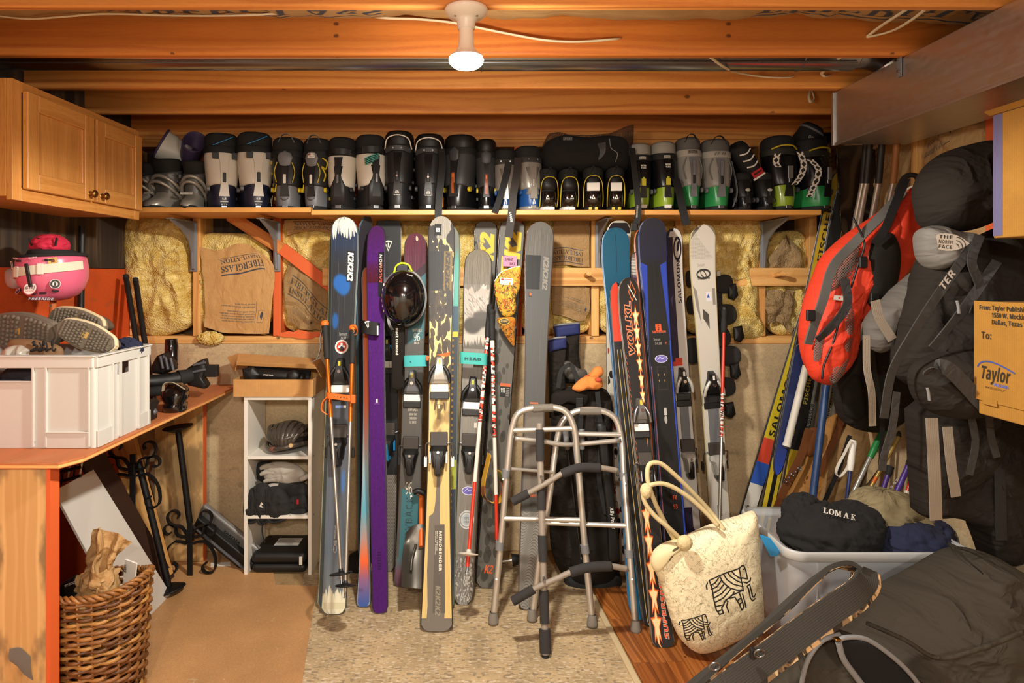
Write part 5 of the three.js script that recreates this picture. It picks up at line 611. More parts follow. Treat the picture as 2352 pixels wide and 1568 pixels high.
// 9 plain grey ski, 10 white ski with red splashes
const s9=ski('plain dark grey ski with a black panel and orange edges behind the walker',{tip:[1240,516,0.26],tail:[1214,1400],w:[63,48,50],core:mat(0x4a3a32,0.5),draw:(c,W,H,Y)=>{fillR(c, '#4c4c4a',0,0,W,H);fillR(c, '#57544f',0,0,W,Y(596));grainLines(c,W,Y(560),71,220,['#77726a', '#3e3b37'],0.35);fillR(c, '#100f0e',0,Y(596),90,Y(680) - Y(596));zig(c,106,Y(598),Y(680),34, '#7c786f',5,9);fillR(c, '#201c1a',18,Y(687),22,18);fillR(c, '#d2602a',22,Y(688.5),14,12);fillR(c, '#45525c',6,Y(960),W - 10,Y(972) - Y(960));fillR(c, '#c8622c',40,Y(950),70,6);fillR(c, '#6c645a',6,Y(972),W - 12,Y(1150) - Y(972));grainLines(c,W,H,73,140,['#5a5a58', '#77705f'],0.3);vText(c, '',0,0,1,1, '#000');hText(c, 'MINDBENDER',66,Y(1160),110,13, '#e0602c');fillR(c, '#8a867e',0,Y(1195),W,H);c.strokeStyle='#57534c';c.lineWidth=2;for (let k=0;k<46;k++){c.beginPath();for (let x=0;x <= W;x+=6) c[x?'lineTo':'moveTo'](x,Y(1180) + k*9 + 26*Math.sin(x*0.03 + k*0.1) - x*0.2);c.stroke();} fillR(c, '#5a544c',0,Y(1195),1,1);}});
const s10=ski('white ski splashed with red and black print behind the blue tip',{tip:[1418,506,0.2],tail:[1414,1290],w:[56,44,48],core:mat(0xc8c0b0,0.5),draw:(c,W,H,Y)=>{fillR(c, '#c9c2b2',0,0,W,H);fillR(c, '#231f20',0,Y(512),W,Y(536) - Y(512));blobs(c,W,H,81,30, '#a83424',6,18,0.05,1,1.4);blobs(c,W,H,82,36, '#231f1e',6,20,0.3,1,1.4);blobs(c,W,H,83,50, '#dcd4c4',4,12,0.3,1,1.2);c.strokeStyle='#3a3634';c.lineWidth=3;for (let k=0;k<14;k++){c.beginPath();c.ellipse(60 + 40*noise(k,1),Y(760 + k*40),14,18,0,0,7);c.stroke();}}});
// 11 teal blue ski with skin
const s11=ski('bright blue ski covered by a dark teal skin on its upper half',{tip:[1409,530,0.28],tail:[1468,1424],w:[62,44,48],core:mat(0x1a5a86,0.4),tailR:0.12,rough:0.4,draw:(c,W,H,Y)=>{fillR(c, '#0e4a62',0,0,W,H);grad(c,W,Y(640),Y(900),[[0, 'rgba(14,40,70,0)'],[1, '#122a44']]);fillR(c, '#122a44',0,Y(900),W,Y(1180) - Y(900));fillR(c, '#0b76a8',0,Y(1180),W,H);c.strokeStyle='#0a3448';c.lineWidth=5;c.beginPath();c.moveTo(76,Y(545));c.quadraticCurveTo(90,Y(580),80,Y(640));c.stroke();c.lineWidth=3;c.beginPath();c.ellipse(80,Y(548),66,26,0,3.3,6.1);c.stroke();hText(c, 'EXP',110,Y(1344),46,22, '#d8602c');fillR(c, '#3a90c0',20,Y(1200),3,200);}});
// 12 flame and star pair
const fire=(c,W,H,Y)=>{fillR(c, '#1e1a18',0,0,W,H);const fl=(x,y,s)=>{for (const [k,col] of [[1.35, '#b8401c'],[1.15, '#e28a34'],[0.95, '#ecd098']]){c.fillStyle=col;c.beginPath();for (let i=0;i<10;i++){const a=-Math.PI / 2 + i*Math.PI / 5,r=s*k*(i % 2?0.45:1);c[i?'lineTo':'moveTo'](x + Math.cos(a)*r,y + Math.sin(a)*r*1.5);} c.fill();c.beginPath();c.moveTo(x - s*0.3*k,y);c.lineTo(x,y + s*2.6*k);c.lineTo(x + s*0.35*k,y);c.fill();}};for (let k=0;k<8;k++) fl(126,Y(742 + k*40),26 - k*0.8);for (let k=0;k<5;k++) fl(44,Y(1220 + k*56),36);
  c.strokeStyle='#d8642c';c.lineWidth=5;const y=Y(680);c.beginPath();c.moveTo(104,y - 40);c.lineTo(136,y);c.lineTo(104,y + 36);c.lineTo(78,y);c.closePath();c.stroke();c.strokeStyle='#e8d8b8';c.beginPath();c.moveTo(70,y - 30);c.lineTo(140,y + 34);c.stroke();vText(c, 'VOLKL',66,Y(702),Y(842),70, '#1a1614',{up:1,skew:0.12,stroke: '#e0582c',sw:9});vText(c, 'VOLKL',66,Y(702),Y(842),70, '#14100e',{up:1,skew:0.12,stroke: '#e8ccA0',sw:2});c.strokeStyle='#b84a24';c.lineWidth=4;for (let k=0;k<20;k++){c.beginPath();c.moveTo(6,Y(840 + k*16));c.lineTo(14,Y(850 + k*16));c.stroke();} vText(c, 'SUPERSPEED',112,Y(1330),Y(1472),44, '#d8442c',{up:1,skew:0.1,stroke: '#f0dcb8',sw:3});};
const s12b=ski('red and black companion of the flame printed ski',{tip:[1410,655,0.34],tail:[1500,1440],w:[30,46,48],core:mat(0x3a302a,0.5),draw:(c,W,H,Y)=>{fillR(c, '#c93c26',0,0,W,H);fillR(c, '#1c1a19',0,Y(800),W,H);fillR(c, '#1c1a19',110,0,50,H);c.fillStyle='#c8a860';c.fillRect(30,Y(820),5,H);c.fillRect(70,Y(820),4,H);}});
const s12=ski('black ski printed with flames and pale stars, lettering up its left side',{tip:[1438,645,0.42],tail:[1523,1488],w:[48,40,54],core:mat(0x5a4a30,0.5),draw:fire});
binding(s12,985,1120,{toe:mat(0x6c6a66,0.4,0.4),body:coal,k:0.9,wing:M.steel,accent:M.steel});
ski('grey and white patterned ski with a round pink sticker, partly hidden',{tip:[1462,580,0.26],tail:[1524,1378],w:[42,36,40],draw:(c,W,H,Y)=>{fillR(c, '#55585c',0,0,W,H);grad(c,W,0,Y(700),[[0, '#3a2a34'],[0.2, '#b8b2a8'],[0.45, '#b8b4aa'],[0.55, '#3c1c38'],[0.7, '#b0aaa0'],[1, '#26262a']]);c.strokeStyle='rgba(60,56,60,0.6)';c.lineWidth=3;for (let k=0;k<26;k++){c.beginPath();c.moveTo(0,k*12);c.lineTo(W,k*12 + 20*noise(k,2));c.stroke();} fillR(c, '#24262c',0,Y(690),W,Y(720) - Y(690));disc(c,100,Y(812),46,26, '#a88a84', '#8a706c',3);blobs(c,W,H,92,20, '#1e1c1c',14,40,0.36,0.5);blobs(c,W,H,93,14, '#c8c2b8',10,20,0.36,0.5);}});
// 14 black and blue wide ski with orange lettering
const s14=ski('wide black ski with blue wedges and an orange logo',{tip:[1492,506,0.34],tail:[1563,1400],w:[63,51,54],core:mat(0x24326c,0.5),draw:(c,W,H,Y)=>{fillR(c, '#1b1a1a',0,0,W,H);grainLines(c,W,H,101,160,['#2e2c2a', '#0c0c0c'],0.5);grad(c,W,0,Y(620),[[0, '#23232c'],[0.8, '#1c1c2e'],[1, 'rgba(28,28,46,0)']]);for (const s of [0,1]){c.fillStyle='#263c98';c.beginPath();c.moveTo(s?W:0,Y(610));c.lineTo(s?W - 40:40,Y(618));c.lineTo(s?W - 4:4,Y(800));c.lineTo(s?W:0,Y(800));c.fill();} fillR(c, '#2c48b8',W - 8,Y(800),8,H);fillR(c, '#c8603a',0,Y(860),4,H);fillR(c, '#5a78b0',4,Y(860),3,H);c.fillStyle='#e0542a';c.fillRect(58,Y(761),42,36*0.7);c.fillStyle='#1b1a1a';c.font='bold 26px sans-serif';c.textAlign='center';c.fillText('S',79,Y(761) + 22);hText(c, 'salomon',82,Y(778),100,15, '#e0542a');hText(c, 'Tennant',60,Y(797),50,14, '#a8a498', 'italic');hText(c, '54.88',68,Y(807),50,13, '#a8a498', 'italic');hText(c, 'TI',128,Y(807),16,12, '#e0542a');mountainSticker(c,82,Y(843),48,14);c.strokeStyle='#3a3834';c.lineWidth=2;c.strokeRect(44,Y(862),70,80);for (const [x,y] of [[50,880],[98,880],[54,894],[96,894]]) disc(c,x,Y(y),4,4, '#9a7c50');fillR(c, '#b8b4aa',70,Y(957),22,26);disc(c,80,Y(984),12,14, '#a8a49a');hText(c, 'FX',100,Y(1160),34,22, '#d8542c');hText(c, '93',100,Y(1180),34,22, '#d8542c');}});
const s14b=ski('companion ski with an orange base behind the wide black and blue ski',{tip:[1482,522,0.29],tail:[1550,1385],w:[56,50,52],core:mat(0xd8602a,0.5),mat:mat(0x20202a,0.5),rocker:0.0});
// 15 white and purple ski, 16 white ski
const s15=ski('narrow white and dark purple ski lettered down its right side',{tip:[1540,527,0.22],tail:[1598,1330],w:[44,38,42],core:mat(0x3a3640,0.5),draw:(c,W,H,Y)=>{fillR(c, '#c8c4ba',0,0,W,H);c.fillStyle='#251c34';c.beginPath();c.moveTo(0,0);c.lineTo(70,0);c.lineTo(78,Y(640));c.lineTo(70,Y(830));c.lineTo(0,Y(840));c.fill();fillR(c, '#c8c4ba',30,Y(534),44,22);grainLines(c,70,Y(830),111,60,['#3c3050'],0.4);c.fillStyle='#4c4460';c.beginPath();c.moveTo(28,Y(690));c.lineTo(60,Y(680));c.lineTo(40,Y(710));c.fill();disc(c,116,Y(574),32,42, '#c8c4ba', '#1d1826',12);c.fillStyle='#1d1826';c.beginPath();c.ellipse(122,Y(568),12,22,0.4,0,7);c.fill();vText(c, 'SALOMON',120,Y(600),Y(702),44, '#1d1826',{up:1,skew:-0.08});fillR(c, '#b83a28',0,Y(836),40,18);fillR(c, '#c83c24',30,Y(828),70,30);fillR(c, '#2c2440',0,Y(1170),90,90);c.fillStyle='#2c2440';for (let k=0;k<4;k++){c.beginPath();c.moveTo(20 + k*20,Y(1210));c.lineTo(60 + k*20,Y(1230));c.lineTo(20,Y(1240));c.fill();}}});
binding(s15,885,1055,{toe:shinyBlack,wing:mat(0xc0bcb2,0.35,0.3),heel:mat(0xb8b4aa,0.35,0.3),body:coal,track:midGray,pad:coal,lever:shinyBlack,dot:M.white});
const s16=ski('white ski with dotted print and an oval ring logo',{tip:[1607,516,0.26],tail:[1661,1300],w:[60,47,46],core:mat(0xb8a878,0.5),draw:(c,W,H,Y)=>{fillR(c, '#cdc7ba',0,0,W,H);c.fillStyle='#77716a';c.beginPath();c.moveTo(0,Y(546));c.lineTo(46,Y(520));c.lineTo(40,0);c.lineTo(0,0);c.fill();c.beginPath();c.moveTo(W,0);c.lineTo(130,0);c.lineTo(W,Y(540));c.fill();c.fillStyle='#8a847a';for (let k=0;k<22;k++) for (let q=0;q<26;q++) if (q<k + 3) c.fillRect(4 + q*6,Y(530) + k*5,3,2.2);hText(c, 'Tennant',66,Y(606),50,16, '#8a847c', 'italic');c.strokeStyle='#3a3834';c.lineWidth=8;c.beginPath();c.ellipse(80,Y(627),44,17,0,0,7);c.stroke();c.lineWidth=5;c.beginPath();c.ellipse(80,Y(627),20,11,0.6,0,7);c.stroke();hText(c, 'ENDURO',80,Y(637),84,11, '#3a3834');c.fillStyle='#8d877c';c.beginPath();c.moveTo(0,Y(650));c.lineTo(26,Y(664));c.lineTo(40,Y(740));c.lineTo(12,Y(700));c.fill();c.fillRect(134,Y(660),20,66);fillR(c, '#dcd8e0',88,Y(668),38,36);c.fillStyle='#3a5aa8';c.beginPath();c.moveTo(92,Y(681));c.lineTo(104,Y(672));c.lineTo(114,Y(681));c.fill();c.strokeStyle='#4a463e';c.lineWidth=4;for (let k=0;k<9;k++){c.beginPath();c.moveTo(56,Y(706 + k*2.6));c.lineTo(100,Y(720 + k*2.6));c.stroke();} c.fillStyle='#6a645a';c.beginPath();c.moveTo(62,Y(730));c.lineTo(100,Y(742));c.lineTo(100,Y(752));c.fill();for (let k=0;k<10;k++){c.strokeStyle='#3a3834';c.lineWidth=3;c.beginPath();c.moveTo(60,Y(1160 + k*3.4));c.lineTo(100,Y(1150 + k*3.4));c.stroke();}}});
binding(s16,880,1050,{toe:shinyBlack,wing:mat(0xc8c4ba,0.35,0.2),heel:mat(0xc0bcb2,0.35,0.3),body:coal,track:midGray,pad:coal,lever:shinyBlack,dot:M.white});
for (const o of scene.children) if (o.userData.L) delUD(o);

// ---------- poles ----------
function pole(label,a,b,o={}){
  const t=thing('ski_pole',label, 'pole',b.clone(),o.group ?? 'ski poles leaning among the skis'),dir=b.clone().sub(a),L=dir.length();dir.normalize();const at=(s)=>a.clone().addScaledVector(dir,s*L),gl=(o.grip ?? 0.1) / L,r=o.r ?? 0.0075;
  const cols=o.cols;let s0=gl;cols.forEach(([s1,m,k])=>{wpart(t, 'shaft',rod(at(s0),at(s1),r*(k ?? 1),14),m);s0=s1;});
  if (o.grip !== 0) wpart(t, 'grip',tube([at(0),at(gl*0.1),at(gl*0.35),at(gl*0.7),at(gl)],[0.013,0.0155,0.013,0.0145,0.012],{n:14}),o.gripM ?? M.rubber);if (o.knob) wpart(t, 'grip_cap',tube([at(-0.01 / L),at(0),at(0.012 / L)],[0.014,0.019,0.016],{n:14}),o.knob);
  wpart(t, 'tip',rod(at(s0),at(Math.min(1,s0 + 0.02)),r*0.5,10,r*0.9),M.steel);
  if (o.basket) wpart(t, 'basket',lathe([[0.004,-0.008],[o.basket,-0.002],[o.basket,0.002],[0.01,0.006],[0.008,0.018]],24).applyQuaternion(new THREE.Quaternion().setFromUnitVectors(V(0,-1,0),dir)).translate(...at(o.bs ?? 0.93).toArray()),o.basketM ?? M.black);
  if (o.loop) wpart(t, 'wrist_strap',strap(o.loop,0.018,0.002,o.loopW ?? V(0,0,1),{closed:true}),o.loopM ?? M.web);
  return t;
}
const zq=(px,py,z)=>P(px,py,z),orPole=mat(0xc86418,0.28,0.6),silverPole=mat(0xb0aca2,0.3,0.8),grStrap=mat(0x7d7a74,0.7);
{const z0=0.52,z1=0.83;pole('left pole with orange upper shaft and grey wrist strap by the cardboard box',P(746,742,z0),P(788,1388,z1),{grip:0.16,r:0.0085,cols:[[0.36,orPole],[0.92,silverPole,0.85]],knob:orange,basket:0.045,bs:0.9,loop:OL([[745,748],[736,775],[736,800],[726,826],[716,830],[740,818],[753,792],[752,765]],z0),loopM:grStrap});
  pole('right pole with orange upper shaft and black grip in front of the dark ski',P(811,752,z0),P(792,1402,z1 + 0.02),{grip:0.16,r:0.0085,cols:[[0.36,orPole],[0.94,silverPole,0.85]],knob:orange,basket:0.04,bs:0.92,loop:OL([[806,752],[812,748],[820,754],[818,768],[810,766],[815,760]],z0 + 0.012),loopM:mat(0xc0641c,0.6)});
  const t=thing('ski_strap', 'orange rubber strap tying the two orange poles together', 'strap',P(785,913,0.63));wpart(t, 'band',strap([P(752,908,0.634),P(785,912,0.637),P(813,916,0.634),P(814,915,0.6),P(785,912,0.6),P(753,908,0.6)],0.024,0.004,V(0,1,0),{steps:40,closed:true}),mat(0xd8641c,0.5));wpart(t, 'tail',strap([P(752,912,0.634),P(742,924,0.632),P(740,942,0.63),P(752,952,0.63)],0.02,0.004,V(0,0.3,1)),mat(0xd8641c,0.5));for (let k=0;k<6;k++) wpart(t, 'hole',rod(P(762 + k*7,909 + k,0.632),P(762 + k*7,909 + k,0.6405),0.0025,8),M.blackMatte);wpart(t, 'cam',boxAt(P(806,906,0.634),P(816,926,0.646),0.003),mat(0xd8641c,0.5));}
const rwTex=canvasTex(32,512,(c)=>{fillR(c, '#d8d2c6',0,0,32,512);const R=mul(77);for (let i=0;i<110;i++){c.fillStyle=['#c8361c', '#221e1c', '#c8361c', '#e8e2d6'][i % 4];c.fillRect(R()*20,R()*512,6 + R()*14,3 + R()*16);}}),rwM=mat(0xffffff,0.35,0,{map:rwTex}),redPole=mat(0xc83018,0.35),whitePole=mat(0xd8cfc0,0.35);
pole('red and white printed pole slanting down to the tail of the mountain ski',P(1126,700,0.36),P(1071,1330,0.8),{grip:0.16,r:0.0085,cols:[[0.47,rwM],[0.68,whitePole],[0.96,redPole,0.9]],basket:0.04,bs:0.92,basketM:mat(0xd0c8b8,0.6),loop:OL([[1092,537],[1088,555],[1092,575],[1098,578],[1097,552]],0.25),loopM:mat(0x8a7a5c,0.7)});
pole('red and white printed pole standing upright beside the pink note',P(1129,716,0.42),P(1142,1262,0.62),{grip:0.13,r:0.0085,cols:[[0.16,whitePole,1.2],[0.55,rwM],[0.78,whitePole],[0.96,redPole,0.9]],knob:M.rubber,loop:OL([[1107,556],[1102,575],[1112,582],[1116,566]],0.25),loopM:mat(0x6a5c48,0.7)});
pole('red pole with black grip beside the white ski',P(1664,708,0.24),P(1652,1220,0.5),{grip:0.12,cols:[[0.4,redPole],[0.6,rwM],[0.96,silverPole]],knob:M.black});

// ---------- left side: cabinet, bench and what lies there ----------
{const x=-1.508,z0=0.5,z1=1.29,y0=1.682,y1=2.075,t=thing('wall_cabinet', 'oak two door wall cabinet with brass knobs hanging on the left wall', 'cabinet',V(-1.67,y0,0.9));
  const B=(n,a,b,m=M.oak,r=0.002,l)=>wpart(t,n,boxAt(a,b,r,l),m);
  B('side_panel',V(LX + 0.004,y0 + 0.012,z1 - 0.016),V(x - 0.02,y1,z1),M.oak,0.001, 'y');B('side_panel',V(LX + 0.004,y0 + 0.012,z0),V(x - 0.02,y1,z0 + 0.016),M.oak,0.001, 'y');B('bottom_panel',V(LX + 0.004,y0 + 0.012,z0 + 0.017),V(x - 0.02,y0 + 0.028,z1 - 0.017),M.oak);B('top_panel',V(LX + 0.004,y1 - 0.014,z0 + 0.017),V(x - 0.02,y1,z1 - 0.017),M.oak);B('back_panel',V(LX + 0.004,y0 + 0.03,z0 + 0.017),V(LX + 0.01,y1 - 0.016,z1 - 0.017),M.oak);
  for (const [a,b] of [[z0,z0 + 0.04],[z1 - 0.044,z1]]) B('face_frame',V(x - 0.02,y0,a),V(x,y1,b),M.oak,0.002, 'y');B('face_frame',V(x - 0.02,y0 + 0.045,0.845),V(x,y1 - 0.035,0.885),M.oak,0.002, 'y');B('face_frame',V(x - 0.02,y0,z0 + 0.04),V(x,y0 + 0.045,z1 - 0.044),M.oak,0.002, 'z');B('face_frame',V(x - 0.02,y1 - 0.035,z0 + 0.04),V(x,y1,z1 - 0.044),M.oak,0.002, 'z');
  for (const [a,b,kz] of [[0.512,0.856,0.832],[0.873,1.246,0.905]]){const d=new THREE.Group();d.name='door';t.add(d);const q=(n,p,r,m=M.oak,l)=>wpart(d,n,boxAt(p,r,0.004,l),m),w=0.058,ya=1.722,yb=2.045,X=x + 0.001;
    q('stile',V(X,ya,a),V(X + 0.02,yb,a + w),M.oak, 'y');q('stile',V(X,ya,b - w),V(X + 0.02,yb,b),M.oak, 'y');q('rail',V(X,ya,a + w),V(X + 0.0195,ya + w,b - w),M.oak, 'z');q('rail',V(X,yb - w,a + w),V(X + 0.0195,yb,b - w),M.oak, 'z');q('panel',V(X,ya + w - 0.006,a + w - 0.006),V(X + 0.009,yb - w + 0.006,b - w + 0.006),M.oak, 'y');for (const zz of [a + w + 0.006,b - w - 0.006]) q('moulding',V(X + 0.004,ya + w,zz - 0.006),V(X + 0.0155,yb - w,zz + 0.006),M.oak, 'y');
    const k=lathe([[0.001,0.028],[0.012,0.026],[0.0155,0.02],[0.012,0.015],[0.006,0.011],[0.007,0.002],[0.01,0]],24);k.rotateZ(-Math.PI / 2);k.translate(X + 0.02,1.748,a===0.512?0.826:0.905);wpart(d, 'knob',k,M.brass);}}
// workbench: orange smeared plywood top on two wide boards
const BY=0.868;
{const t=thing('workbench', 'plywood workbench top with orange paint on two wide boards', 'workbench',V(-1.54,0,0.75));
  const top=mat(0xffffff,0.55,0,{map:texOf(512,512,(u,v)=>{const n=fbm(u*5,v*3,7,4),g=fbm(u*50,v*5,2,3),f=noise(u*200,v*200);return mix3(mix3([196,110,58],[170,104,60],g),[206,160,120],sstep(0.55,0.8,n)*0.55 + (f - 0.5)*0.1);},[0.9,0.9])});
  const g=extrude([[LX + 0.01,-0.005],[-1.243,-0.005],[-1.243,-1.35],[-1.275,-1.42],[LX + 0.01,-1.42]].map(([a,b])=>[a,b]),0.015,0.0015);g.rotateX(-Math.PI / 2);g.translate(0,BY - 0.0165,0);wpart(t, 'bench_top',boxUV(g),top);const e=extrude([[LX + 0.012,-0.006],[-1.2405,-0.006],[-1.2405,-1.351],[-1.2735,-1.4225],[LX + 0.012,-1.4225]],0.008,0);e.rotateX(-Math.PI / 2);e.translate(0,BY - 0.0145,0);wpart(t, 'plywood_edge',boxUV(e),M.pine);
  const dirty=mat(0xffffff,0.65,0,{map:texOf(512,1024,(u,v)=>{const x=u*0.26,y=v*0.9,yy=x + (fbm(y*2,x*6,3,3) - 0.5)*0.03,gr=noise(yy*130,y*0.7,4),s=sstep(0.46,0.7,fbm(u*3.2 + 7,v*5,8,5)),st=sstep(0.62,0.8,noise(u*26,v*3,6))*sstep(0.4,0.7,fbm(u*3,v*4,3));return mix3(mix3([224,184,122],[196,150,90],gr),[104,84,58],clamp(s*0.62 + st*0.2));},[0.26,0.9])});
  const a=box(0.3,0.85,0.044,0.003, 'q');wpart(t, 'front_leg',boxAt(V(LX + 0.02,0.008,1.355),V(-1.314,BY - 0.018,1.4),0.003, 'q'),dirty);wpart(t, 'painted_edge',boxAt(V(-1.3138,0.008,1.356),V(-1.3125,BY - 0.019,1.3995),0.0005),M.orangeWood);wpart(t, 'painted_edge',boxAt(V(-1.3255,0.008,1.4),V(-1.3128,BY - 0.019,1.4008),0.0003),M.orangeWood);
  wpart(t, 'rear_leg',boxAt(V(-1.62,0.008,0.1),V(-1.378,BY - 0.018,0.14),0.003, 'q'),dirty);wpart(t, 'painted_edge',boxAt(V(-1.3778,0.008,0.101),V(-1.3755,BY - 0.019,0.1395),0.0005),M.orangeWood);
  wpart(t, 'duct_tape',sheet([OL([[22,1490],[45,1487],[62,1500],[70,1508]],1.402),OL([[21,1515],[45,1525],[60,1535],[72,1545]],1.403),OL([[40,1528],[52,1545],[66,1556],[76,1562]],1.402)],10,8,0.0008),mat(0x6e6c66,0.5));}
// white stacking crate: front and side walls with grip openings, rim, ribs
{const x0=-1.838,x1=-1.262,z0=0.9,z1=1.25,h=0.305,t=thing('plastic_crate', 'white plastic stacking crate full of shoes on the workbench', 'crate',V((x0 + x1) / 2,BY,(z0 + z1) / 2)),y0=BY + 0.001,W=M.whitePlastic;
  const wall=(w,hole)=>extrude([[0,0],[w,0],[w,h],[0,h]],0.003,0.0008,[[[hole[0],h - 0.085],[hole[1],h - 0.085],[hole[1],h - 0.048],[hole[1] - 0.008,h - 0.042],[hole[0] + 0.008,h - 0.042],[hole[0],h - 0.048]]]);
  for (const [z,d] of [[z1 - 0.004,1],[z0,1]]) wpart(t, 'wall',wall(x1 - x0 - 0.02,[0.23,0.36]).translate(x0 + 0.01,y0,z),W);
  for (const x of [x1 - 0.004,x0]){const g=wall(z1 - z0 - 0.02,[0.12,0.2]);g.rotateY(Math.PI / 2);wpart(t, 'wall',g.translate(x,y0,z1 - 0.01),W);}
  wpart(t, 'base',boxAt(V(x0 + 0.01,y0,z0 + 0.01),V(x1 - 0.01,y0 + 0.005,z1 - 0.01),0.001),W);
  for (const x of [x0 + 0.012,x1 - 0.012]) for (const z of [z0 + 0.012,z1 - 0.012]) wpart(t, 'corner_post',rod(V(x,y0,z),V(x,y0 + h,z),0.0135,20),W);
  for (const z of [z0 - 0.001,z1 + 0.001]){wpart(t, 'rim',boxAt(V(x0 + 0.006,y0 + h - 0.042,z - 0.006),V(x1 - 0.006,y0 + h,z + 0.006),0.003),W);wpart(t, 'rim_lip',boxAt(V(x0,y0 + h - 0.006,z - 0.01),V(x1,y0 + h,z + 0.01),0.003),W);}
  for (const x of [x0 + 0.001,x1 + 0.001]){wpart(t, 'rim',boxAt(V(x - 0.006,y0 + h - 0.042,z0),V(x + 0.006,y0 + h,z1),0.003),W);wpart(t, 'rim_lip',boxAt(V(x - 0.009,y0 + h - 0.006,z0),V(x + 0.012,y0 + h,z1),0.003),W);}
  for (const x of [x0 + 0.05,-1.616,-1.61 + 0.145,x1 - 0.16,x1 - 0.02]) wpart(t, 'rib',boxAt(V(x - 0.003,y0 + 0.004,z1 - 0.002),V(x + 0.003,y0 + h - 0.04,z1 + 0.008),0.001),W);for (const z of [z1 - 0.09,z1 - 0.14,z0 + 0.09,z0 + 0.02]) wpart(t, 'rib',boxAt(V(x1 - 0.002,y0 + 0.004,z - 0.003),V(x1 + 0.01,y0 + h - 0.04,z + 0.003),0.001),W);
  for (const [a,b] of [[x0 + 0.05,-1.616],[x1 - 0.16,x1 - 0.02]]){wpart(t, 'foot_band',boxAt(V(a,y0,z1 - 0.001),V(b,y0 + 0.055,z1 + 0.006),0.002),W);wpart(t, 'foot_lip',boxAt(V(a,y0 + 0.05,z1),V(b,y0 + 0.054,z1 + 0.011),0.001),W);} wpart(t, 'foot_band',boxAt(V(x1,y0,z1 - 0.09),V(x1 + 0.008,y0 + 0.055,z1 - 0.004),0.002),W);wpart(t, 'foot_band',boxAt(V(x1,y0,z0 + 0.004),V(x1 + 0.008,y0 + 0.055,z0 + 0.09),0.002),W);wpart(t, 'grip_lip',boxAt(V(-1.6,y0 + h - 0.089,z1 - 0.002),V(-1.468,y0 + h - 0.084,z1 + 0.008),0.001),W);}
// trail shoes with lugged soles turned to the room
function shoe(label,c,L,rz,tilt,o={}){
  const t=thing('trail_shoe',label, 'shoe',c, 'shoes heaped in the white crate');t.rotation.set(tilt[0],tilt[1],rz, 'ZYX');const hw=(s)=>(0.043 + 0.016*Math.sin((s - 0.15)*4.2))*L / 0.29*(s<0.12?Math.sqrt(1 - ((0.12 - s) / 0.12) ** 2*0.98):s>0.86?Math.sqrt(1 - ((s - 0.86) / 0.14) ** 2*0.98):1);
  const out=(k)=>{const p=[];for (let i=0;i <= 20;i++){const s=i / 20;p.push([hw(s)*k,(s - 0.5)*L*(k>1?1.02:k)]);} for (let i=20;i >= 0;i--){const s=i / 20;p.push([-hw(s)*k,(s - 0.5)*L*(k>1?1.02:k)]);} return p;};
  part(t, 'outsole',extrude(out(1),0.008,0.003),o.sole ?? mat(0x4c443a,0.9));part(t, 'midsole',extrude(out(1.06),0.02,0.004).translate(0,0,-0.024),o.mid ?? mat(0x6a5e50,0.8));
  const lugs=[],R=mul(9);for (let i=1;i<15;i++) for (let j=-3;j <= 3;j++){const s=i / 15.5,w=hw(s)*0.9;if (Math.abs(j)>3||(i>6&&i<8)) continue;const g=new THREE.SphereGeometry(0.0085*L / 0.29,8,6);g.scale(1,0.8 + R()*0.3,0.9);lugs.push(g.translate(j / 3.4*w + (i % 2)*0.003,(s - 0.5)*L,0.011));} part(t, 'tread',merge(lugs),o.sole ?? mat(0x4c443a,0.9));tag(t.children.at(-1),null,null,null, 'stuff');
  part(t, 'upper',loft([0,0.15,0.4,0.7,0.9,1].map((q)=>{const rr=[];for (let i=0;i<28;i++){const a=i / 28*6.283,s=0.5 + 0.48*Math.sin(a),w=Math.max(0.012,hw(clamp(s,0.02,0.98)))*Math.abs(Math.cos(a)) ** 0.6*Math.sign(Math.cos(a));const f=1 - q*0.25,yy=(s - 0.5)*L*(1 - 0.42*q) - 0.2*L*q*0.6;rr.push(V(w*f,yy,-0.024 - q*0.075));} return rr;})),o.upper ?? mat(0x5c4836,0.85));part(t, 'sole_badge',box(0.022,0.02,0.002,0.002),mat(0xb09048,0.6),V(0.004,-0.0*L,0.0125));if (o.rand) part(t, 'white_rand',tube(out(1.06).slice(0,21).map(([x,y])=>V(x,y,-0.008)),0.008,{n:8}),o.rand);return t;}
{const soleM=mat(0x665c4e,0.95),sideM=mat(0x6f6454,0.85);
  shoe('knobbly brown shoe sole lying sideways at the left of the crate',P(48,762,1.1),0.3,1.5,[-0.25,0.0],{sole:soleM,mid:sideM});
  shoe('brown shoe sole standing tilted behind the pale edged one',P(176,738,1.06),0.2,1.35,[-0.1,0.1],{sole:soleM,mid:sideM,rand:mat(0xc8b48c,0.7)});
  shoe('shoe sole with pale midsole edge at the front right of the crate',P(198,772,1.15),0.2,1.2,[0.0,0.2],{sole:soleM,mid:mat(0xcdbb96,0.7),rand:mat(0xcdbb96,0.7)});
  const t=thing('trail_shoe', 'brown leather shoe upper with black laces wedged under the soles', 'shoe',P(80,800,1.19));wpart(t, 'upper',puff(OL([[18,812],[24,782],[60,778],[110,786],[142,800],[142,826],[80,832],[20,832]],1.18),{front:0.035,back:0.03,amp:0.004}),mat(0x7a5a3a,0.8));for (let k=0;k<4;k++) wpart(t, 'lace',tube(OL([[74 + k*16,786],[84 + k*12,796 + k*2],[70 + k*18,806],[92 + k*12,800]],1.222),0.003,{n:6}),M.blackMatte);for (const x of [78,100,120]) wpart(t, 'eyelet_hook',box(0.008,0.018,0.006,0.002).translate(...P(x,788,1.216).toArray()),M.blackMatte);}
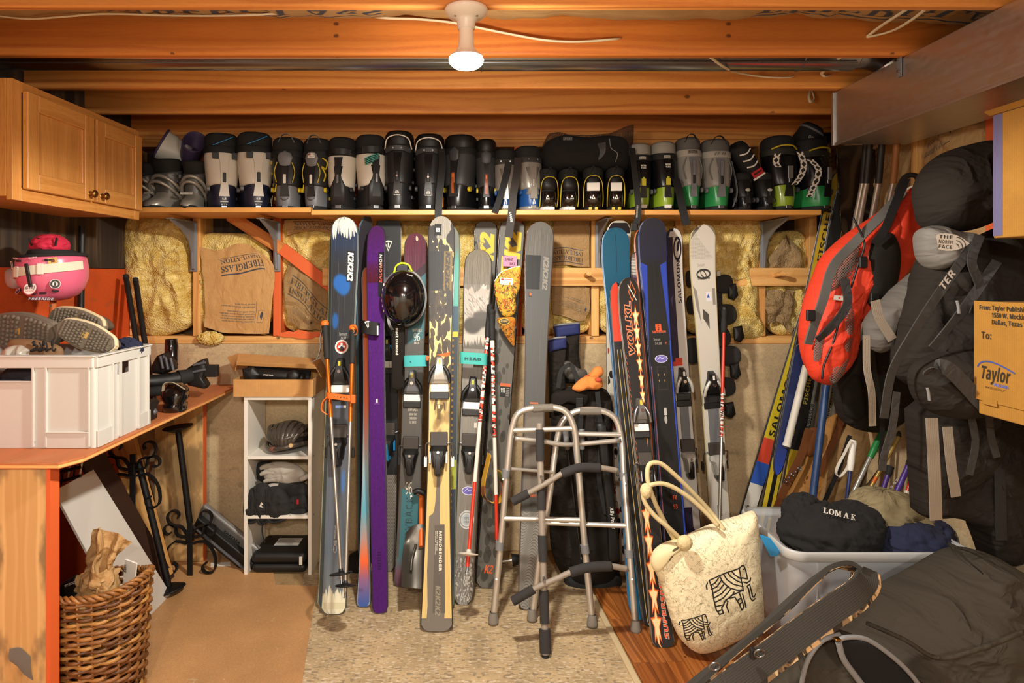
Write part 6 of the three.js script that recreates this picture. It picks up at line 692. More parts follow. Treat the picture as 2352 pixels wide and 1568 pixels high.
{const t=thing('bubble_wrap', 'clear bubble wrap bulging over the crate rim', 'packaging',P(44,806,1.2));wpart(t, 'film',puff(OL([[4,830],[10,804],[34,792],[62,792],[84,806],[90,830]],1.2),{front:0.03,back:0.03,amp:0.01,freq:40}),mat(0xd8cfbe,0.25,0,{transmission:0.45,thickness:0,bumpMap:concreteBump,bumpScale:0.003}));}
{const t=thing('cloth_bundle', 'dark blue cloth stuffed in the back corner of the crate', 'clothing',P(296,800,0.97));wpart(t, 'cloth',lump(P(292,800,0.97),0.05,0.035,0.03,0.25,3,2),mat(0x20243c,0.95));}
{const t=thing('cloth_bundle', 'dark stuff seen through the grip opening of the crate', 'clothing',P(90,870,1.12));wpart(t, 'cloth',lump(P(95,900,1.12),0.14,0.1,0.06,0.2,3,5),mat(0x2a2428,0.95));}
// upturned pink helmet on an orange stick
{const c=P(122,632,0.92),r=0.116,t=thing('ski_helmet', 'pink helmet with stickers and white goggle strap, upside down on an orange stick', 'helmet',c);
  const dome=lathe([[0.001,-0.1],[0.045,-0.094],[0.078,-0.078],[0.1,-0.052],[0.112,-0.02],[0.116,0.016],[0.114,0.05],[0.109,0.07],[0.103,0.072],[0.104,0.05]],48).scale(1,1,1.12);dome.rotateZ(0.08);part(t, 'shell',dome,mat(0xda6480,0.3,0,{clearcoat:0.5,side:THREE.DoubleSide}));
  part(t, 'rim',tube(Array.from({length:20},(_,i)=>V(Math.cos(i*0.31416)*r*0.92,0.07 + 0.009*Math.cos(i*0.31416),Math.sin(i*0.31416)*r*1.02)),0.007,{closed:true,steps:60,n:10}),M.blackMatte);part(t, 'brim_band',tube(Array.from({length:20},(_,i)=>V(Math.cos(i*0.31416)*r*0.55,0.082,Math.sin(i*0.31416)*r*0.7)),0.014,{closed:true,steps:60,n:10}),M.blackMatte);
  part(t, 'lining',lump(V(-0.012,0.112,0.0),0.06,0.04,0.06,0.14,2,6),mat(0xc01f3c,0.85));part(t, 'lining',lump(V(-0.012,0.05,0.0),0.088,0.05,0.09,0.05,2,3),M.blackMatte);for (const [x,a] of [[-0.05,0.3],[-0.02,0.1],[0.045,-0.2]]) part(t, 'strap_tab',box(0.008,0.03,0.006,0.002),M.blackMatte,V(x,0.125,0.052),[0,0,a]);
  const on=(a,y)=>{const k=y>0?1:Math.sqrt(1 - (y / 0.108) ** 2);return V(Math.sin(a)*r*k*1.02,y,Math.cos(a)*r*1.12*k*1.02);};
  part(t, 'goggle_strap',strap([-1.5,-1,-0.5,0,0.5,1,1.5].map((a)=>on(a,0.018 + a*0.014)),0.032,0.004,V(0,1,0)),mat(0xd8ccb4,0.75));for (const a of [-0.45,0.32]) part(t, 'strap_slider',box(0.022,0.04,0.007,0.003),M.cream,on(a,0.018 + a*0.014).multiplyScalar(1.03),[0,a,0]);
  part(t, 'goggle_clip',box(0.013,0.085,0.008,0.003),M.black,on(0.02,0.0).multiplyScalar(1.06),[0.12,0,0.12]);part(t, 'goggle_lens',puff([[-0.155,0.02],[-0.118,0.022],[-0.105,-0.03],[-0.12,-0.05],[-0.15,-0.04]].map(([x,y])=>V(x,y,0.03)),{front:0.02,back:0.02}),mat(0xc8a8a0,0.15,0,{transmission:0.5,thickness:0}));
  for (const [a,y] of [[-0.4,0.052],[0.5,0.056],[-0.75,-0.055],[-0.1,-0.068],[0.3,-0.065],[0.7,-0.058]]) part(t, 'vent',box(0.022,0.007,0.01,0.003),M.blackMatte,on(a,y),[0,a,0]);
  const st=(w,h,a,y,d)=>part(t, 'sticker',print(w,h,d),printMat,on(a,y).multiplyScalar(1.035),[y*6 - 0.02,a*0.9,0.05]);
  st(0.05,0.05,-0.02,-0.045,(c,W,H)=>{disc(c,W / 2,H / 2,W*0.48,H*0.48, '#e8e2d8', '#c03050',2);hText(c, 'GTSJ',W / 2,H*0.45,W*0.7,H*0.3, '#5c3a44');hText(c, 'EAT SLEEP',W / 2,H*0.7,W*0.6,H*0.12, '#a04858');});st(0.034,0.034,0.68,-0.03,(c,W,H)=>{disc(c,W / 2,H / 2,W*0.48,H*0.48, '#1e1a1c', '#d8d0c8',2);disc(c,W / 2,H / 2,W*0.3,H*0.3, '#d8d0c8', '#1e1a1c',2);c.fillStyle='#1e1a1c';c.fillRect(W*0.4,H*0.34,W*0.2,H*0.36);});st(0.04,0.032,-0.7,-0.052,(c,W,H)=>{disc(c,W / 2,H / 2,W*0.45,H*0.45, '#2c1c44', '#d8a0b0',2);hText(c, 'JALTA',W*0.45,H*0.4,W*0.8,H*0.4, '#e8e0dc');c.fillStyle='#c02838';c.fillRect(0,H*0.1,W*0.3,H*0.3);});st(0.03,0.022,0.62,0.052,(c,W,H)=>{fillR(c, '#c8a85a',0,0,W,H);fillR(c, '#6a3a24',W*0.3,H*0.2,W*0.4,H*0.6);});st(0.026,0.03,-0.8,0.035,(c,W,H)=>{fillR(c, '#d8d0c8',0,0,W,H);fillR(c, '#38343a',W*0.3,H*0.1,W*0.5,H*0.7);});st(0.09,0.014,0.16,-0.083,text('FREERIDE', '#d8d0d4',{stroke: '#3a3038',sw:2}));st(0.03,0.008,-0.5,0.06,text('SMITH', '#f0c4cc',{turn:2}));st(0.03,0.008,0.12,0.062,text('SMITH', '#f0c4cc',{turn:2}));
  const s=thing('stick', 'orange painted stick rising from the crate under the pink helmet', 'stick',P(119,800,0.92));wpart(s, 'shaft',rod(P(118,1060,0.9).setY(BY + 0.012),c.clone().add(V(0,-0.1,0)),0.012,14),mat(0xb8602a,0.5));wpart(s, 'screw',rod(P(116,702,0.93),P(116,702,0.936),0.004,8),M.black);}
// tubes and roof rack parts on the bench
{let t=thing('metal_tube', 'left of two black tubes leaning in the wall corner', 'tube',V(-1.5,BY,0.3));wpart(t, 'tube',rod(P(335,868,0.42).setY(BY + 0.005),P(290,640,0.14),0.013,16),M.black);wpart(t, 'end_cap',rod(P(290,642,0.14),P(289,632,0.13),0.014,16),M.rubber);
  t=thing('metal_tube', 'right of two black tubes leaning in the wall corner', 'tube',V(-1.4,BY,0.3));wpart(t, 'tube',rod(P(352,866,0.42).setY(BY + 0.005),P(312,646,0.12),0.013,16),M.black);wpart(t, 'end_cap',rod(P(312,648,0.12),P(311,640,0.11),0.014,16),M.rubber);
  t=thing('metal_bar', 'dark upright bar against the left wall behind the pink helmet', 'bar',V(-1.8,BY,0.7));wpart(t, 'bar',rod(V(-1.8,BY + 0.005,0.46),V(-1.81,1.66,0.42),0.014,14),M.black);
  t=thing('roof_rack', 'black roof rack bar with clamp feet lying on the workbench', 'roof rack',V(-1.45,BY,0.5));const W=(n,g,m=M.black)=>wpart(t,n,g,m);
  W('crossbar',tube([P(300,880,0.56),P(360,876,0.5),P(420,868,0.45)],0.032,{n:16}));W('end_socket',tube([P(410,868,0.46),P(440,862,0.42)],[0.036,0.03],{n:14,steps:4}),M.rubber);
  W('clamp',puff(OL([[425,862],[432,845],[462,826],[474,822],[478,842],[470,868],[480,884],[474,892],[436,884]],0.4),{front:0.03,back:0.03,sharp:true,pow:5}));W('clamp_lever',boxAt(P(476,836,0.38),P(497,866,0.42),0.004));for (const y of [838,854]) W('clamp_pin',rod(P(444,y,0.435),P(472,y - 6,0.435),0.006,10),M.grayPlastic);
  W('foot',puff(OL([[352,840],[366,815],[384,808],[400,830],[404,848],[380,858],[356,856]],0.46),{front:0.04,back:0.04,sharp:true,pow:4}));W('foot_horn',tube([P(393,840,0.42),P(394,800,0.4),P(393,778,0.4)],[0.03,0.03,0.026],{n:16}),M.blackGloss);for (let k=0;k<3;k++) W('tension_bolt',rod(P(368 + k*12,818 + k*2,0.505),P(374 + k*12,846 + k*2,0.505),0.006,8),M.grayPlastic);W('lower_bar',tube([P(300,904,0.66),P(345,900,0.56),P(400,892,0.46)],0.022,{n:12}),M.rubber);
  t=thing('roof_rack_clamp', 'rounded black rack foot with a worn beige strap on the bench edge', 'rack part',PF(401,935,BY));const zf=0.66;wpart(t, 'body',loft([ring(BY + 0.001,0.044,zf - 0.06,zf + 0.05),ring(BY + 0.03,0.045,zf - 0.06,zf + 0.052),ring(BY + 0.034,0.036,zf - 0.05,zf + 0.04),ring(BY + 0.055,0.052,zf - 0.06,zf + 0.05),ring(BY + 0.09,0.05,zf - 0.055,zf + 0.04),ring(BY + 0.115,0.028,zf - 0.03,zf + 0.02)].map((r)=>r.map((p)=>p.setX(p.x + P(401,900,zf).x)))),M.blackGloss);wpart(t, 'strap',strap(OL([[374,898],[378,882],[396,878],[416,888],[425,894]],zf + 0.045),0.016,0.003,V(0,0.3,1)),mat(0x9a8c74,0.8));
  t=thing('rack_part', 'small black plastic rack parts heaped beside the crate', 'rack part',PF(340,945,BY));wpart(t, 'clip',boxAt(P(322,915,0.8),P(345,940,0.86).setY(BY + 0.001),0.006),M.black);wpart(t, 'clip',puff([[326,958],[334,934],[352,930],[362,946],[350,962]].map(([x,y])=>P(x,y,0.82)),{front:0.02,back:0.02,sharp:true}),M.grayPlastic);wpart(t, 'clip',puff(OL([[338,925],[352,912],[366,922],[356,938]],0.78),{front:0.02,back:0.02,sharp:true}),M.black);}
// wrought iron candle stands under the bench
const scroll=(c,r0,r1,a0,turns,z)=>Array.from({length:26},(_,i)=>{const t=i / 25,r=lerp(r0,r1,t),a=a0 + turns*t*6.283;return V(c.x + Math.cos(a)*r,c.y + Math.sin(a)*r,z);});
function ironStand(label,top,bot,foot,dz,up){const t=thing('iron_stand',label, 'candle stand',bot, 'wrought iron stands under the bench'),S=(pts)=>wpart(t, 'scroll',strap(pts,0.02,0.007,V(0,0,1),{steps:60}),M.iron);
  const d=bot.clone().sub(top).normalize();wpart(t, 'stem',rod(top,bot,0.0145,16),M.iron);wpart(t, 'dish',lathe([[0.001,0],[0.03,-0.012],[0.066,0.006],[0.07,0.012],[0.064,0.012],[0.03,0.0],[0.001,0.006]],32).applyQuaternion(new THREE.Quaternion().setFromUnitVectors(V(0,1,0),d.clone().negate())).translate(...top.toArray()),M.iron);
  for (const s of [-1,1]){const q=(x,y)=>foot.clone().add(V(s*x,y,dz));const mk=(cx,cy,r0,r1,a0,tr)=>{const pts=scroll(V(0,0,0),r0,r1,a0,tr,0).map((p)=>q(cx + p.x,cy + p.y));return pts;};
    S([q(0.012,-0.02),q(0.04,0.02),...mk(0.07,0.07,0.045,0.014,-1.6,0.85)]);S([q(0.012,-0.03),q(0.06,-0.02),...mk(0.1,0.0,0.035,0.012,2.6,-0.8)]);S([q(0.012,-0.06),q(0.07,-0.05),q(0.115,-0.1),q(0.125,-0.16),...mk(0.085,-0.17,0.04,0.016,0.2,-0.75)]);}
  wpart(t, 'centre_bar',bar(foot.clone().add(V(0,0.04,dz)),foot.clone().add(V(0.01,-0.21,dz + 0.02)),0.026,0.006,V(1,0,0)),M.iron);wpart(t, 'collar',bar(foot.clone().add(V(0,0.0,dz)),foot.clone().add(V(0,-0.05,dz)),0.03,0.03,V(1,0,0),0.004),M.iron);return t;}
{const a=P(409,985,0.24),b=P(436,1200,0.24);ironStand('wrought iron stand with scrolls at its foot leaning on the pale leg board',a,b,P(440,1215,0.25),0.02);
  const c=P(388,1316,0.46),e=P(318,1060,0.42),t=ironStand('wrought iron stand upside down in the dark, its dish on the floor',c.clone().setY(0.03),e,P(310,1060,0.42),0.02);}
// boards leaning under the bench
const slab=(name,label,cat,q,th,m)=>{const t=thing(name,label,cat,q[2].clone());wpart(t, 'board',sheet([[q[0],q[1]],[q[3],q[2]]],2,2,th),m);return t;};
slab('foam_board', 'white foam board leaning under the bench behind the basket', 'board',[V(-1.50,0.676,1.1),V(-1.55,0.656,0.78),V(-1.385,0.004,0.47),V(-1.385,0.004,0.8)],0.008,mat(0xdcd6cc,0.6));
slab('dark_board', 'dark brown panel leaning behind the white board', 'board',[V(-1.62,0.8,0.82),V(-1.66,0.79,0.62),V(-1.45,0.006,0.3),V(-1.46,0.006,0.56)],0.012,mat(0x3a2216,0.6));
slab('foam_board', 'pale blue board edge behind the dark brown panel', 'board',[V(-1.7,0.66,0.6),V(-1.74,0.66,0.5),V(-1.6,0.01,0.24),V(-1.58,0.01,0.4)],0.01,mat(0x8fa6bc,0.6));
{const t=thing('wood_plank', 'bare plank leaning in the dark behind the iron stand', 'board',V(-1.65,0,0.2));wpart(t, 'plank',bar(V(-1.5,0.01,0.32),V(-1.76,0.8,0.24),0.11,0.03,V(1,0.3,0)),M.pine);}
{const t=thing('wire_rack', 'small cream wire rack in the shade under the bench', 'rack',P(160,1090,0.9));for (let k=0;k<4;k++) wpart(t, 'wire',rod(P(140 + k*14,1112 - k*4,0.9),P(146 + k*14,1074 - k*4,0.9),0.004,8),k % 2?M.cream:M.black);wpart(t, 'rail',rod(P(138,1106,0.905),P(186,1092,0.905),0.006,8),M.black);wpart(t, 'rail',rod(P(138,1084,0.905),P(186,1072,0.905),0.006,8),M.black);}
{const t=thing('roof_box', 'silver grey ski carrier with black lettering lying in the corner by the shelf unit', 'ski carrier',V(-1.25,0,0.1)),a=P(462,1172,0.14),b=P(590,1318,0.2);b.y=Math.max(b.y,0.06);wpart(t, 'top_shell',bar(a,b,0.11,0.03,V(0.6,0.7,0.4),0.012),mat(0x8a8986,0.4,0.4));wpart(t, 'lower_shell',bar(a.clone().add(V(-0.014,-0.05,0.02)),b.clone().add(V(-0.014,-0.05,0.02)),0.09,0.035,V(0.6,0.7,0.4),0.008),M.black);wpart(t, 'groove',bar(a.clone().add(V(-0.03,-0.055,0.045)),b.clone().add(V(-0.03,-0.055,0.045)),0.008,0.012,V(0.6,0.7,0.4)),M.grayPlastic);
  const y=b.clone().sub(a).normalize(),wd=V(0.6,0.7,0.4).addScaledVector(y,-V(0.6,0.7,0.4).dot(y)).normalize(),n=wd.clone().cross(y);if (n.z<0) n.negate();const cen=P(531,1236,0.17);const q=a.clone().add(b).multiplyScalar(0.5);wpart(t, 'lettering_print',lay(print(0.11,0.026,text('YAKIMA', '#161616',{skew:0.15})),a.clone().lerp(b,0.58).addScaledVector(n,0.0165).addScaledVector(wd,0.012),y,wd),printMat);}
{const t=thing('paper_card', 'small white card lying on the floor by the wall', 'card',PF(507,1297,0.006));wpart(t, 'card',sheet([[PF(484,1292,0.0085),PF(528,1290,0.0085)],[PF(484,1301,0.0085),PF(530,1299,0.0085)]],2,2,0.001),M.white);}
// wicker basket, every woven rod its own
{const c=V(-1.29,0.008,1.18),t=thing('wicker_basket', 'brown wicker basket with crumpled packing paper in front of the workbench leg', 'basket',c),R=mul(12),rimY=(a)=>0.375 + 0.035*Math.cos(a + 0.15) ** 3 + 0.022*Math.sin(a);const rad=(h)=>0.132 + 0.026*(h / 0.4),wm=[0x8c5a2a,0x744620,0xa06c34,0x5e3818,0x84582e,0xac7c40].map((h)=>mat(h,0.45));const NS=24;
  for (let k=0;k<25;k++){const f=(k + 0.6) / 25.5,ph=k % 2;for (const hf of [0,1]){const pts=[];for (let i=0;i <= 36;i++){const a=hf*Math.PI + (i / 36)*Math.PI*1.02 + k*0.9,h=f*rimY(a) + (R() - 0.5)*0.002,r=rad(h) + 0.006*Math.cos(a*NS / 2 + ph*Math.PI);pts.push(V(Math.cos(a)*r,h,Math.sin(a)*r));} part(t, 'woven_rod',tube(pts,0.0062 + R()*0.0012,{n:6,steps:60}),wm[Math.floor(R()*6)]);}}
  for (let i=0;i<NS;i++){const a=(i + 0.5) / NS*6.283;part(t, 'stake',tube([V(Math.cos(a)*rad(0),0.004,Math.sin(a)*rad(0)),V(Math.cos(a)*rad(0.2),0.2,Math.sin(a)*rad(0.2)),V(Math.cos(a)*rad(0.4),rimY(a),Math.sin(a)*rad(0.4))],0.0045,{n:6,steps:6}),wm[i % 6]);}
  for (let k=0;k<3;k++) part(t, 'braided_rim',tube(Array.from({length:72},(_,i)=>{const a=i / 72*6.283,q=a*16 + k*2.1;return V(Math.cos(a)*(rad(0.4) + 0.008*Math.cos(q)),rimY(a) + 0.006 + 0.008*Math.sin(q),Math.sin(a)*(rad(0.4) + 0.008*Math.cos(q)));}),0.0058,{closed:true,n:6,steps:216}),wm[k*2]);part(t, 'base',new THREE.CylinderGeometry(0.13,0.128,0.01,40).translate(0,0.006,0),wm[3]);
  const k=thing('packing_paper', 'crumpled brown packing paper stuffed in the wicker basket', 'packing paper',P(235,1370,1.2));const pm=mat(0xb08a58,0.75,0,{bumpMap:crinkleBump,bumpScale:0.01});
  const cr=(s,a)=>(u,v,p)=>{const q=(f)=>1 - Math.abs(1 - 2*noise(p.x*f + s,p.y*f + s*2,p.z*f));return a*(q(16) + 0.5*q(34) - 0.8);};
  const cp=(rows,s,a)=>wpart(k, 'paper_sheet',sheet(rows.map((r)=>r.map(([x,y,z])=>P(x,y,z))),30,30,0.001,cr(s,a),{crease:0.35}),pm);
  cp([[[212,1216,1.2],[228,1212,1.24],[252,1220,1.2],[276,1228,1.22],[302,1250,1.2]],[[208,1250,1.2],[226,1262,1.25],[244,1260,1.22],[262,1268,1.24],[280,1270,1.2]],[[192,1290,1.18],[212,1300,1.26],[236,1292,1.22],[250,1296,1.25],[262,1290,1.18]],[[196,1330,1.18],[214,1336,1.27],[236,1334,1.28],[256,1330,1.24],[272,1326,1.18]]],1,0.02);cp([[[180,1322,1.2],[200,1310,1.24],[228,1316,1.28],[256,1300,1.24],[282,1302,1.18]],[[168,1352,1.22],[196,1350,1.29],[226,1352,1.3],[256,1346,1.28],[284,1338,1.2]],[[186,1386,1.22],[206,1384,1.29],[232,1382,1.3],[262,1372,1.28],[290,1372,1.2]],[[164,1404,1.24],[200,1412,1.28],[232,1408,1.28],[262,1400,1.26],[292,1390,1.2]]],3,0.034);cp([[[150,1396,1.26],[180,1380,1.29],[205,1392,1.28]],[[150,1420,1.26],[180,1425,1.29],[215,1420,1.28]]],6,0.02);wpart(k, 'paper_wad',lump(P(230,1400,1.18),0.085,0.06,0.07,0.3,3,8),pm);
  const b=thing('booklet', 'white booklet with a barcode standing in the wicker basket', 'booklet',P(300,1360,1.14));wpart(b, 'pages',bar(P(288,1410,1.12),P(302,1288,1.14),0.05,0.006,V(1,0.2,0.3)),M.white);wpart(b, 'barcode_print',lay(print(0.007,0.03,(c,W,H)=>{c.fillStyle='#222';for (let q=0;q<12;q++) c.fillRect(0,H*q / 12,W,H*(q % 3?0.03:0.06));}),P(287,1306,1.148),V(1,0,0.3),V(0,1,0)),printMat);
  const x=thing('card_box', 'flat black box with fine white print standing in the wicker basket', 'box',P(165,1390,1.15));wpart(x, 'box',bar(P(138,1385,1.14),P(196,1350,1.14),0.11,0.03,V(0,1,0.2)),M.black);wpart(x, 'lettering_print',lay(print(0.05,0.01,text('ASSISTENZA|CLIENTI', '#cfcac0')),P(163,1340,1.168),P(196,1324,1.168).sub(P(138,1346,1.168)),V(0,1,0)),printMat);}
// white shelf unit and its contents
const UX0=-1.122,UX1=-0.8,UZ=0.28,UY=0.856;
{const t=thing('shelf_unit', 'narrow white three-tier shelf unit against the back wall', 'shelf unit',V(-0.96,0,0.15));const B=(n,a,b)=>wpart(t,n,boxAt(a,b,0.0015),M.melamine);B('side_panel',V(UX0,0.004,0.02),V(UX0 + 0.016,UY - 0.0165,UZ));B('side_panel',V(UX1 - 0.016,0.004,0.02),V(UX1,UY - 0.0165,UZ));B('top_panel',V(UX0,UY - 0.016,0.02),V(UX1,UY,UZ));for (const y of [0.555,0.272]) B('shelf_board',V(UX0 + 0.0165,y,0.02),V(UX1 - 0.0165,y + 0.016,UZ - 0.002));for (const y of [0.563,0.28]) for (const z of [0.06,0.24]) wpart(t, 'screw',rod(V(UX1,y,z),V(UX1 + 0.002,y,z),0.004,10),M.gray);}
{const c=P(662,1000,0.16),t=thing('bike_helmet', 'dark grey vented bicycle helmet on the top tier of the white shelf unit', 'helmet',V(c.x,0.572,0.16));const body=ell(0.098,0.075,0.12,(q)=>{if (q.y<-0.03) q.y=-0.03 - (q.y + 0.03)*0.2;});const hm=mat(0x4c443c,0.3,0.2);part(t, 'shell',body.translate(0.0,0.062,-0.02),mat(0x24201d,0.5));
  for (let k=-3;k <= 3;k++) part(t, 'rib',tube(Array.from({length:9},(_,i)=>{const a=-0.5 + i / 8*2.5,w=k*0.026;return V(w*(0.55 + 0.6*Math.sin(clamp(a,0,2))) + 0.0,0.05 + 0.085*Math.sin(a + 0.2)*(1 - Math.abs(k)*0.08),-0.02 + 0.128*Math.cos(a)*(1 - Math.abs(k)*0.05));}),[0.012,0.014,0.013,0.01],{n:8,flat:0.6}),hm);for (const y of [0.035,0.075]) part(t, 'band',tube(Array.from({length:12},(_,i)=>{const a=i / 12*6.283,k=y>0.05?0.98:1.04;return V(Math.cos(a)*0.1*k,y + 0.01*Math.sin(a*2),-0.02 + Math.sin(a)*0.124*k);}),0.011,{closed:true,n:8,steps:48}),hm);part(t, 'dial',new THREE.SphereGeometry(0.016,16,12).scale(1.4,0.8,0.6),mat(0x7a4a3c,0.4),V(-0.04,0.028,0.1));part(t, 'badge',rod(V(0.045,0.05,0.112),V(0.046,0.05,0.118),0.01,16),mat(0xc8a878,0.4));}
function glove(label,pts,z,m,fingers,o={}){const t=thing('glove',label, 'glove',P(pts[0][0],pts[0][1],z), 'gloves on the middle tier of the shelf unit');wpart(t, 'palm',puff(OL(pts,z),{front:o.f ?? 0.03,back:0.02,amp:0.006,freq:30,seed:o.seed ?? 2}),m);for (const f of fingers) wpart(t, 'finger',tube(f.map(([x,y,dz])=>P(x,y,z + (dz ?? 0.015))),[0.013,0.0135,0.012,0.008],{n:10}),o.fm ?? m);return t;}
{const gray=mat(0xa49d92,0.7),blk=mat(0x1d1b1b,0.85,0,{bumpMap:foldBump,bumpScale:0.006});
  glove('grey and black glove on top of the pile in the white shelf unit',[[610,1068],[650,1060],[690,1072],[704,1092],[680,1110],[640,1108],[608,1098]],0.2,gray,[[[640,1076],[620,1070],[606,1072],[598,1076]],[[645,1088],[622,1084],[606,1086],[598,1090]],[[650,1100],[634,1100],[618,1102],[606,1106]]],{fm:gray});
  {const t=glove('black glove lying at the back of the middle tier',[[586,1066],[620,1060],[640,1080],[625,1106],[590,1098]],0.13,blk,[[[610,1080],[594,1080],[584,1086],[584,1092]]]);}
  glove('pale palmed black glove under the grey one',[[612,1112],[660,1106],[704,1112],[706,1150],[660,1150],[618,1136]],0.21,blk,[[[640,1116],[624,1116],[612,1122],[606,1128]],[[690,1100],[700,1096],[706,1092],[709,1090]]],{fm:gray,seed:4});
  for (const [i,pts] of [[0,[[566,1132],[584,1118],[596,1126],[596,1170],[590,1196],[572,1200],[562,1180]]],[1,[[586,1116],[604,1108],[620,1118],[622,1160],[616,1196],[598,1204],[588,1180]]],[2,[[612,1124],[640,1116],[660,1130],[672,1160],[668,1184],[640,1198],[618,1196]]],[3,[[658,1140],[690,1130],[708,1140],[708,1164],[680,1170],[660,1164]]],[4,[[668,1164],[704,1160],[708,1186],[690,1190],[668,1182]]]]){const t=glove(['black mitten cuff hanging out left on the middle tier', 'black glove cuff with a white tag hanging out of the middle tier', 'open cuffed black ski mitten in front on the middle tier', 'black padded glove at the right of the middle tier', 'black padded glove under its twin at the right of the middle tier'][i],pts,0.24 - (i>2?0.02:0),blk,i>2?[[[676,1150 + (i - 3)*22],[690,1152 + (i - 3)*22],[704,1160 + (i - 3)*22],[707,1170 + (i - 3)*22]]]:[],{f:0.04,seed:i + 3});if (i<3) wpart(t, 'cuff_trim',tube(OL(pts.slice(-3).concat(pts.slice(0,1)),0.272),0.006,{n:6}),M.blackMatte);if (i===1) wpart(t, 'logo_print',lay(print(0.02,0.04,(c,W,H)=>{c.fillStyle='#d0cabe';c.beginPath();c.moveTo(W / 2,H*0.1);c.lineTo(W,H*0.4);c.lineTo(W / 2,H*0.5);c.lineTo(W,H*0.8);c.lineTo(0,H*0.7);c.fill();}),P(600,1160,0.287),V(1,0,0),V(0,1,0)),printMat);if (i===3) wpart(t, 'red_tab',boxAt(P(682,1146,0.255),P(686,1158,0.262),0.001),redM);if (i===2) wpart(t, 'leash',tube(OL([[604,1198],[602,1220],[608,1246]],0.28),0.003,{n:6}),M.blackMatte);}}
{const t=thing('plastic_case', 'black plastic case with a white label on the floor tier of the shelf unit', 'case',V(-0.96,0.004,0.16));wpart(t, 'base',boxAt(V(-1.09,0.008,0.04),V(-0.832,0.05,0.27),0.02),M.black);wpart(t, 'lid',boxAt(V(-1.094,0.053,0.036),V(-0.828,0.105,0.274),0.024),M.black);wpart(t, 'label_print',print(0.12,0.09,(c,W,H)=>{c.fillStyle='#cfcabf';c.fillRect(0,0,W,H);c.fillStyle='#555';for (let k=0;k<12;k++) c.fillRect(W*0.06,H*(0.08 + k*0.075),W*(0.6 + 0.26*noise(k*3.1,1)),H*0.025);}).rotateX(-Math.PI / 2).translate(-0.95,0.1062,0.14),printMat);wpart(t, 'latch',boxAt(V(-0.86,0.05,0.27),V(-0.845,0.09,0.279),0.002),M.white);}
{const t=thing('cardboard_box', 'open cardboard box of black gear on top of the white shelf unit', 'box',V(-0.97,UY,0.16)),x0=-1.17,x1=-0.79,z0=0.03,z1=0.29,y=UY + 0.001,h=0.083;const B=(n,a,b)=>wpart(t,n,boxAt(a,b,0.001),M.card);B('front_wall',V(x0,y,z1 - 0.004),V(x1,y + h,z1));B('back_wall',V(x0,y,z0),V(x1,y + h,z0 + 0.004));B('side_wall',V(x0,y,z0 + 0.005),V(x0 + 0.004,y + h,z1 - 0.005));B('side_wall',V(x1 - 0.004,y,z0 + 0.005),V(x1,y + h,z1 - 0.005));B('bottom',V(x0 + 0.005,y,z0 + 0.005),V(x1 - 0.005,y + 0.004,z1 - 0.005));
  wpart(t, 'lid',sheet([[P(548,812,0.1),P(735,824,0.06)],[P(543,838,0.22),P(727,846,0.22)]],6,4,0.004),M.card);wpart(t, 'lid_flap',sheet([[P(543,838,0.224),P(727,846,0.224)],[P(550,832,0.232),P(722,838,0.232)]],4,2,0.004),M.card);wpart(t, 'side_flap',sheet([[P(548,812,0.1),P(543,838,0.22)],[P(522,820,0.1),P(540,852,0.2)]],4,3,0.004),M.card);wpart(t, 'side_flap',sheet([[P(735,824,0.06),P(727,846,0.22)],[P(748,848,0.08),P(738,866,0.22)]],4,3,0.004),M.card);
  const s=thing('black_gear', 'bundle of black poles and clips inside the open cardboard box', 'gear',V(-0.97,y + 0.02,0.16));wpart(s, 'roll',tube([P(575,858,0.2),P(640,862,0.22),P(700,868,0.21)],0.026,{n:14}),M.black);wpart(s, 'roll',tube([P(570,850,0.14),P(640,856,0.15),P(712,862,0.14)],0.024,{n:14}),M.rubber);wpart(s, 'clip',puff(OL([[556,846],[582,842],[600,860],[585,880],[560,872]],0.23),{front:0.02,back:0.02,sharp:true}),M.black);wpart(s, 'clip',puff(OL([[660,858],[676,850],[690,862],[680,880],[662,876]],0.245),{front:0.02,back:0.02}),M.black);wpart(s, 'logo_print',lay(print(0.05,0.008,text('SPEEDTECH', '#cfcac0')),P(616,861,0.2475),V(1,-0.06,0),V(0,1,0)),printMat);}

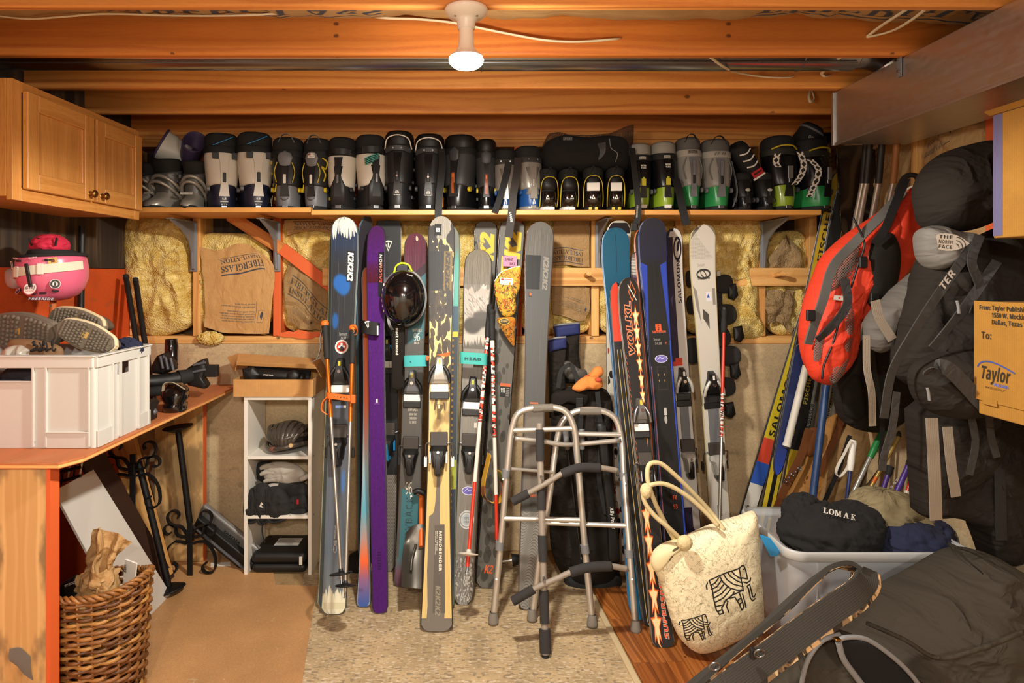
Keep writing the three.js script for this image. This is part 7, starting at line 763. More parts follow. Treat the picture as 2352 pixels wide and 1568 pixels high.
// ---------- middle of the row: hung and standing gear ----------
const unitUV=(g)=>{g.computeBoundingBox();const b=g.boundingBox,p=g.attributes.position,u=g.attributes.uv;for (let i=0;i<u.count;i++) u.setXY(i,(p.getX(i) - b.min.x) / (b.max.x - b.min.x),(p.getY(i) - b.min.y) / (b.max.y - b.min.y));return g;};
const pf=(t,n,pts,z,m,o={})=>wpart(t,n,puff(OL(pts,z),o),m);
const sp=(t,n,pts,w,m,z,wd=V(1,0,0),th=0.003)=>wpart(t,n,strap(pts.map(([x,y,q])=>P(x,y,q ?? z)),w,th,wd),m);
{const c=P(927,684,0.43),t=thing('ski_helmet', 'glossy black helmet hanging by its strap from a peg between the skis', 'helmet',c);part(t, 'shell',ell(0.098,0.128,0.1,(q)=>{if (q.z<-0.03) q.z=-0.03;}),M.blackGloss);part(t, 'edge_trim',tube(Array.from({length:24},(_,i)=>V(Math.cos(i*0.2618)*0.099,Math.sin(i*0.2618)*0.128,-0.028)),0.006,{closed:true,steps:96,n:8}),M.gray);for (let k=0;k<6;k++) part(t, 'stitch',box(0.005,0.013,0.005,0.002),M.cream,V(-0.092 - 0.008*Math.sin(k*0.6),0.06 - k*0.024,-0.012));part(t, 'vent',box(0.04,0.006,0.006,0.002),M.rubber,V(-0.02,0.113,0.04),[-0.9,0,0.15]);part(t, 'logo_print',print(0.03,0.01,text('GIRO', '#b8b4ac',{turn:2})).rotateX(-0.8).rotateZ(-0.3).translate(0.034,0.104,0.058),printMat);part(t, 'rear_dial',box(0.06,0.05,0.03,0.01),M.black,V(-0.01,0.13,-0.03));part(t, 'hanging_strap',tube([V(-0.05,0.1,-0.025),V(-0.035,0.145,-0.02),V(-0.012,0.158,-0.015),V(0.02,0.15,-0.02),V(0.036,0.12,-0.02)],0.005,{n:8}),mat(0xb8d020,0.6));part(t, 'chin_strap',strap([V(-0.07,-0.07,0.02),V(-0.06,-0.12,0.03),V(-0.05,-0.145,0)],0.012,0.003,V(1,0,0)),M.gray);}
{const t=thing('ski_sleeve', 'black fabric sleeve with white vertical lettering hanging under the black helmet', 'sleeve',P(914,830,0.4));pf(t, 'sleeve',[[899,742],[930,742],[929,890],[916,897],[900,892]],0.4,M.nylon,{front:0.014,back:0.012,sharp:true,pow:5});wpart(t, 'lettering_print',lay(print(0.13,0.017,text('Black Diamond', '#d8d4c8',{family: 'serif'})).rotateZ(-Math.PI / 2),P(912,784,0.4165),V(1,0,0),V(0,1,0)),printMat);}
{const t=thing('snow_shovel', 'grey metal snow shovel with black grip standing behind the longest ski', 'shovel',PF(945,1352));const q=(x,y,dz)=>{const z=lerp(0.66,0.48,(1352 - y) / 150) + dz;return P(x,y,z);};wpart(t, 'blade',sheet([[q(934,1222,-0.03),q(950,1206,0.0),q(972,1204,0.0),q(1000,1215,-0.03)],[q(926,1260,0),q(946,1262,-0.02),q(974,1262,-0.02),q(1004,1262,0)],[q(922,1346,0.03),q(945,1350,0),q(975,1352,0),q(1004,1350,0.03)]],14,14,0.003),mat(0x59544c,0.35,0.6));wpart(t, 'blade_rib',tube([q(955,1250,-0.004),q(946,1285,0.008),q(944,1310,0.01)],0.006),mat(0x59544c,0.35,0.6));wpart(t, 'shaft',rod(q(968,1255,-0.005),P(968,1130,0.36),0.012,14),orange);wpart(t, 'grip',tube([P(950,1131,0.4),P(960,1127,0.4),P(976,1133,0.4)],0.013),M.black);}
// pattern bag, note and pelt on the wide grey ski
{const cam=canvasTex(256,384,(c)=>{fillR(c, '#c8962a',0,0,256,384);const R=mul(3);for (let i=0;i<260;i++){c.strokeStyle=['#7a7a34', '#c8602a', '#d8b03c', '#8a4a24', '#3e3a20'][i % 5];c.lineWidth=4 + R()*5;c.beginPath();let x=R()*256,y=R()*384;c.moveTo(x,y);c.bezierCurveTo(x + R()*60 - 30,y + R()*60 - 30,x + R()*60 - 30,y + R()*60 - 30,x + R()*50 - 25,y + R()*50 - 25);c.stroke();}});
  const t=thing('skin_bag', 'yellow and green swirl printed skin bag hanging on the wide grey ski', 'bag',P(1165,670,0.34)),m=mat(0xffffff,0.75,0,{map:cam});wpart(t, 'body',unitUV(puff(OL([[1137,645],[1150,626],[1172,616],[1194,611],[1196,640],[1192,668],[1184,684],[1186,706],[1180,722],[1160,728],[1148,716],[1140,690],[1135,665]],0.34),{front:0.022,back:0.02,amp:0.004,freq:25})),m);wpart(t, 'white_edge',tube(OL([[1136,646],[1150,626],[1172,616],[1195,611]],0.345),0.0025),M.cream);wpart(t, 'name_label',lay(print(0.06,0.032,(c,W,H)=>{fillR(c, '#e2dccf',0,0,W,H);disc(c,W*0.2,H*0.25,W*0.12,H*0.15, '#c02818');fillR(c, '#b04030',W*0.4,H*0.15,W*0.5,H*0.08);hText(c, 'Tennant',W*0.4,H*0.55,W*0.6,H*0.24, '#333', 'italic');hText(c, '(Men’s)',W*0.45,H*0.82,W*0.6,H*0.24, '#333', 'italic');}),P(1163,646,0.364),V(1,-0.05,0),V(0,1,0)),printMat);wpart(t, 'pelt_tail',unitUV(puff(OL([[1142,732],[1160,728],[1182,730],[1182,760],[1180,795],[1160,770],[1148,750]],0.34),{front:0.012,back:0.01})),mat(0xd8b890,0.9,0,{map:cam}));wpart(t, 'oval_badge',lay(print(0.05,0.03,(c,W,H)=>{disc(c,W / 2,H / 2,W*0.47,H*0.45, '#2c2418', '#d8a83c',3);hText(c, 'ASCENT',W / 2,H*0.5,W*0.7,H*0.4, '#d8b868');}),P(1158,738,0.356),V(1,0,0),V(0,1,0)),printMat);
  const n=thing('paper_note', 'pink paper note handwritten SAVE SKI', 'note',P(1170,600,0.235));wpart(n, 'note',lay(print(0.069,0.05,(c,W,H)=>{fillR(c, '#d68aa8',0,0,W,H);c.font=`italic bold ${H * 0.38}px sans-serif`;c.fillStyle='#2a2a30';c.fillText('SAVE',W*0.12,H*0.45,W*0.6);c.fillText('SKI',W*0.45,H*0.86,W*0.4);},{nx:4}),P(1171,600,0.236),V(1,-0.03,0.05),V(0,1,0.1)),printMat);
  const p=thing('pelt', 'curled patterned climbing skin hanging low beside the upright pole', 'climbing skin',P(1125,1100,0.5));wpart(p, 'strip',strap(OL([[1124,1042],[1118,1070],[1110,1110],[1112,1140],[1128,1152],[1146,1150],[1156,1120],[1146,1080]],0.52),0.04,0.004,V(0.4,0.2,1)),m);wpart(p, 'loop',tube(OL([[1124,1040],[1128,1050],[1124,1062]],0.52),0.004),M.gray);}
// gaiters, grey clog, orange mittens, black pack
for (const [i,x0,x1,y0,y1,z] of [[0,1270,1331,742,880,0.12],[1,1254,1300,774,960,0.2]]){const t=thing('gaiter',['black gaiter with a blue top hanging at the back', 'black gaiter with a blue top hanging in front of its twin'][i], 'gaiter',P((x0 + x1) / 2,y0,z), 'gaiters hanging on the wall');pf(t, 'leg',[[x0 + 4,y0 + 24],[x1,y0 + 20],[x1 - 2,(y0 + y1) / 2],[x1 + 6,y1],[x0 + 8,y1],[x0 + 6,(y0 + y1) / 2]],z,M.nylonFold,{front:0.035,back:0.03,sharp:true,pow:3,amp:0.006});pf(t, 'blue_top',[[x0,y0 + 8],[x0 + 20,y0 + 4],[x1,y0],[x1 + 1,y0 + 24],[x0 + 6,y0 + 34]],z + 0.004,mat(0x20285c,0.8),{front:0.037,back:0.03,sharp:true,pow:4});wpart(t, 'collar_hem',tube(OL([[x0 + 1,y0 + 6],[(x0 + x1) / 2,y0 + 2],[x1,y0]],z + 0.026),0.005),M.gray);}
{const t=thing('black_pack', 'large black pack standing behind the walker', 'backpack',P(1345,1360,0.3).setY(0));pf(t, 'body',[[1272,905],[1300,890],[1360,885],[1398,900],[1405,1000],[1410,1150],[1420,1300],[1424,1345],[1380,1362],[1310,1358],[1296,1330],[1268,1270],[1262,1150],[1266,1000]],0.3,M.nylonFold,{front:0.1,back:0.09,amp:0.018,freq:9});pf(t, 'front_pocket',[[1312,1150],[1370,1140],[1404,1160],[1412,1320],[1400,1345],[1322,1348],[1308,1300]],0.36,M.nylon,{front:0.07,back:0.02,amp:0.01});pf(t, 'base_panel',[[1298,1325],[1360,1320],[1422,1315],[1424,1350],[1370,1368],[1306,1362]],0.35,M.blackMatte,{front:0.07,back:0.05});pf(t, 'hip_belt',[[1268,905],[1310,895],[1350,905],[1345,930],[1300,925],[1270,935]],0.4,M.nylon,{front:0.03,back:0.02});for (const pts of [[[1330,905],[1334,960],[1326,1050],[1336,1130]],[[1372,900],[1380,1000],[1376,1100],[1392,1180]]]) sp(t, 'strap',pts,0.022,M.web,0.42);wpart(t, 'buckle',boxAt(P(1322,912,0.42),P(1340,938,0.432),0.004),M.black);sp(t, 'strap',[[1282,890],[1290,850],[1310,838],[1325,870],[1332,900]],0.02,M.web,0.39); 
  const s=thing('ski_bag', 'slim black ski bag with white script lettering in front of the pack', 'bag',P(1400,1280,0.42));pf(s, 'sleeve',[[1368,970],[1390,968],[1402,1080],[1418,1200],[1424,1290],[1398,1290],[1392,1180],[1380,1080]],0.42,M.black,{front:0.025,back:0.02,sharp:true,pow:4});wpart(s, 'lettering_print',lay(print(0.1,0.022,text('Ally Peaks', '#dcd8cc',{font: 'italic bold',family: 'serif'})).rotateZ(-1.47),P(1407,1189,0.447),V(1,0,0),V(0,1,0)),printMat);
  for (const [i,a,b] of [[0,[1298,985,0.45],[1336,1290,0.5]],[1,[1336,985,0.44],[1342,1310,0.5]]]) pole(['left of two thin black trekking poles in front of the black pack', 'right of two thin black trekking poles in front of the black pack'][i],P(...a),P(...b),{grip:0.09,r:0.006,gripM:M.gray,cols:[[0.6,M.black,0.8],[0.96,M.blackGloss,0.7]],group: 'trekking poles at the black pack'});
  const g=thing('clog', 'grey rubber clog lying on top of the black pack', 'shoe',P(1325,855,0.3));pf(g, 'foot',[[1296,832],[1304,828],[1330,846],[1346,850],[1348,866],[1330,872],[1308,872],[1298,862]],0.32,mat(0x4e4a44,0.6),{front:0.03,back:0.03});pf(g, 'strap',[[1298,834],[1320,842],[1326,852],[1304,850]],0.345,M.gray,{front:0.008,back:0.01});
  for (const [i,pts] of [[0,[[1340,872],[1352,860],[1368,842],[1382,843],[1386,856],[1376,868],[1360,876]]],[1,[[1314,892],[1326,876],[1340,866],[1362,864],[1382,872],[1384,886],[1372,894],[1346,894],[1328,900]]]]){const m=thing('mitten',['orange mitten behind, pointing up to the right', 'orange mitten lying flat on the black pack'][i], 'glove',P(pts[0][0],pts[0][1],0.38), 'orange mittens');pf(m, 'shell',pts,0.38 + i*0.04,mat(0xd8803a,0.85),{front:0.025,back:0.02,amp:0.005,freq:30});wpart(m, 'cuff_patch',lump(P(i?1374:1350,i?872:866,0.4 + i*0.04),0.016,0.01,0.012,0.1,2,3),mat(0xb84a2c,0.85));} 
  const b=thing('black_pads', 'black padded pack frame hanging behind the white ski', 'pack frame',P(1670,800,0.06));for (const [x,y,w,h] of [[1664,652,18,20],[1668,722,22,22],[1655,775,22,20],[1674,816,26,20],[1592,805,16,28],[1668,888,20,20],[1584,640,8,18],[1588,700,10,20]]) pf(b, 'pad',[[x - w,y - h*0.6],[x - w*0.6,y - h],[x + w*0.6,y - h],[x + w,y - h*0.5],[x + w,y + h*0.6],[x + w*0.5,y + h],[x - w*0.6,y + h],[x - w,y + h*0.5]],0.07,M.foam,{front:0.02,back:0.03});for (const [x,y] of [[1686,668],[1700,765],[1692,850],[1680,940]]) pf(b, 'strap_end',[[x - 16,y - 14],[x + 4,y - 18],[x + 10,y + 10],[x,y + 22],[x - 14,y + 16]],0.08,M.black,{front:0.015,back:0.015,sharp:true});wpart(b, 'spine',boxAt(P(1642,640,0.02),P(1660,950,0.05),0.004),M.black);wpart(b, 'peg_loop',boxAt(P(1641,622,0.06),P(1656,634,0.1),0.005),M.cream);}
// folded aluminium walker
{const t=thing('walker', 'folded aluminium walking frame with grey grips in front of the black pack', 'walker',PF(1290,1430));const leg=(pts)=>pts.map(([x,y,z])=>P(x,y,z)),R0=0.0135;
  const U=(A,g0,g1,B,cz)=>{wpart(t, 'frame_tube',tube(leg([...A,g0,g1,...B]),R0,{n:14,steps:90}),M.alu);wpart(t, 'hand_grip',tube(leg([[g0[0] + 6,g0[1],g0[2]],[g1[0] - 6,g1[1],g1[2]]]),0.0175,{n:14,steps:6}),mat(0x6f675c,0.7));};
  U([[1133,1420,0.715],[1150,1250,0.69],[1168,1050,0.66],[1176,985,0.65],[1190,950,0.648]],[1218,938,0.645],[1276,936,0.645],[[1300,946,0.648],[1318,980,0.655],[1326,1050,0.665],[1343,1250,0.71],[1360,1425,0.735]]);
  U([[1222,1422,0.69],[1240,1280,0.66],[1262,1140,0.62],[1280,1010,0.58],[1292,968,0.575]],[1325,944,0.57],[1385,944,0.57],[[1412,960,0.575],[1426,1000,0.585],[1432,1080,0.62],[1446,1270,0.72],[1460,1440,0.775]]);
  for (const [a,b] of [[[1176,988,0.652],[1316,984,0.655]],[[1158,1190,0.685],[1338,1194,0.695]],[[1326,996,0.585],[1426,998,0.59]],[[1252,1200,0.64],[1440,1207,0.69]]]) wpart(t, 'cross_bar',rod(P(...a),P(...b),0.0105,14),M.alu);wpart(t, 'folding_bar',tube(leg([[1182,1006,0.64],[1240,1012,0.63],[1290,1020,0.62],[1320,1020,0.61],[1426,1011,0.6]]),0.0105),M.alu);wpart(t, 'link',rod(P(1174,1076,0.66),P(1270,1084,0.625),0.007,10),M.alu);
  for (const [x,y,z] of [[1133,1420,0.715],[1360,1425,0.735],[1222,1422,0.69],[1460,1440,0.775]]){const f=P(x,y,z);wpart(t, 'rubber_foot',lathe([[0.001,0.002],[0.021,0.002],[0.022,0.012],[0.017,0.045],[0.015,0.05]],24).translate(f.x,0.003,f.z),mat(0x7c766c,0.7));} for (const [a,b] of [[[1148,1244,0.691],[1147,1262,0.694]],[[1342,1250,0.71],[1345,1270,0.713]],[[1444,1262,0.715],[1446,1280,0.722]],[[1163,1078,0.668],[1161,1096,0.67]],[[1431,1085,0.62],[1433,1102,0.625]]]) wpart(t, 'collar',rod(P(...a),P(...b),0.0175,16),M.gray);for (const [x,y,z] of [[1156,1100,0.685],[1140,1330,0.715],[1346,1300,0.73],[1436,1110,0.645],[1452,1330,0.755]]) wpart(t, 'snap_button',rod(P(x,y,z),P(x,y,z + 0.012),0.004,8),M.steel);}
// post with foam arms
{const t=thing('gear_rack', 'taupe tube rack with black foam sleeves leaning on the walker', 'rack',PF(1253,1508)),taupe=mat(0x8d8274,0.45),a=P(1253,1508,0.945).setY(0.004),b=P(1239,974,0.7),at=(py)=>a.clone().lerp(b,(1508 - py) / 534);wpart(t, 'post',rod(a,b,0.0135,18),taupe);
  for (const [y0,y1,r] of [[988,1066,0.0175],[1124,1183,0.0175],[1242,1302,0.0175],[1366,1438,0.018],[1450,1500,0.0215]]) wpart(t, 'foam_sleeve',rod(at(y1),at(y0),r,18),M.foam);wpart(t, 'tip',rod(at(1512),at(1504),0.014,16),M.rubber);wpart(t, 'top_cap',rod(at(978),at(972),0.0142,16),taupe);
  for (const [pts,py] of [[[[1180,1150],[1214,1132],[1262,1105],[1290,1088],[1330,1074],[1378,1074],[1418,1080]],1106],[[[1182,1378],[1226,1352],[1284,1326],[1310,1314],[1350,1303],[1404,1300],[1440,1306]],1340]]){const z0=at(py).z,q=pts.map(([x,y],i)=>P(x,y,z0 + 0.028 - 0.0*i - Math.max(0,i - 4)*0.012));wpart(t, 'arm',tube(q,0.011,{n:14,steps:50}),taupe);wpart(t, 'arm_sleeve',tube(q.slice(3,6),0.018,{n:14,steps:24}),M.foam);wpart(t, 'arm_grip',tube([q[0].clone().lerp(q[1],-0.1),q[1]],0.0175,{n:14,steps:4}),M.foam);wpart(t, 'bolt',rod(at(py - 6).add(V(0,0,0.012)),at(py - 6).add(V(0,0,0.045)),0.005,10),M.steel);wpart(t, 'end_bolt',rod(q[6].clone(),q[6].clone().add(V(0,0,0.016)),0.005,10),M.steel);}}
{const t=thing('shoe', 'dark shoe with a blue edge on the floor beside the orange based ski', 'shoe',P(815,1325,0.2).setY(0));pf(t, 'upper',[[796,1330],[798,1282],[820,1268],[842,1276],[848,1330]],0.2,M.nylonFold,{front:0.06,back:0.06,pow:3});wpart(t, 'sole_edge',tube(OL([[798,1328],[822,1332],[846,1328]],0.255),0.006),royal);
  const b=thing('pole_end', 'short black pole end with a metal shaft lying behind the walker leg', 'pole',P(1190,1290,0.25));wpart(b, 'basket',rod(P(1176,1286,0.25),P(1204,1282,0.25),0.03,20,0.016),M.black);wpart(b, 'shaft',rod(P(1120,1292,0.25),P(1176,1286,0.25),0.007,12),M.alu);}

// ---------- right side ----------
{// tote bag with two printed elephants
  const o=[[1494,1288],[1502,1270],[1530,1250],[1575,1230],[1640,1202],[1700,1184],[1733,1174],[1739,1200],[1744,1280],[1752,1400],[1751,1418],[1690,1464],[1606,1492],[1566,1466],[1545,1432],[1520,1350],[1506,1312]],W=768,H=936,X=(px)=>(px - 1494) / 258*W,Y=(py)=>(py - 1174) / 318*H;
  const el=(c,pts,lw)=>{c.lineWidth=lw;c.lineJoin=c.lineCap='round';c.strokeStyle='#2b2620';for (const l of pts){c.beginPath();l.forEach(([x,y],i)=>c[i?'lineTo':'moveTo'](X(x),Y(y)));c.stroke();}};
  const shape=[[[632,905],[690,880],[800,840],[812,900],[826,970]],[[632,905],[648,950],[660,1020],[672,1070],[690,1097],[712,1090],[702,1060],[722,1018],[736,1022],[728,1050],[742,1085]],[[722,1018],[760,990],[800,975],[826,966]],[[745,1005],[775,1000],[800,1040],[815,1075],[828,1060],[810,1000],[800,975]],[[822,988],[840,1062]],[[690,882],[712,920],[748,950],[790,964],[825,966]],[[712,872],[734,905],[768,930],[823,945]],[[735,863],[755,888],[784,908],[820,924]],[[758,855],[775,876],[796,890],[816,902]],[[800,840],[815,828],[830,830],[842,860],[852,905],[836,902],[818,896]],[[872,903],[868,918],[846,926],[828,920]],[[846,942],[862,935],[872,970],[880,1004],[890,1010],[898,994]],[[846,942],[856,960],[866,1012],[880,1028],[896,1018]],[[620,955],[616,935],[622,920]],[[826,848],[827,850]],[[640,932],[664,920],[686,892]],[[645,955],[676,940],[700,908]],[[650,980],[690,958],[716,928]],[[656,1005],[704,978],[734,944]],[[664,1030],[712,1002],[752,958]],[[672,1052],[700,1044]],[[760,990],[772,974]],[[790,1020],[808,1010]],[[800,1042],[814,1032]],[[682,1080],[700,1072]]];
  const beast=(c,ox,oy,s,lw)=>el(c,shape.map((l)=>l.map(([x,y])=>[ox + (x - 616) / 2.538*s,oy + (y - 828) / 2.538*s])),lw);
  const tex=canvasTex(W,H,(c)=>{fillR(c, '#f6e8c0',0,0,W,H);const R=mul(19);for (let i=0;i<1500;i++){c.strokeStyle=R()<0.75?'rgba(86,74,52,0.5)':'rgba(232,218,180,0.6)';c.lineWidth=0.7 + R()*1.3;c.beginPath();let x=R()*W,y=R()*H;c.moveTo(x,y);for (let k=0;k<4;k++) c.lineTo(x+=(R() - 0.5)*34,y+=(R() - 0.5)*34);c.stroke();} for (let i=0;i<5000;i++){c.fillStyle='rgba(80,68,48,0.35)';c.fillRect(R()*W,R()*H,2,2);} beast(c,1603,1276,1,9);beast(c,1549,1382,0.62,7);el(c,[[[1746,1340],[1742,1362],[1748,1380]],[[1748,1352],[1743,1356]]],4);});
  const t=thing('tote_bag', 'cream crackle patterned tote bag printed with two striped elephants', 'bag',PF(1620,1490)),m=mat(0xffffff,0.8,0,{map:tex,bumpMap:foldBump,bumpScale:0.0025}),z=0.93;const D=V(-0.2,0.05,1);wpart(t, 'body',unitUV(puff(OL(o,z),{front:0.09,back:0.05,pow:3.2,amp:0.006,freq:6,dir:D,n:110,rings:18,seed:6})),m);
  pf(t, 'mouth_roll',[[1495,1292],[1500,1268],[1528,1246],[1560,1238],[1580,1232],[1572,1250],[1545,1270],[1522,1300],[1506,1312]],z + 0.055,mat(0xe4d4a6,0.8),{front:0.035,back:0.03});pf(t, 'mouth',[[1520,1290],[1530,1272],[1552,1258],[1562,1254],[1548,1274],[1532,1292]],z + 0.085,mat(0x5a4e36,0.9),{front:0.004,back:0.01});
  const rope=mat(0xd2c090,0.8,0,{bumpMap:crinkleBump,bumpScale:0.002}),rp=(pts)=>wpart(t, 'rope_handle',tube(pts.map(([x,y,dz])=>P(x,y,z + dz)),0.0085,{n:10}),rope);rp([[1548,1238,0.04],[1530,1205,0.06],[1503,1150,0.08],[1487,1095,0.08],[1492,1066,0.07],[1514,1063,0.06],[1550,1090,0.05],[1600,1140,0.03],[1636,1180,0.02],[1664,1218,0.05]]);rp([[1566,1240,0.08],[1536,1212,0.1],[1500,1180,0.1],[1480,1150,0.1],[1478,1125,0.1],[1500,1112,0.09],[1530,1112,0.08],[1580,1140,0.07],[1625,1180,0.07],[1650,1208,0.08]]);wpart(t, 'knot',lump(P(1484,1127,z + 0.1),0.02,0.026,0.02,0.08,3,2),rope);wpart(t, 'knot',lump(P(1573,1246,z + 0.11),0.026,0.026,0.02,0.08,3,4),rope);}
// clear bin and clothes
const BX=[1.1,1.74,0.66,1.1],BH=0.46;
{const [x0,x1,z0,z1]=BX,t=thing('storage_bin', 'clear plastic storage bin with a blue latch full of clothes', 'bin',V(1.42,0.005,0.88)),pl=mat(0xe8eaec,0.4,0,{transmission:0.62,thickness:0,side:THREE.DoubleSide}),y0=0.01;const ringR=(y,e,k=0)=>{const r=[];const c=0.05;for (const [sx,sz] of [[1,1],[-1,1],[-1,-1],[1,-1]]) for (let i=0;i <= 5;i++){const a=Math.atan2(sz,sx) - Math.PI / 4 + i / 5*Math.PI / 2;r.push(V((x0 + x1) / 2 + sx*((x1 - x0) / 2 - c - e) + Math.cos(a)*(c + k),y,(z0 + z1) / 2 + sz*((z1 - z0) / 2 - c - e) + Math.sin(a)*(c + k)));} return r.reverse();};
  wpart(t, 'tub',loft([ringR(y0,0.05),ringR(0.15,0.035),ringR(0.3,0.02),ringR(BH,0.008)],{capB:false}),pl);wpart(t, 'rim',loft([ringR(BH - 0.03,0.006,0.002),ringR(BH - 0.028,0.004,0.016),ringR(BH,0.004,0.018),ringR(BH + 0.004,0.004,0.01)],{capA:false,capB:false}),mat(0xdcdcd8,0.35,0,{transmission:0.35,thickness:0,side:THREE.DoubleSide}));wpart(t, 'latch',sheet([[P(1746,1228,1.0),P(1768,1236,1.04)],[P(1758,1252,1.01),P(1790,1268,1.06)],[P(1770,1276,1.0),P(1786,1276,1.04)]],6,8,0.006),mat(0x1c88c4,0.35));for (const x of [1.2,1.62]) wpart(t, 'wall_rib',boxAt(V(x,0.05,z1 - 0.026),V(x + 0.006,BH - 0.04,z1 - 0.018),0.002),pl);
  const cl=(label,m,parts)=>{const c=thing('clothing',label, 'clothing',V(1.4,0.3,0.9));parts.forEach(([x,y,z,a,b,d,amp,fr,s,n])=>wpart(c,n ?? 'fold',lump(P(x,y,z),a,b,d,amp,fr,s),m));return c;};
  const fleece=(h)=>mat(h,0.95,0,{bumpMap:foldBump,bumpScale:0.008});const k=cl('black hooded sweatshirt with white lettering heaped in the clear bin',fleece(0x1a1817),[[1905,1222,0.92,0.17,0.1,0.13,0.14,2.4,3],[1845,1180,0.86,0.07,0.07,0.07,0.2,2.4,6],[1960,1205,0.9,0.1,0.08,0.1,0.14,2.2,9]]);wpart(k, 'lettering_print',lay(print(0.12,0.028,text('LOM A K', '#d6d0c4',{family: 'serif'}),{nx:6,bend:(q)=>{q.z -= q.x*q.x*2;}}),P(1930,1180,1.02),V(1,-0.22,0.1),V(0.15,1,-0.3)),printMat);
  const kh=cl('khaki cap and trousers heaped at the back of the clear bin',fleece(0x8a7c5c),[[2030,1190,0.84,0.15,0.1,0.1,0.16,2.6,4],[2010,1152,0.8,0.08,0.05,0.07,0.22,2.6,7],[2080,1210,0.86,0.1,0.07,0.1,0.16,2.6,8]]);wpart(kh, 'button',rod(P(2084,1190,0.95),P(2084,1190,0.958),0.006,12),mat(0x5a4a30,0.6));
  cl('navy fleece heaped at the right of the clear bin',fleece(0x20243e),[[2095,1245,0.94,0.12,0.07,0.1,0.14,2.8,5],[2140,1225,0.9,0.07,0.05,0.07,0.16,2.6,2]]);cl('pale blue clothes seen through the wall of the clear bin',fleece(0x8a9cb0),[[2020,1390,0.87,0.21,0.15,0.13,0.08,3,4]]);}
// red pack, black pack, duffel
const redC=mat(0xd4381a,0.68,0,{bumpMap:foldBump,bumpScale:0.006}),netDark=new THREE.MeshStandardMaterial({color:0x6a645c,roughness:0.9,alphaMap:netAlpha.clone(),alphaTest:0.5,side:THREE.DoubleSide});netDark.alphaMap.repeat.set(24,24);
{const t=thing('backpack', 'red backpack with grey mesh pockets hanging on the right wall', 'backpack',P(1930,700,0.83)),z=0.8;pf(t, 'body',[[1868,640],[1890,590],[1935,545],[2000,500],[2060,466],[2078,500],[2050,560],[2010,620],[1985,660],[1965,700],[1950,790],[1935,850],[1900,884],[1870,868],[1846,830],[1838,760],[1850,690]],z,redC,{front:0.12,back:0.09,amp:0.022,freq:9,n:110,rings:18});pf(t, 'back_panel',[[2108,424],[2112,500],[2096,600],[2060,655],[2012,735],[1985,740],[1960,720],[1972,640],[2040,540],[2070,452]],z + 0.06,redC,{front:0.05,back:0.05});wpart(t, 'piping',tube(OL([[2108,424],[2085,434],[2072,456]],z + 0.11),0.004),M.white);
  pf(t, 'harness_pad',[[1992,580],[2010,550],[2045,534],[2062,560],[2066,600],[2058,650],[2040,690],[2000,704],[1988,660]],z + 0.11,M.nylon,{front:0.04,back:0.03});pf(t, 'mesh_pocket',[[1898,650],[1925,600],[1955,560],[1990,520],[1975,570],[1960,620],[1935,650],[1905,670]],z + 0.125,netDark,{front:0.02,back:0.01});pf(t, 'mesh_pocket',[[1948,690],[1958,710],[1952,790],[1934,860],[1912,882],[1905,860],[1926,780],[1940,720]],z + 0.115,netDark,{front:0.03,back:0.02});pf(t, 'mesh_pocket',[[1878,770],[1890,765],[1890,800],[1880,830],[1870,828]],z + 0.128,netDark,{front:0.005,back:0.005});pf(t, 'lower_pocket',[[1850,790],[1880,720],[1915,690],[1945,690],[1950,760],[1930,850],[1900,880],[1862,866]],z + 0.05,redC,{front:0.09,back:0.04,amp:0.014,freq:12});
  sp(t, 'strap',[[2075,440,0.90],[2020,500,0.92],[1960,560,0.94],[1915,610,0.94],[1890,690,0.94],[1872,740,0.93],[1856,790,0.91]],0.034,mat(0x5a5854,0.8),0,V(1,0.6,0),0.008);sp(t, 'strap',[[1940,640,0.96],[1945,700,0.96],[1900,760,0.95],[1876,780,0.94]],0.032,M.nylonGray,0,V(1,0.4,0),0.006);sp(t, 'strap',[[2080,410,0.88],[2056,470,0.94],[2030,530,0.96],[2008,560,0.96]],0.03,M.web,0,V(1,0.4,0),0.004);for (const pts of [[[1960,500],[1985,560],[1970,610],[1955,660]],[[1930,730],[1912,790],[1892,840],[1888,870]]]) wpart(t, 'zip',tube(OL(pts,z + 0.142),0.004),M.black);for (const [x,y] of [[1862,724],[2008,686],[1982,602]]) wpart(t, 'buckle',boxAt(P(x - 12,y - 13,z + 0.14),P(x + 12,y + 13,z + 0.155),0.004),M.black);wpart(t, 'logo_print',lay(print(0.035,0.018,(c,W,H)=>{fillR(c, '#b8b0a4',0,0,W,H);disc(c,W*0.6,H / 2,H*0.2,H*0.2, '#b83a20');}),P(1926,684,z + 0.158),V(1,-0.1,0.1),V(0,1,0)),printMat);wpart(t, 'haul_loop',tube(OL([[2060,440],[2080,405],[2104,404],[2110,430]],z + 0.06),0.01),M.web);}
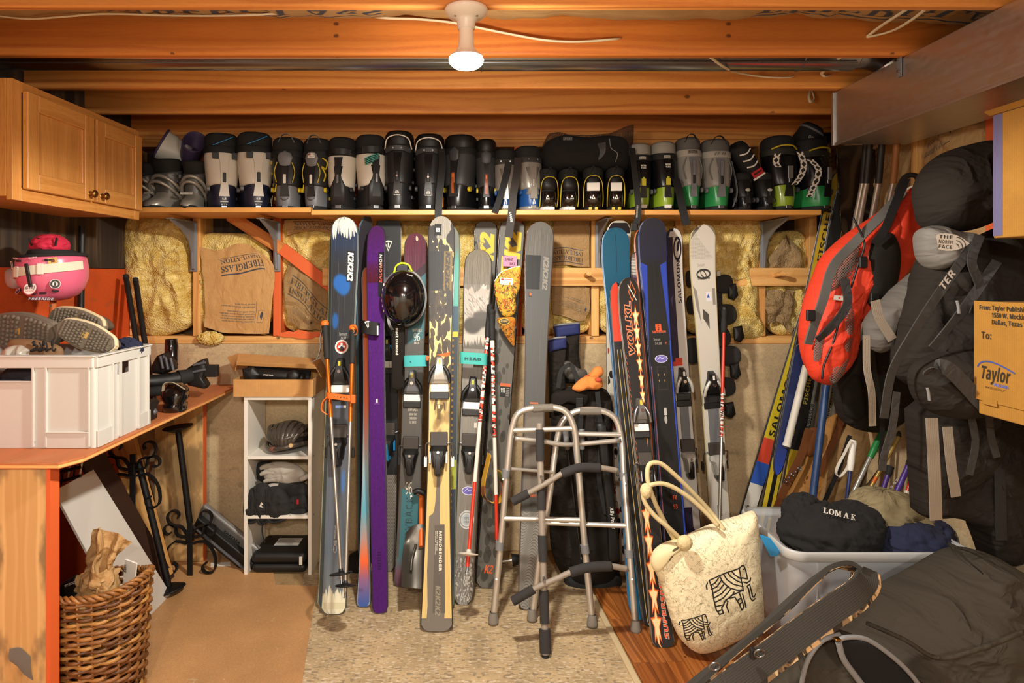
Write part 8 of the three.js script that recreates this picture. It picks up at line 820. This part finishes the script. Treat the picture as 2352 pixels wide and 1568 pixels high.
{const t=thing('backpack', 'big black trekking pack with grey collar and white logo patch on the right wall', 'backpack',P(2200,650,1.35)),z=1.33;pf(t, 'lid',[[2112,430],[2126,392],[2160,356],[2210,336],[2285,328],[2310,400],[2300,470],[2250,520],[2180,534],[2126,520],[2114,480]],z,M.nylonFold,{front:0.13,back:0.11,amp:0.016,freq:8});pf(t, 'collar',[[2114,530],[2140,518],[2190,530],[2230,540],[2222,580],[2190,606],[2150,620],[2122,600],[2112,560]],z + 0.06,mat(0x68645e,0.65,0,{bumpMap:foldBump,bumpScale:0.014}),{front:0.07,back:0.08,amp:0.02,freq:14});pf(t, 'body',[[2118,590],[2180,560],[2250,540],[2310,520],[2336,560],[2340,900],[2300,960],[2200,950],[2120,900],[2060,860],[2070,760],[2100,660]],z,M.nylonFold,{front:0.13,back:0.12,amp:0.03,freq:7,n:90,rings:16});
  pf(t, 'front_pocket',[[2090,850],[2140,812],[2230,790],[2320,800],[2330,900],[2260,950],[2160,955],[2100,915]],z + 0.1,M.nylonFold,{front:0.12,back:0.05,amp:0.02,freq:8});wpart(t, 'logo_print',lay(print(0.1,0.058,(c,W,H)=>{c.fillStyle='#d4cfc4';c.beginPath();c.moveTo(0,H*0.2);c.quadraticCurveTo(W*0.5,-H*0.15,W,H*0.5);c.quadraticCurveTo(W*0.6,H*1.1,W*0.1,H*0.9);c.fill();c.fillStyle='#1c1a18';['THE', 'NORTH', 'FACE'].forEach((s,i)=>hText(c,s,W*0.3,H*(0.25 + i*0.25),W*0.42,H*0.25, '#1c1a18'));c.strokeStyle='#1c1a18';c.lineWidth=2;for (let k=1;k<4;k++){c.beginPath();c.arc(W*0.6,H*0.75,W*0.1*k,-1.57,0);c.stroke();}}),P(2188,556,z + 0.165),V(1,-0.08,0),V(0.1,1,0)),printMat);wpart(t, 'lettering_print',lay(print(0.065,0.03,text('TER', '#c0bbb0',{skew:0.2})).rotateZ(0.95),P(2176,642,z + 0.165),V(1,0,0),V(0,1,0)),printMat);
  for (const [pts,w] of [[[[2238,560,1.47],[2180,640,1.48],[2100,760,1.48],[2050,850,1.46],[2030,960,1.44]],0.026],[[[2290,600,1.46],[2220,700,1.5],[2140,800,1.48]],0.026],[[[2250,540,1.47],[2232,600,1.49],[2250,660,1.49],[2236,720,1.48]],0.026],[[[2120,860,1.54],[2160,840,1.56],[2260,930,1.56]],0.042],[[[2320,620,1.42],[2290,760,1.48],[2270,820,1.5]],0.02]]) sp(t, 'strap',pts,w,M.nylonGray,0,V(1,0.5,0),0.004);for (const [x,y] of [[2198,690],[2130,890]]) wpart(t, 'zip_pull',tube(OL([[x,y],[x + 3,y + 14],[x + 5,y + 30]],z + 0.205),0.004),M.gray);pf(t, 'rain_cover',[[1990,740],[2030,690],[2080,640],[2112,620],[2118,680],[2096,740],[2060,780],[2020,810],[1994,790]],z - 0.1,mat(0x55504a,0.75,0,{bumpMap:foldBump,bumpScale:0.012}),{front:0.06,back:0.06,amp:0.02,freq:12});
  sp(t, 'grey_strap',[[2010,690],[2020,730],[2050,780]],0.03,M.webTan,z - 0.02,V(1,0.4,0));
  for (const [pts,w] of [[[[1990,770,1.3],[1992,850,1.31],[2002,900,1.31],[2004,978,1.3]],0.022],[[[2140,960,1.42],[2146,1080,1.43],[2150,1194,1.42]],0.036],[[[2176,980,1.38],[2184,1060,1.39],[2196,1140,1.38]],0.03]]) sp(t, 'tan_strap',pts,w,M.webTan,0,V(1,0,0),0.004);for (const pts of [[[2060,900],[2050,980],[2030,1050],[2026,1080]],[[2230,950],[2240,1020],[2226,1090]],[[2270,920],[2276,1000],[2290,1050]]]) sp(t, 'dangling_strap',pts,0.022,M.nylonGray,1.42,V(1,0.2,0));
  const d=thing('backpack', 'dark daypack hanging behind the tan straps over the poles', 'backpack',P(1970,920,0.62));pf(d, 'body',[[1920,880],[1960,800],[2020,770],[2080,850],[2100,930],[2040,985],[1985,990],[1930,960]],0.62,M.nylonFold,{front:0.1,back:0.09,amp:0.02,freq:9});sp(d, 'strap',[[2000,780],[2010,860],[2026,960],[2022,1080]],0.018,M.web,0.74);pf(d, 'pocket',[[1935,900],[1965,860],[1985,900],[1980,960],[1945,955]],0.7,M.nylon,{front:0.03,back:0.02});
  const e=thing('garment_bag', 'tall black bag hanging in the dark at the right edge', 'bag',P(2300,1000,1.22));pf(e, 'body',[[2085,940],[2150,890],[2322,850],[2326,1290],[2262,1290],[2238,1205],[2180,1180],[2100,1180]],1.22,M.nylonFold,{front:0.09,back:0.05,amp:0.03,freq:7,pow:4,sharp:true});sp(e, 'strap',[[2286,960],[2296,1100],[2300,1240]],0.034,M.web,1.33);}
{const z=1.3,t=thing('duffel_bag', 'huge black duffel bag slumped across the lower right corner', 'bag',V(1.25,0,1.35));pf(t, 'body',[[1590,1640],[1700,1560],[1840,1470],[1960,1390],[2060,1330],[2130,1290],[2196,1256],[2240,1262],[2300,1296],[2352,1330],[2366,1500],[2366,1740],[1640,1740]],z,M.nylonWorn,{front:0.34,back:0.16,pow:2.4,amp:0.045,freq:4,n:120,rings:22,dir:V(0,0.25,1),seed:3});
  sp(t, 'ridge_strap',[[2196,1254,1.3],[2230,1290,1.4],[2280,1330,1.47],[2300,1390,1.5]],0.05,M.nylonWorn,0,V(1,-0.3,0),0.006);wpart(t, 'seam',tube([P(1990,1430,1.6),P(2080,1470,1.64),P(2150,1510,1.66),P(2250,1490,1.66),P(2352,1450,1.64)],0.006),M.nylonWorn);pf(t, 'end_pocket',[[1830,1600],[1850,1500],[1890,1460],[1935,1452],[1980,1470],[2060,1530],[2150,1600],[2130,1700],[1850,1700]],1.62,M.nylonWorn,{front:0.12,back:0.1,amp:0.012,freq:9,seed:8});pf(t, 'pocket_mouth',[[1932,1478],[1960,1470],[2010,1480],[2060,1520],[2110,1580],[2060,1640],[2000,1600],[1950,1530]],1.735,mat(0x070707,0.95),{front:0.008,back:0.02,pow:4});const zip=(pts,m,r)=>wpart(t, 'zip',tube(pts.map(([x,y])=>P(x,y,1.752)),r),m);zip([[1926,1470],[1940,1464],[1985,1466],[2040,1500],[2090,1546],[2130,1600]],M.gray,0.006);zip([[1926,1474],[1936,1510],[1968,1556],[2010,1610]],M.gray,0.008);wpart(t, 'reflective_piping',tube([P(1838,1580,1.72),P(1858,1510,1.735),P(1890,1470,1.735),P(1930,1456,1.73)],0.006),M.gray);wpart(t, 'zip_slider',boxAt(P(1912,1460,1.745),P(1934,1474,1.76),0.003),M.brass);pf(t, 'side_pocket',[[1750,1580],[1800,1520],[1840,1510],[1850,1560],[1840,1620],[1760,1640]],1.58,M.nylonWorn,{front:0.08,back:0.06}); 
  const camo=mat(0xffffff,0.85,0,{map:canvasTex(256,256,(c)=>{fillR(c, '#8a6c48',0,0,256,256);const R=mul(31);for (let i=0;i<340;i++){c.fillStyle=['#c8a070', '#4a3826', '#6a5238', '#d8b88c', '#2e241a'][i % 5];c.beginPath();c.ellipse(R()*256,R()*256,3 + R()*7,12 + R()*26,R()*3,0,7);c.fill();}})});camo.map.wrapS=camo.map.wrapT=THREE.RepeatWrapping;camo.map.repeat.set(4,4);
  const s=thing('gun_sling', 'padded grey sling with camouflage lining looped over the duffel bag', 'sling',P(1800,1450,1.7)),L=[[1560,1600,1.72],[1650,1524,1.72],[1760,1432,1.68],[1860,1340,1.64],[1900,1308,1.62],[1945,1296,1.6],[1985,1318,1.62],[1976,1352,1.68],[1900,1408,1.72],[1800,1482,1.75],[1680,1572,1.78],[1640,1602,1.78]],W=[V(0.8,0.9,0.4),V(0.8,0.9,0.4),V(0.7,0.8,0.3),V(0.2,0.2,1),V(-0.5,-0.9,0.5),V(-0.6,-0.9,0.4),V(-0.6,-0.9,0.4)];wpart(s, 'webbing',strap(L.map(([x,y,z])=>P(x,y,z)),0.062,0.012,W,{steps:90}),mat(0x34302a,0.9,0,{bumpMap:weaveBump,bumpScale:0.001}));wpart(s, 'camouflage_padding',strap(L.map(([x,y,z])=>P(x,y + 5,z - 0.012)),0.076,0.008,W,{steps:90}),camo);for (const [x,y] of [[1745,1500],[1642,1530]]) wpart(s, 'metal_ring',new THREE.TorusGeometry(0.013,0.0025,8,24).rotateX(0.4).translate(...P(x,y,1.79).toArray()),M.steel);wpart(s, 'strap_link',boxAt(P(1720,1484,1.77),P(1738,1516,1.785),0.003),M.black);}
// cardboard boxes on wall shelves beyond the right edge, their long sides towards the room
const taylor=(c,W,H)=>{const m=W / 0.45,T=(s,x,y,h,w,f='bold')=>{c.font=`${f} ${h * m}px sans-serif`;c.fillText(s,x*m,y*m,w*m);};c.fillStyle='#2c2418';T('From: Taylor Publishing Company',0.018,0.024,0.017,0.24);T('1550 W. Mockingbird Lane',0.062,0.043,0.017,0.19);T('Dallas, Texas 75235',0.062,0.062,0.017,0.15);T('To:',0.026,0.103,0.026,0.04);T('Taylor',0.022,0.215,0.05,0.1, 'italic bold');T('www.taylorpublishing.com',0.04,0.239,0.009,0.07, '');c.fillStyle='#6a72b0';T('PUBLISHING',0.07,0.229,0.012,0.05);c.strokeStyle='#3c4a8c';c.lineWidth=0.004*m;c.beginPath();c.moveTo(0.012*m,0.185*m);c.quadraticCurveTo(0.03*m,0.145*m,0.14*m,0.185*m);c.stroke();};
{const x=1.4,z0=1.555,z1=2.05,y0=1.05,y1=1.366,t=thing('cardboard_box', 'cardboard box printed with a publisher address at the right edge', 'box',V(1.59,y0,1.8));wpart(t, 'carton',boxAt(V(x + 0.002,y0,z0 + 0.012),V(RX - 0.02,y1 - 0.002,z1),0.004),M.cardBrown);wpart(t, 'side_flap',boxAt(V(x - 0.002,y0 + 0.04,z0),V(x + 0.0015,y1,z1),0.001),M.cardBrown);wpart(t, 'tuck_tab',boxAt(V(x - 0.0045,y0 + 0.032,z0 + 0.035),V(x - 0.0025,y0 + 0.05,z0 + 0.085),0.0008),M.cardBrown);const g=print(0.45,y1 - y0 - 0.05,taylor,{ppm:1100});g.rotateY(-Math.PI / 2);wpart(t, 'address_print',g.translate(x - 0.0032,(y0 + 0.05 + y1) / 2,z0 + 0.228),printMat);
  const v=1.538,u=1.873,w0=1.622,k=thing('cardboard_box', 'upper cardboard box with a strip of purple tape down its corner', 'box',V(1.59,v,1.85));wpart(k, 'carton',boxAt(V(x,v,w0),V(RX - 0.02,u,2.05),0.004),M.cardBrown);wpart(k, 'purple_tape',boxAt(V(x - 0.0012,v + 0.006,w0 + 0.001),V(x - 0.0003,u - 0.002,w0 + 0.032),0.0004),mat(0x5c5678,0.6));wpart(k, 'top_flap',sheet([[V(x,u + 0.002,w0 - 0.01),V(x,u + 0.002,2.05)],[V(x - 0.014,u + 0.012,w0 - 0.012),V(x - 0.014,u + 0.012,2.05)]],4,4,0.004),M.cardBrown);
  [[y0, 'lower'],[v, 'upper']].forEach(([y,n])=>{const s=thing('wall_shelf',n + ' plywood shelf carrying a cardboard box beyond the right edge', 'shelf',V(1.7,y,1.9));wpart(s, 'board',boxAt(V(1.44,y - 0.02,1.78),V(RX - 0.001,y - 0.001,2.3),0.002),M.plank);});}
// corner skis, poles and handles
const cornerSki='cross-country skis leaning in the right corner',corner=(label,tail,tip,w,draw,o={})=>ski(label,{tail,tip,w:[w,w,w*0.9],name: 'cross_country_ski',group:cornerSki,draw,rocker:0.03,tipR:0.12,thick:0.02,cw:64,face:V(-0.25,0,1),...o});
corner('yellow, red and blue lettered cross-country ski nearest the grey wall',[1690,1270],[1905,560,0.1],33,(c,W,H,Y)=>{fillR(c, '#d8d4c8',0,0,W,H);fillR(c, '#cdb422',0,Y(560),W,Y(1005) - Y(560));vText(c, 'SALOMON',32,Y(840),Y(1000),40, '#1a1a1a',{up:1});fillR(c, '#d0452c',0,Y(1005),W,Y(1060) - Y(1005));fillR(c, '#2c56b0',0,Y(1060),W,Y(1110) - Y(1060));vText(c, '186',20,Y(1160),Y(1185),26, '#333',{up:1});});
corner('black and yellow lettered cross-country ski, left of its pair',[1738,1290],[1924,395,0.19],30,(c,W,H,Y)=>{fillR(c, '#151412',0,0,W,H);fillR(c, '#b8981c',0,0,W,Y(690));vText(c, 'FISCHER',32,Y(470),Y(600),40, '#1a1812',{up:1});vText(c, 'FISCHER',22,Y(848),Y(920),30, '#cdb42a',{up:1});fillR(c, '#cdb42a',54,Y(700),4,Y(1000) - Y(700));fillR(c, '#cdb42a',0,Y(1050),W,Y(1240) - Y(1050));fillR(c, '#151412',24,Y(1050),22,Y(1240) - Y(1050));});
corner('black and yellow lettered cross-country ski, right of its pair',[1778,1306],[1936,420,0.27],28,(c,W,H,Y)=>{fillR(c, '#151412',0,0,W,H);vText(c, 'FISCHER',38,Y(850),Y(925),30, '#cdb42a',{up:1});fillR(c, '#cdb42a',4,Y(600),4,Y(1000) - Y(600));fillR(c, '#cdae24',0,Y(1030),W,Y(1250) - Y(1030));vText(c, 'CLASSIC',44,Y(1080),Y(1130),16, '#6a5a14',{up:1});});
corner('blue tipped dark ski standing upside down among the cross-country skis',[1840,790],[1784,1090,0.34],26,(c,W,H,Y)=>{fillR(c, '#16224e',0,0,W,H);grad(c,W,Y(1090),Y(990),[[0, '#1c3a9a'],[1, '#16224e']]);},{tailZ:0.3,rocker:0});
corner('pale lettered cross-country ski to the left of the blue pole',[1800,1280],[1935,560,0.12],26,(c,W,H,Y)=>{fillR(c, '#6c6860',0,0,W,H);vText(c, 'ROSSIGNOL',30,Y(925),Y(1000),34, '#1c1a18');});corner('cream lettered cross-country ski behind the blue pole',[1850,1280],[1950,600,0.1],30,(c,W,H,Y)=>{fillR(c, '#b8ae98',0,0,W,H);fillR(c, '#3a3834',0,Y(1000),W,H);vText(c, 'ROSSIGNOL',32,Y(880),Y(955),34, '#1c1a18',{up:1});});
const cp='poles and handles crowded in the right corner',cpole=(l,a,b,o)=>pole(l,P(...a),P(...b),{group:cp,...o});
cpole('thick blue tube slanting down in front of the leather case',[1912,770,0.36],[1862,1180,0.5],{grip:0,r:0.0165,cols:[[0.93,mat(0x24406c,0.4)],[0.97,M.black,1.1]]});cpole('white tube standing on the blue tipped ski',[1852,840,0.36],[1805,1030,0.38],{grip:0,r:0.017,cols:[[0.94,mat(0xd0cabc,0.45)],[0.97,M.cream,1.1]]});
cpole('pole with a white grip and white strap loop',[1960,1010,0.6],[1935,1240,0.66],{grip:0.13,gripM:M.white,cols:[[0.97,mat(0x23305a,0.35)]],loop:OL([[1956,1012],[1940,1040],[1920,1085],[1926,1094],[1942,1080],[1958,1040]],0.61),loopM:mat(0xd8d0c0,0.7)});cpole('silver and green decorated pole with a green grip',[2030,985,0.6],[1915,1225,0.7],{grip:0.14,gripM:mat(0x187a3a,0.4),knob:mat(0x187a3a,0.4),r:0.009,cols:[[0.97,mat(0xa8aaa4,0.3,0.6)]]});cpole('gold and orange banded pole',[2075,985,0.6],[1935,1235,0.68],{grip:0.04,cols:[[0.45,mat(0xb89850,0.35,0.4)],[0.5,orange],[0.6,mat(0xb89850,0.35,0.4)],[0.66,mat(0x6a3a80,0.4)],[0.74,orange],[0.82,mat(0x6a3a80,0.4)],[0.97,mat(0xb89850,0.35)]]});cpole('purple pole with white lettering, left of two',[2046,1070,0.66],[1990,1240,0.7],{grip:0.04,r:0.01,cols:[[0.97,mat(0x44287a,0.4)]]});const pp=cpole('purple pole with a black grip and white letters, right of two',[2100,1040,0.68],[2010,1240,0.74],{grip:0.06,r:0.011,cols:[[0.97,mat(0x4a2c88,0.4)]]});wpart(pp, 'lettering_print',lay(print(0.05,0.016,text('S ST', '#d8d4cc')).rotateZ(0.9),P(2054,1110,0.735),V(1,0,0),V(0,1,0)),printMat);cpole('grey, red and white pole beside the tan straps',[2128,1010,0.74],[2066,1180,0.8],{grip:0,r:0.009,cols:[[0.4,M.gray],[0.7,redPole],[0.97,whitePole,1.2]]});cpole('bare thin pole slanting behind the gold pole',[2110,960,0.5],[1900,1240,0.52],{grip:0.05,cols:[[0.97,mat(0x6a5030,0.5)]]});
for (const [i,x0,x1,m] of [[0,1986,1968,silverPole],[1,1994,1982,silverPole],[2,2022,2008,silverPole],[3,2056,2040,silverPole]]){const t=thing('tool_handle',['leftmost silver tool handle under the duct', 'silver tool handle close beside the leftmost one', 'silver and black tool handle in the middle under the duct', 'tool handle with a wooden upper end under the duct'][i], 'handle',P(x1,1000,0.3),cp);wpart(t, 'shaft',rod(P(1838 + i*18,1160,0.12),P(x0 - 4,420,0.58 + i*0.03),0.012,16),m);wpart(t, 'upper_end',rod(P(x0 - 4,420,0.58 + i*0.03),P(x0 + 4,325,0.63 + i*0.03),0.0135,16),i===3?mat(0x8a5628,0.5):M.black);}
{const t=thing('shovel', 'black shovel blade standing behind the silver handles', 'shovel',P(1955,700,0.1));wpart(t, 'blade',sheet([OL([[1922,340],[1950,334],[1985,334],[2010,344]],0.5),OL([[1926,440],[1955,440],[1985,440],[2012,440]],0.46),OL([[1934,530],[1955,560],[1980,560],[1996,530]],0.48)],12,12,0.004),M.blackGloss);wpart(t, 'shaft',rod(P(1966,550,0.47),P(1915,1150,0.16),0.014,14),M.black);}
{const t=thing('rifle_case', 'tan canvas and leather gun case with a chain clip standing in the corner', 'case',P(1850,1250,0.4).setY(0)),tan=mat(0x9a6a30,0.8,0,{bumpMap:foldBump,bumpScale:0.006}),le=mat(0x6a3c1c,0.5);pf(t, 'body',[[1880,985],[1920,950],[1948,960],[1940,1010],[1900,1120],[1850,1260],[1770,1280],[1790,1180],[1840,1080]],0.3,tan,{front:0.06,back:0.05,amp:0.01,freq:10});sp(t, 'leather_trim',[[1858,985],[1842,1040],[1808,1110],[1775,1190]],0.035,le,0.375,V(1,0.4,0),0.006);sp(t, 'leather_trim',[[1936,955],[1912,1020],[1880,1090]],0.03,le,0.375,V(1,0.4,0),0.006);pf(t, 'leather_end',[[1842,1010],[1862,982],[1890,990],[1880,1040],[1850,1046]],0.36,le,{front:0.02,back:0.02});for (let k=0;k<5;k++) wpart(t, 'chain_link',new THREE.TorusGeometry(0.008,0.0025,6,16).rotateY(k % 2?1.2:0.2).translate(...P(1836 - k*8,1076 + k*7,0.39).toArray()),M.steel);
  const w=thing('carpet_roll', 'rolled tan blanket behind the poles in the right corner', 'blanket',P(1940,1150,0.3));pf(w, 'roll',[[1905,1060],[1960,960],[2000,1000],[1980,1080],[1940,1200],[1890,1260],[1870,1220]],0.36,mat(0x8a6a40,0.9,0,{bumpMap:foldBump,bumpScale:0.006}),{front:0.05,back:0.05,amp:0.01});sp(w, 'dark_band',[[1952,1000],[1925,1080],[1890,1160]],0.02,M.web,0.425);}
for (const o of scene.children) delete o.userData.L;

renderer.render(scene,camera);
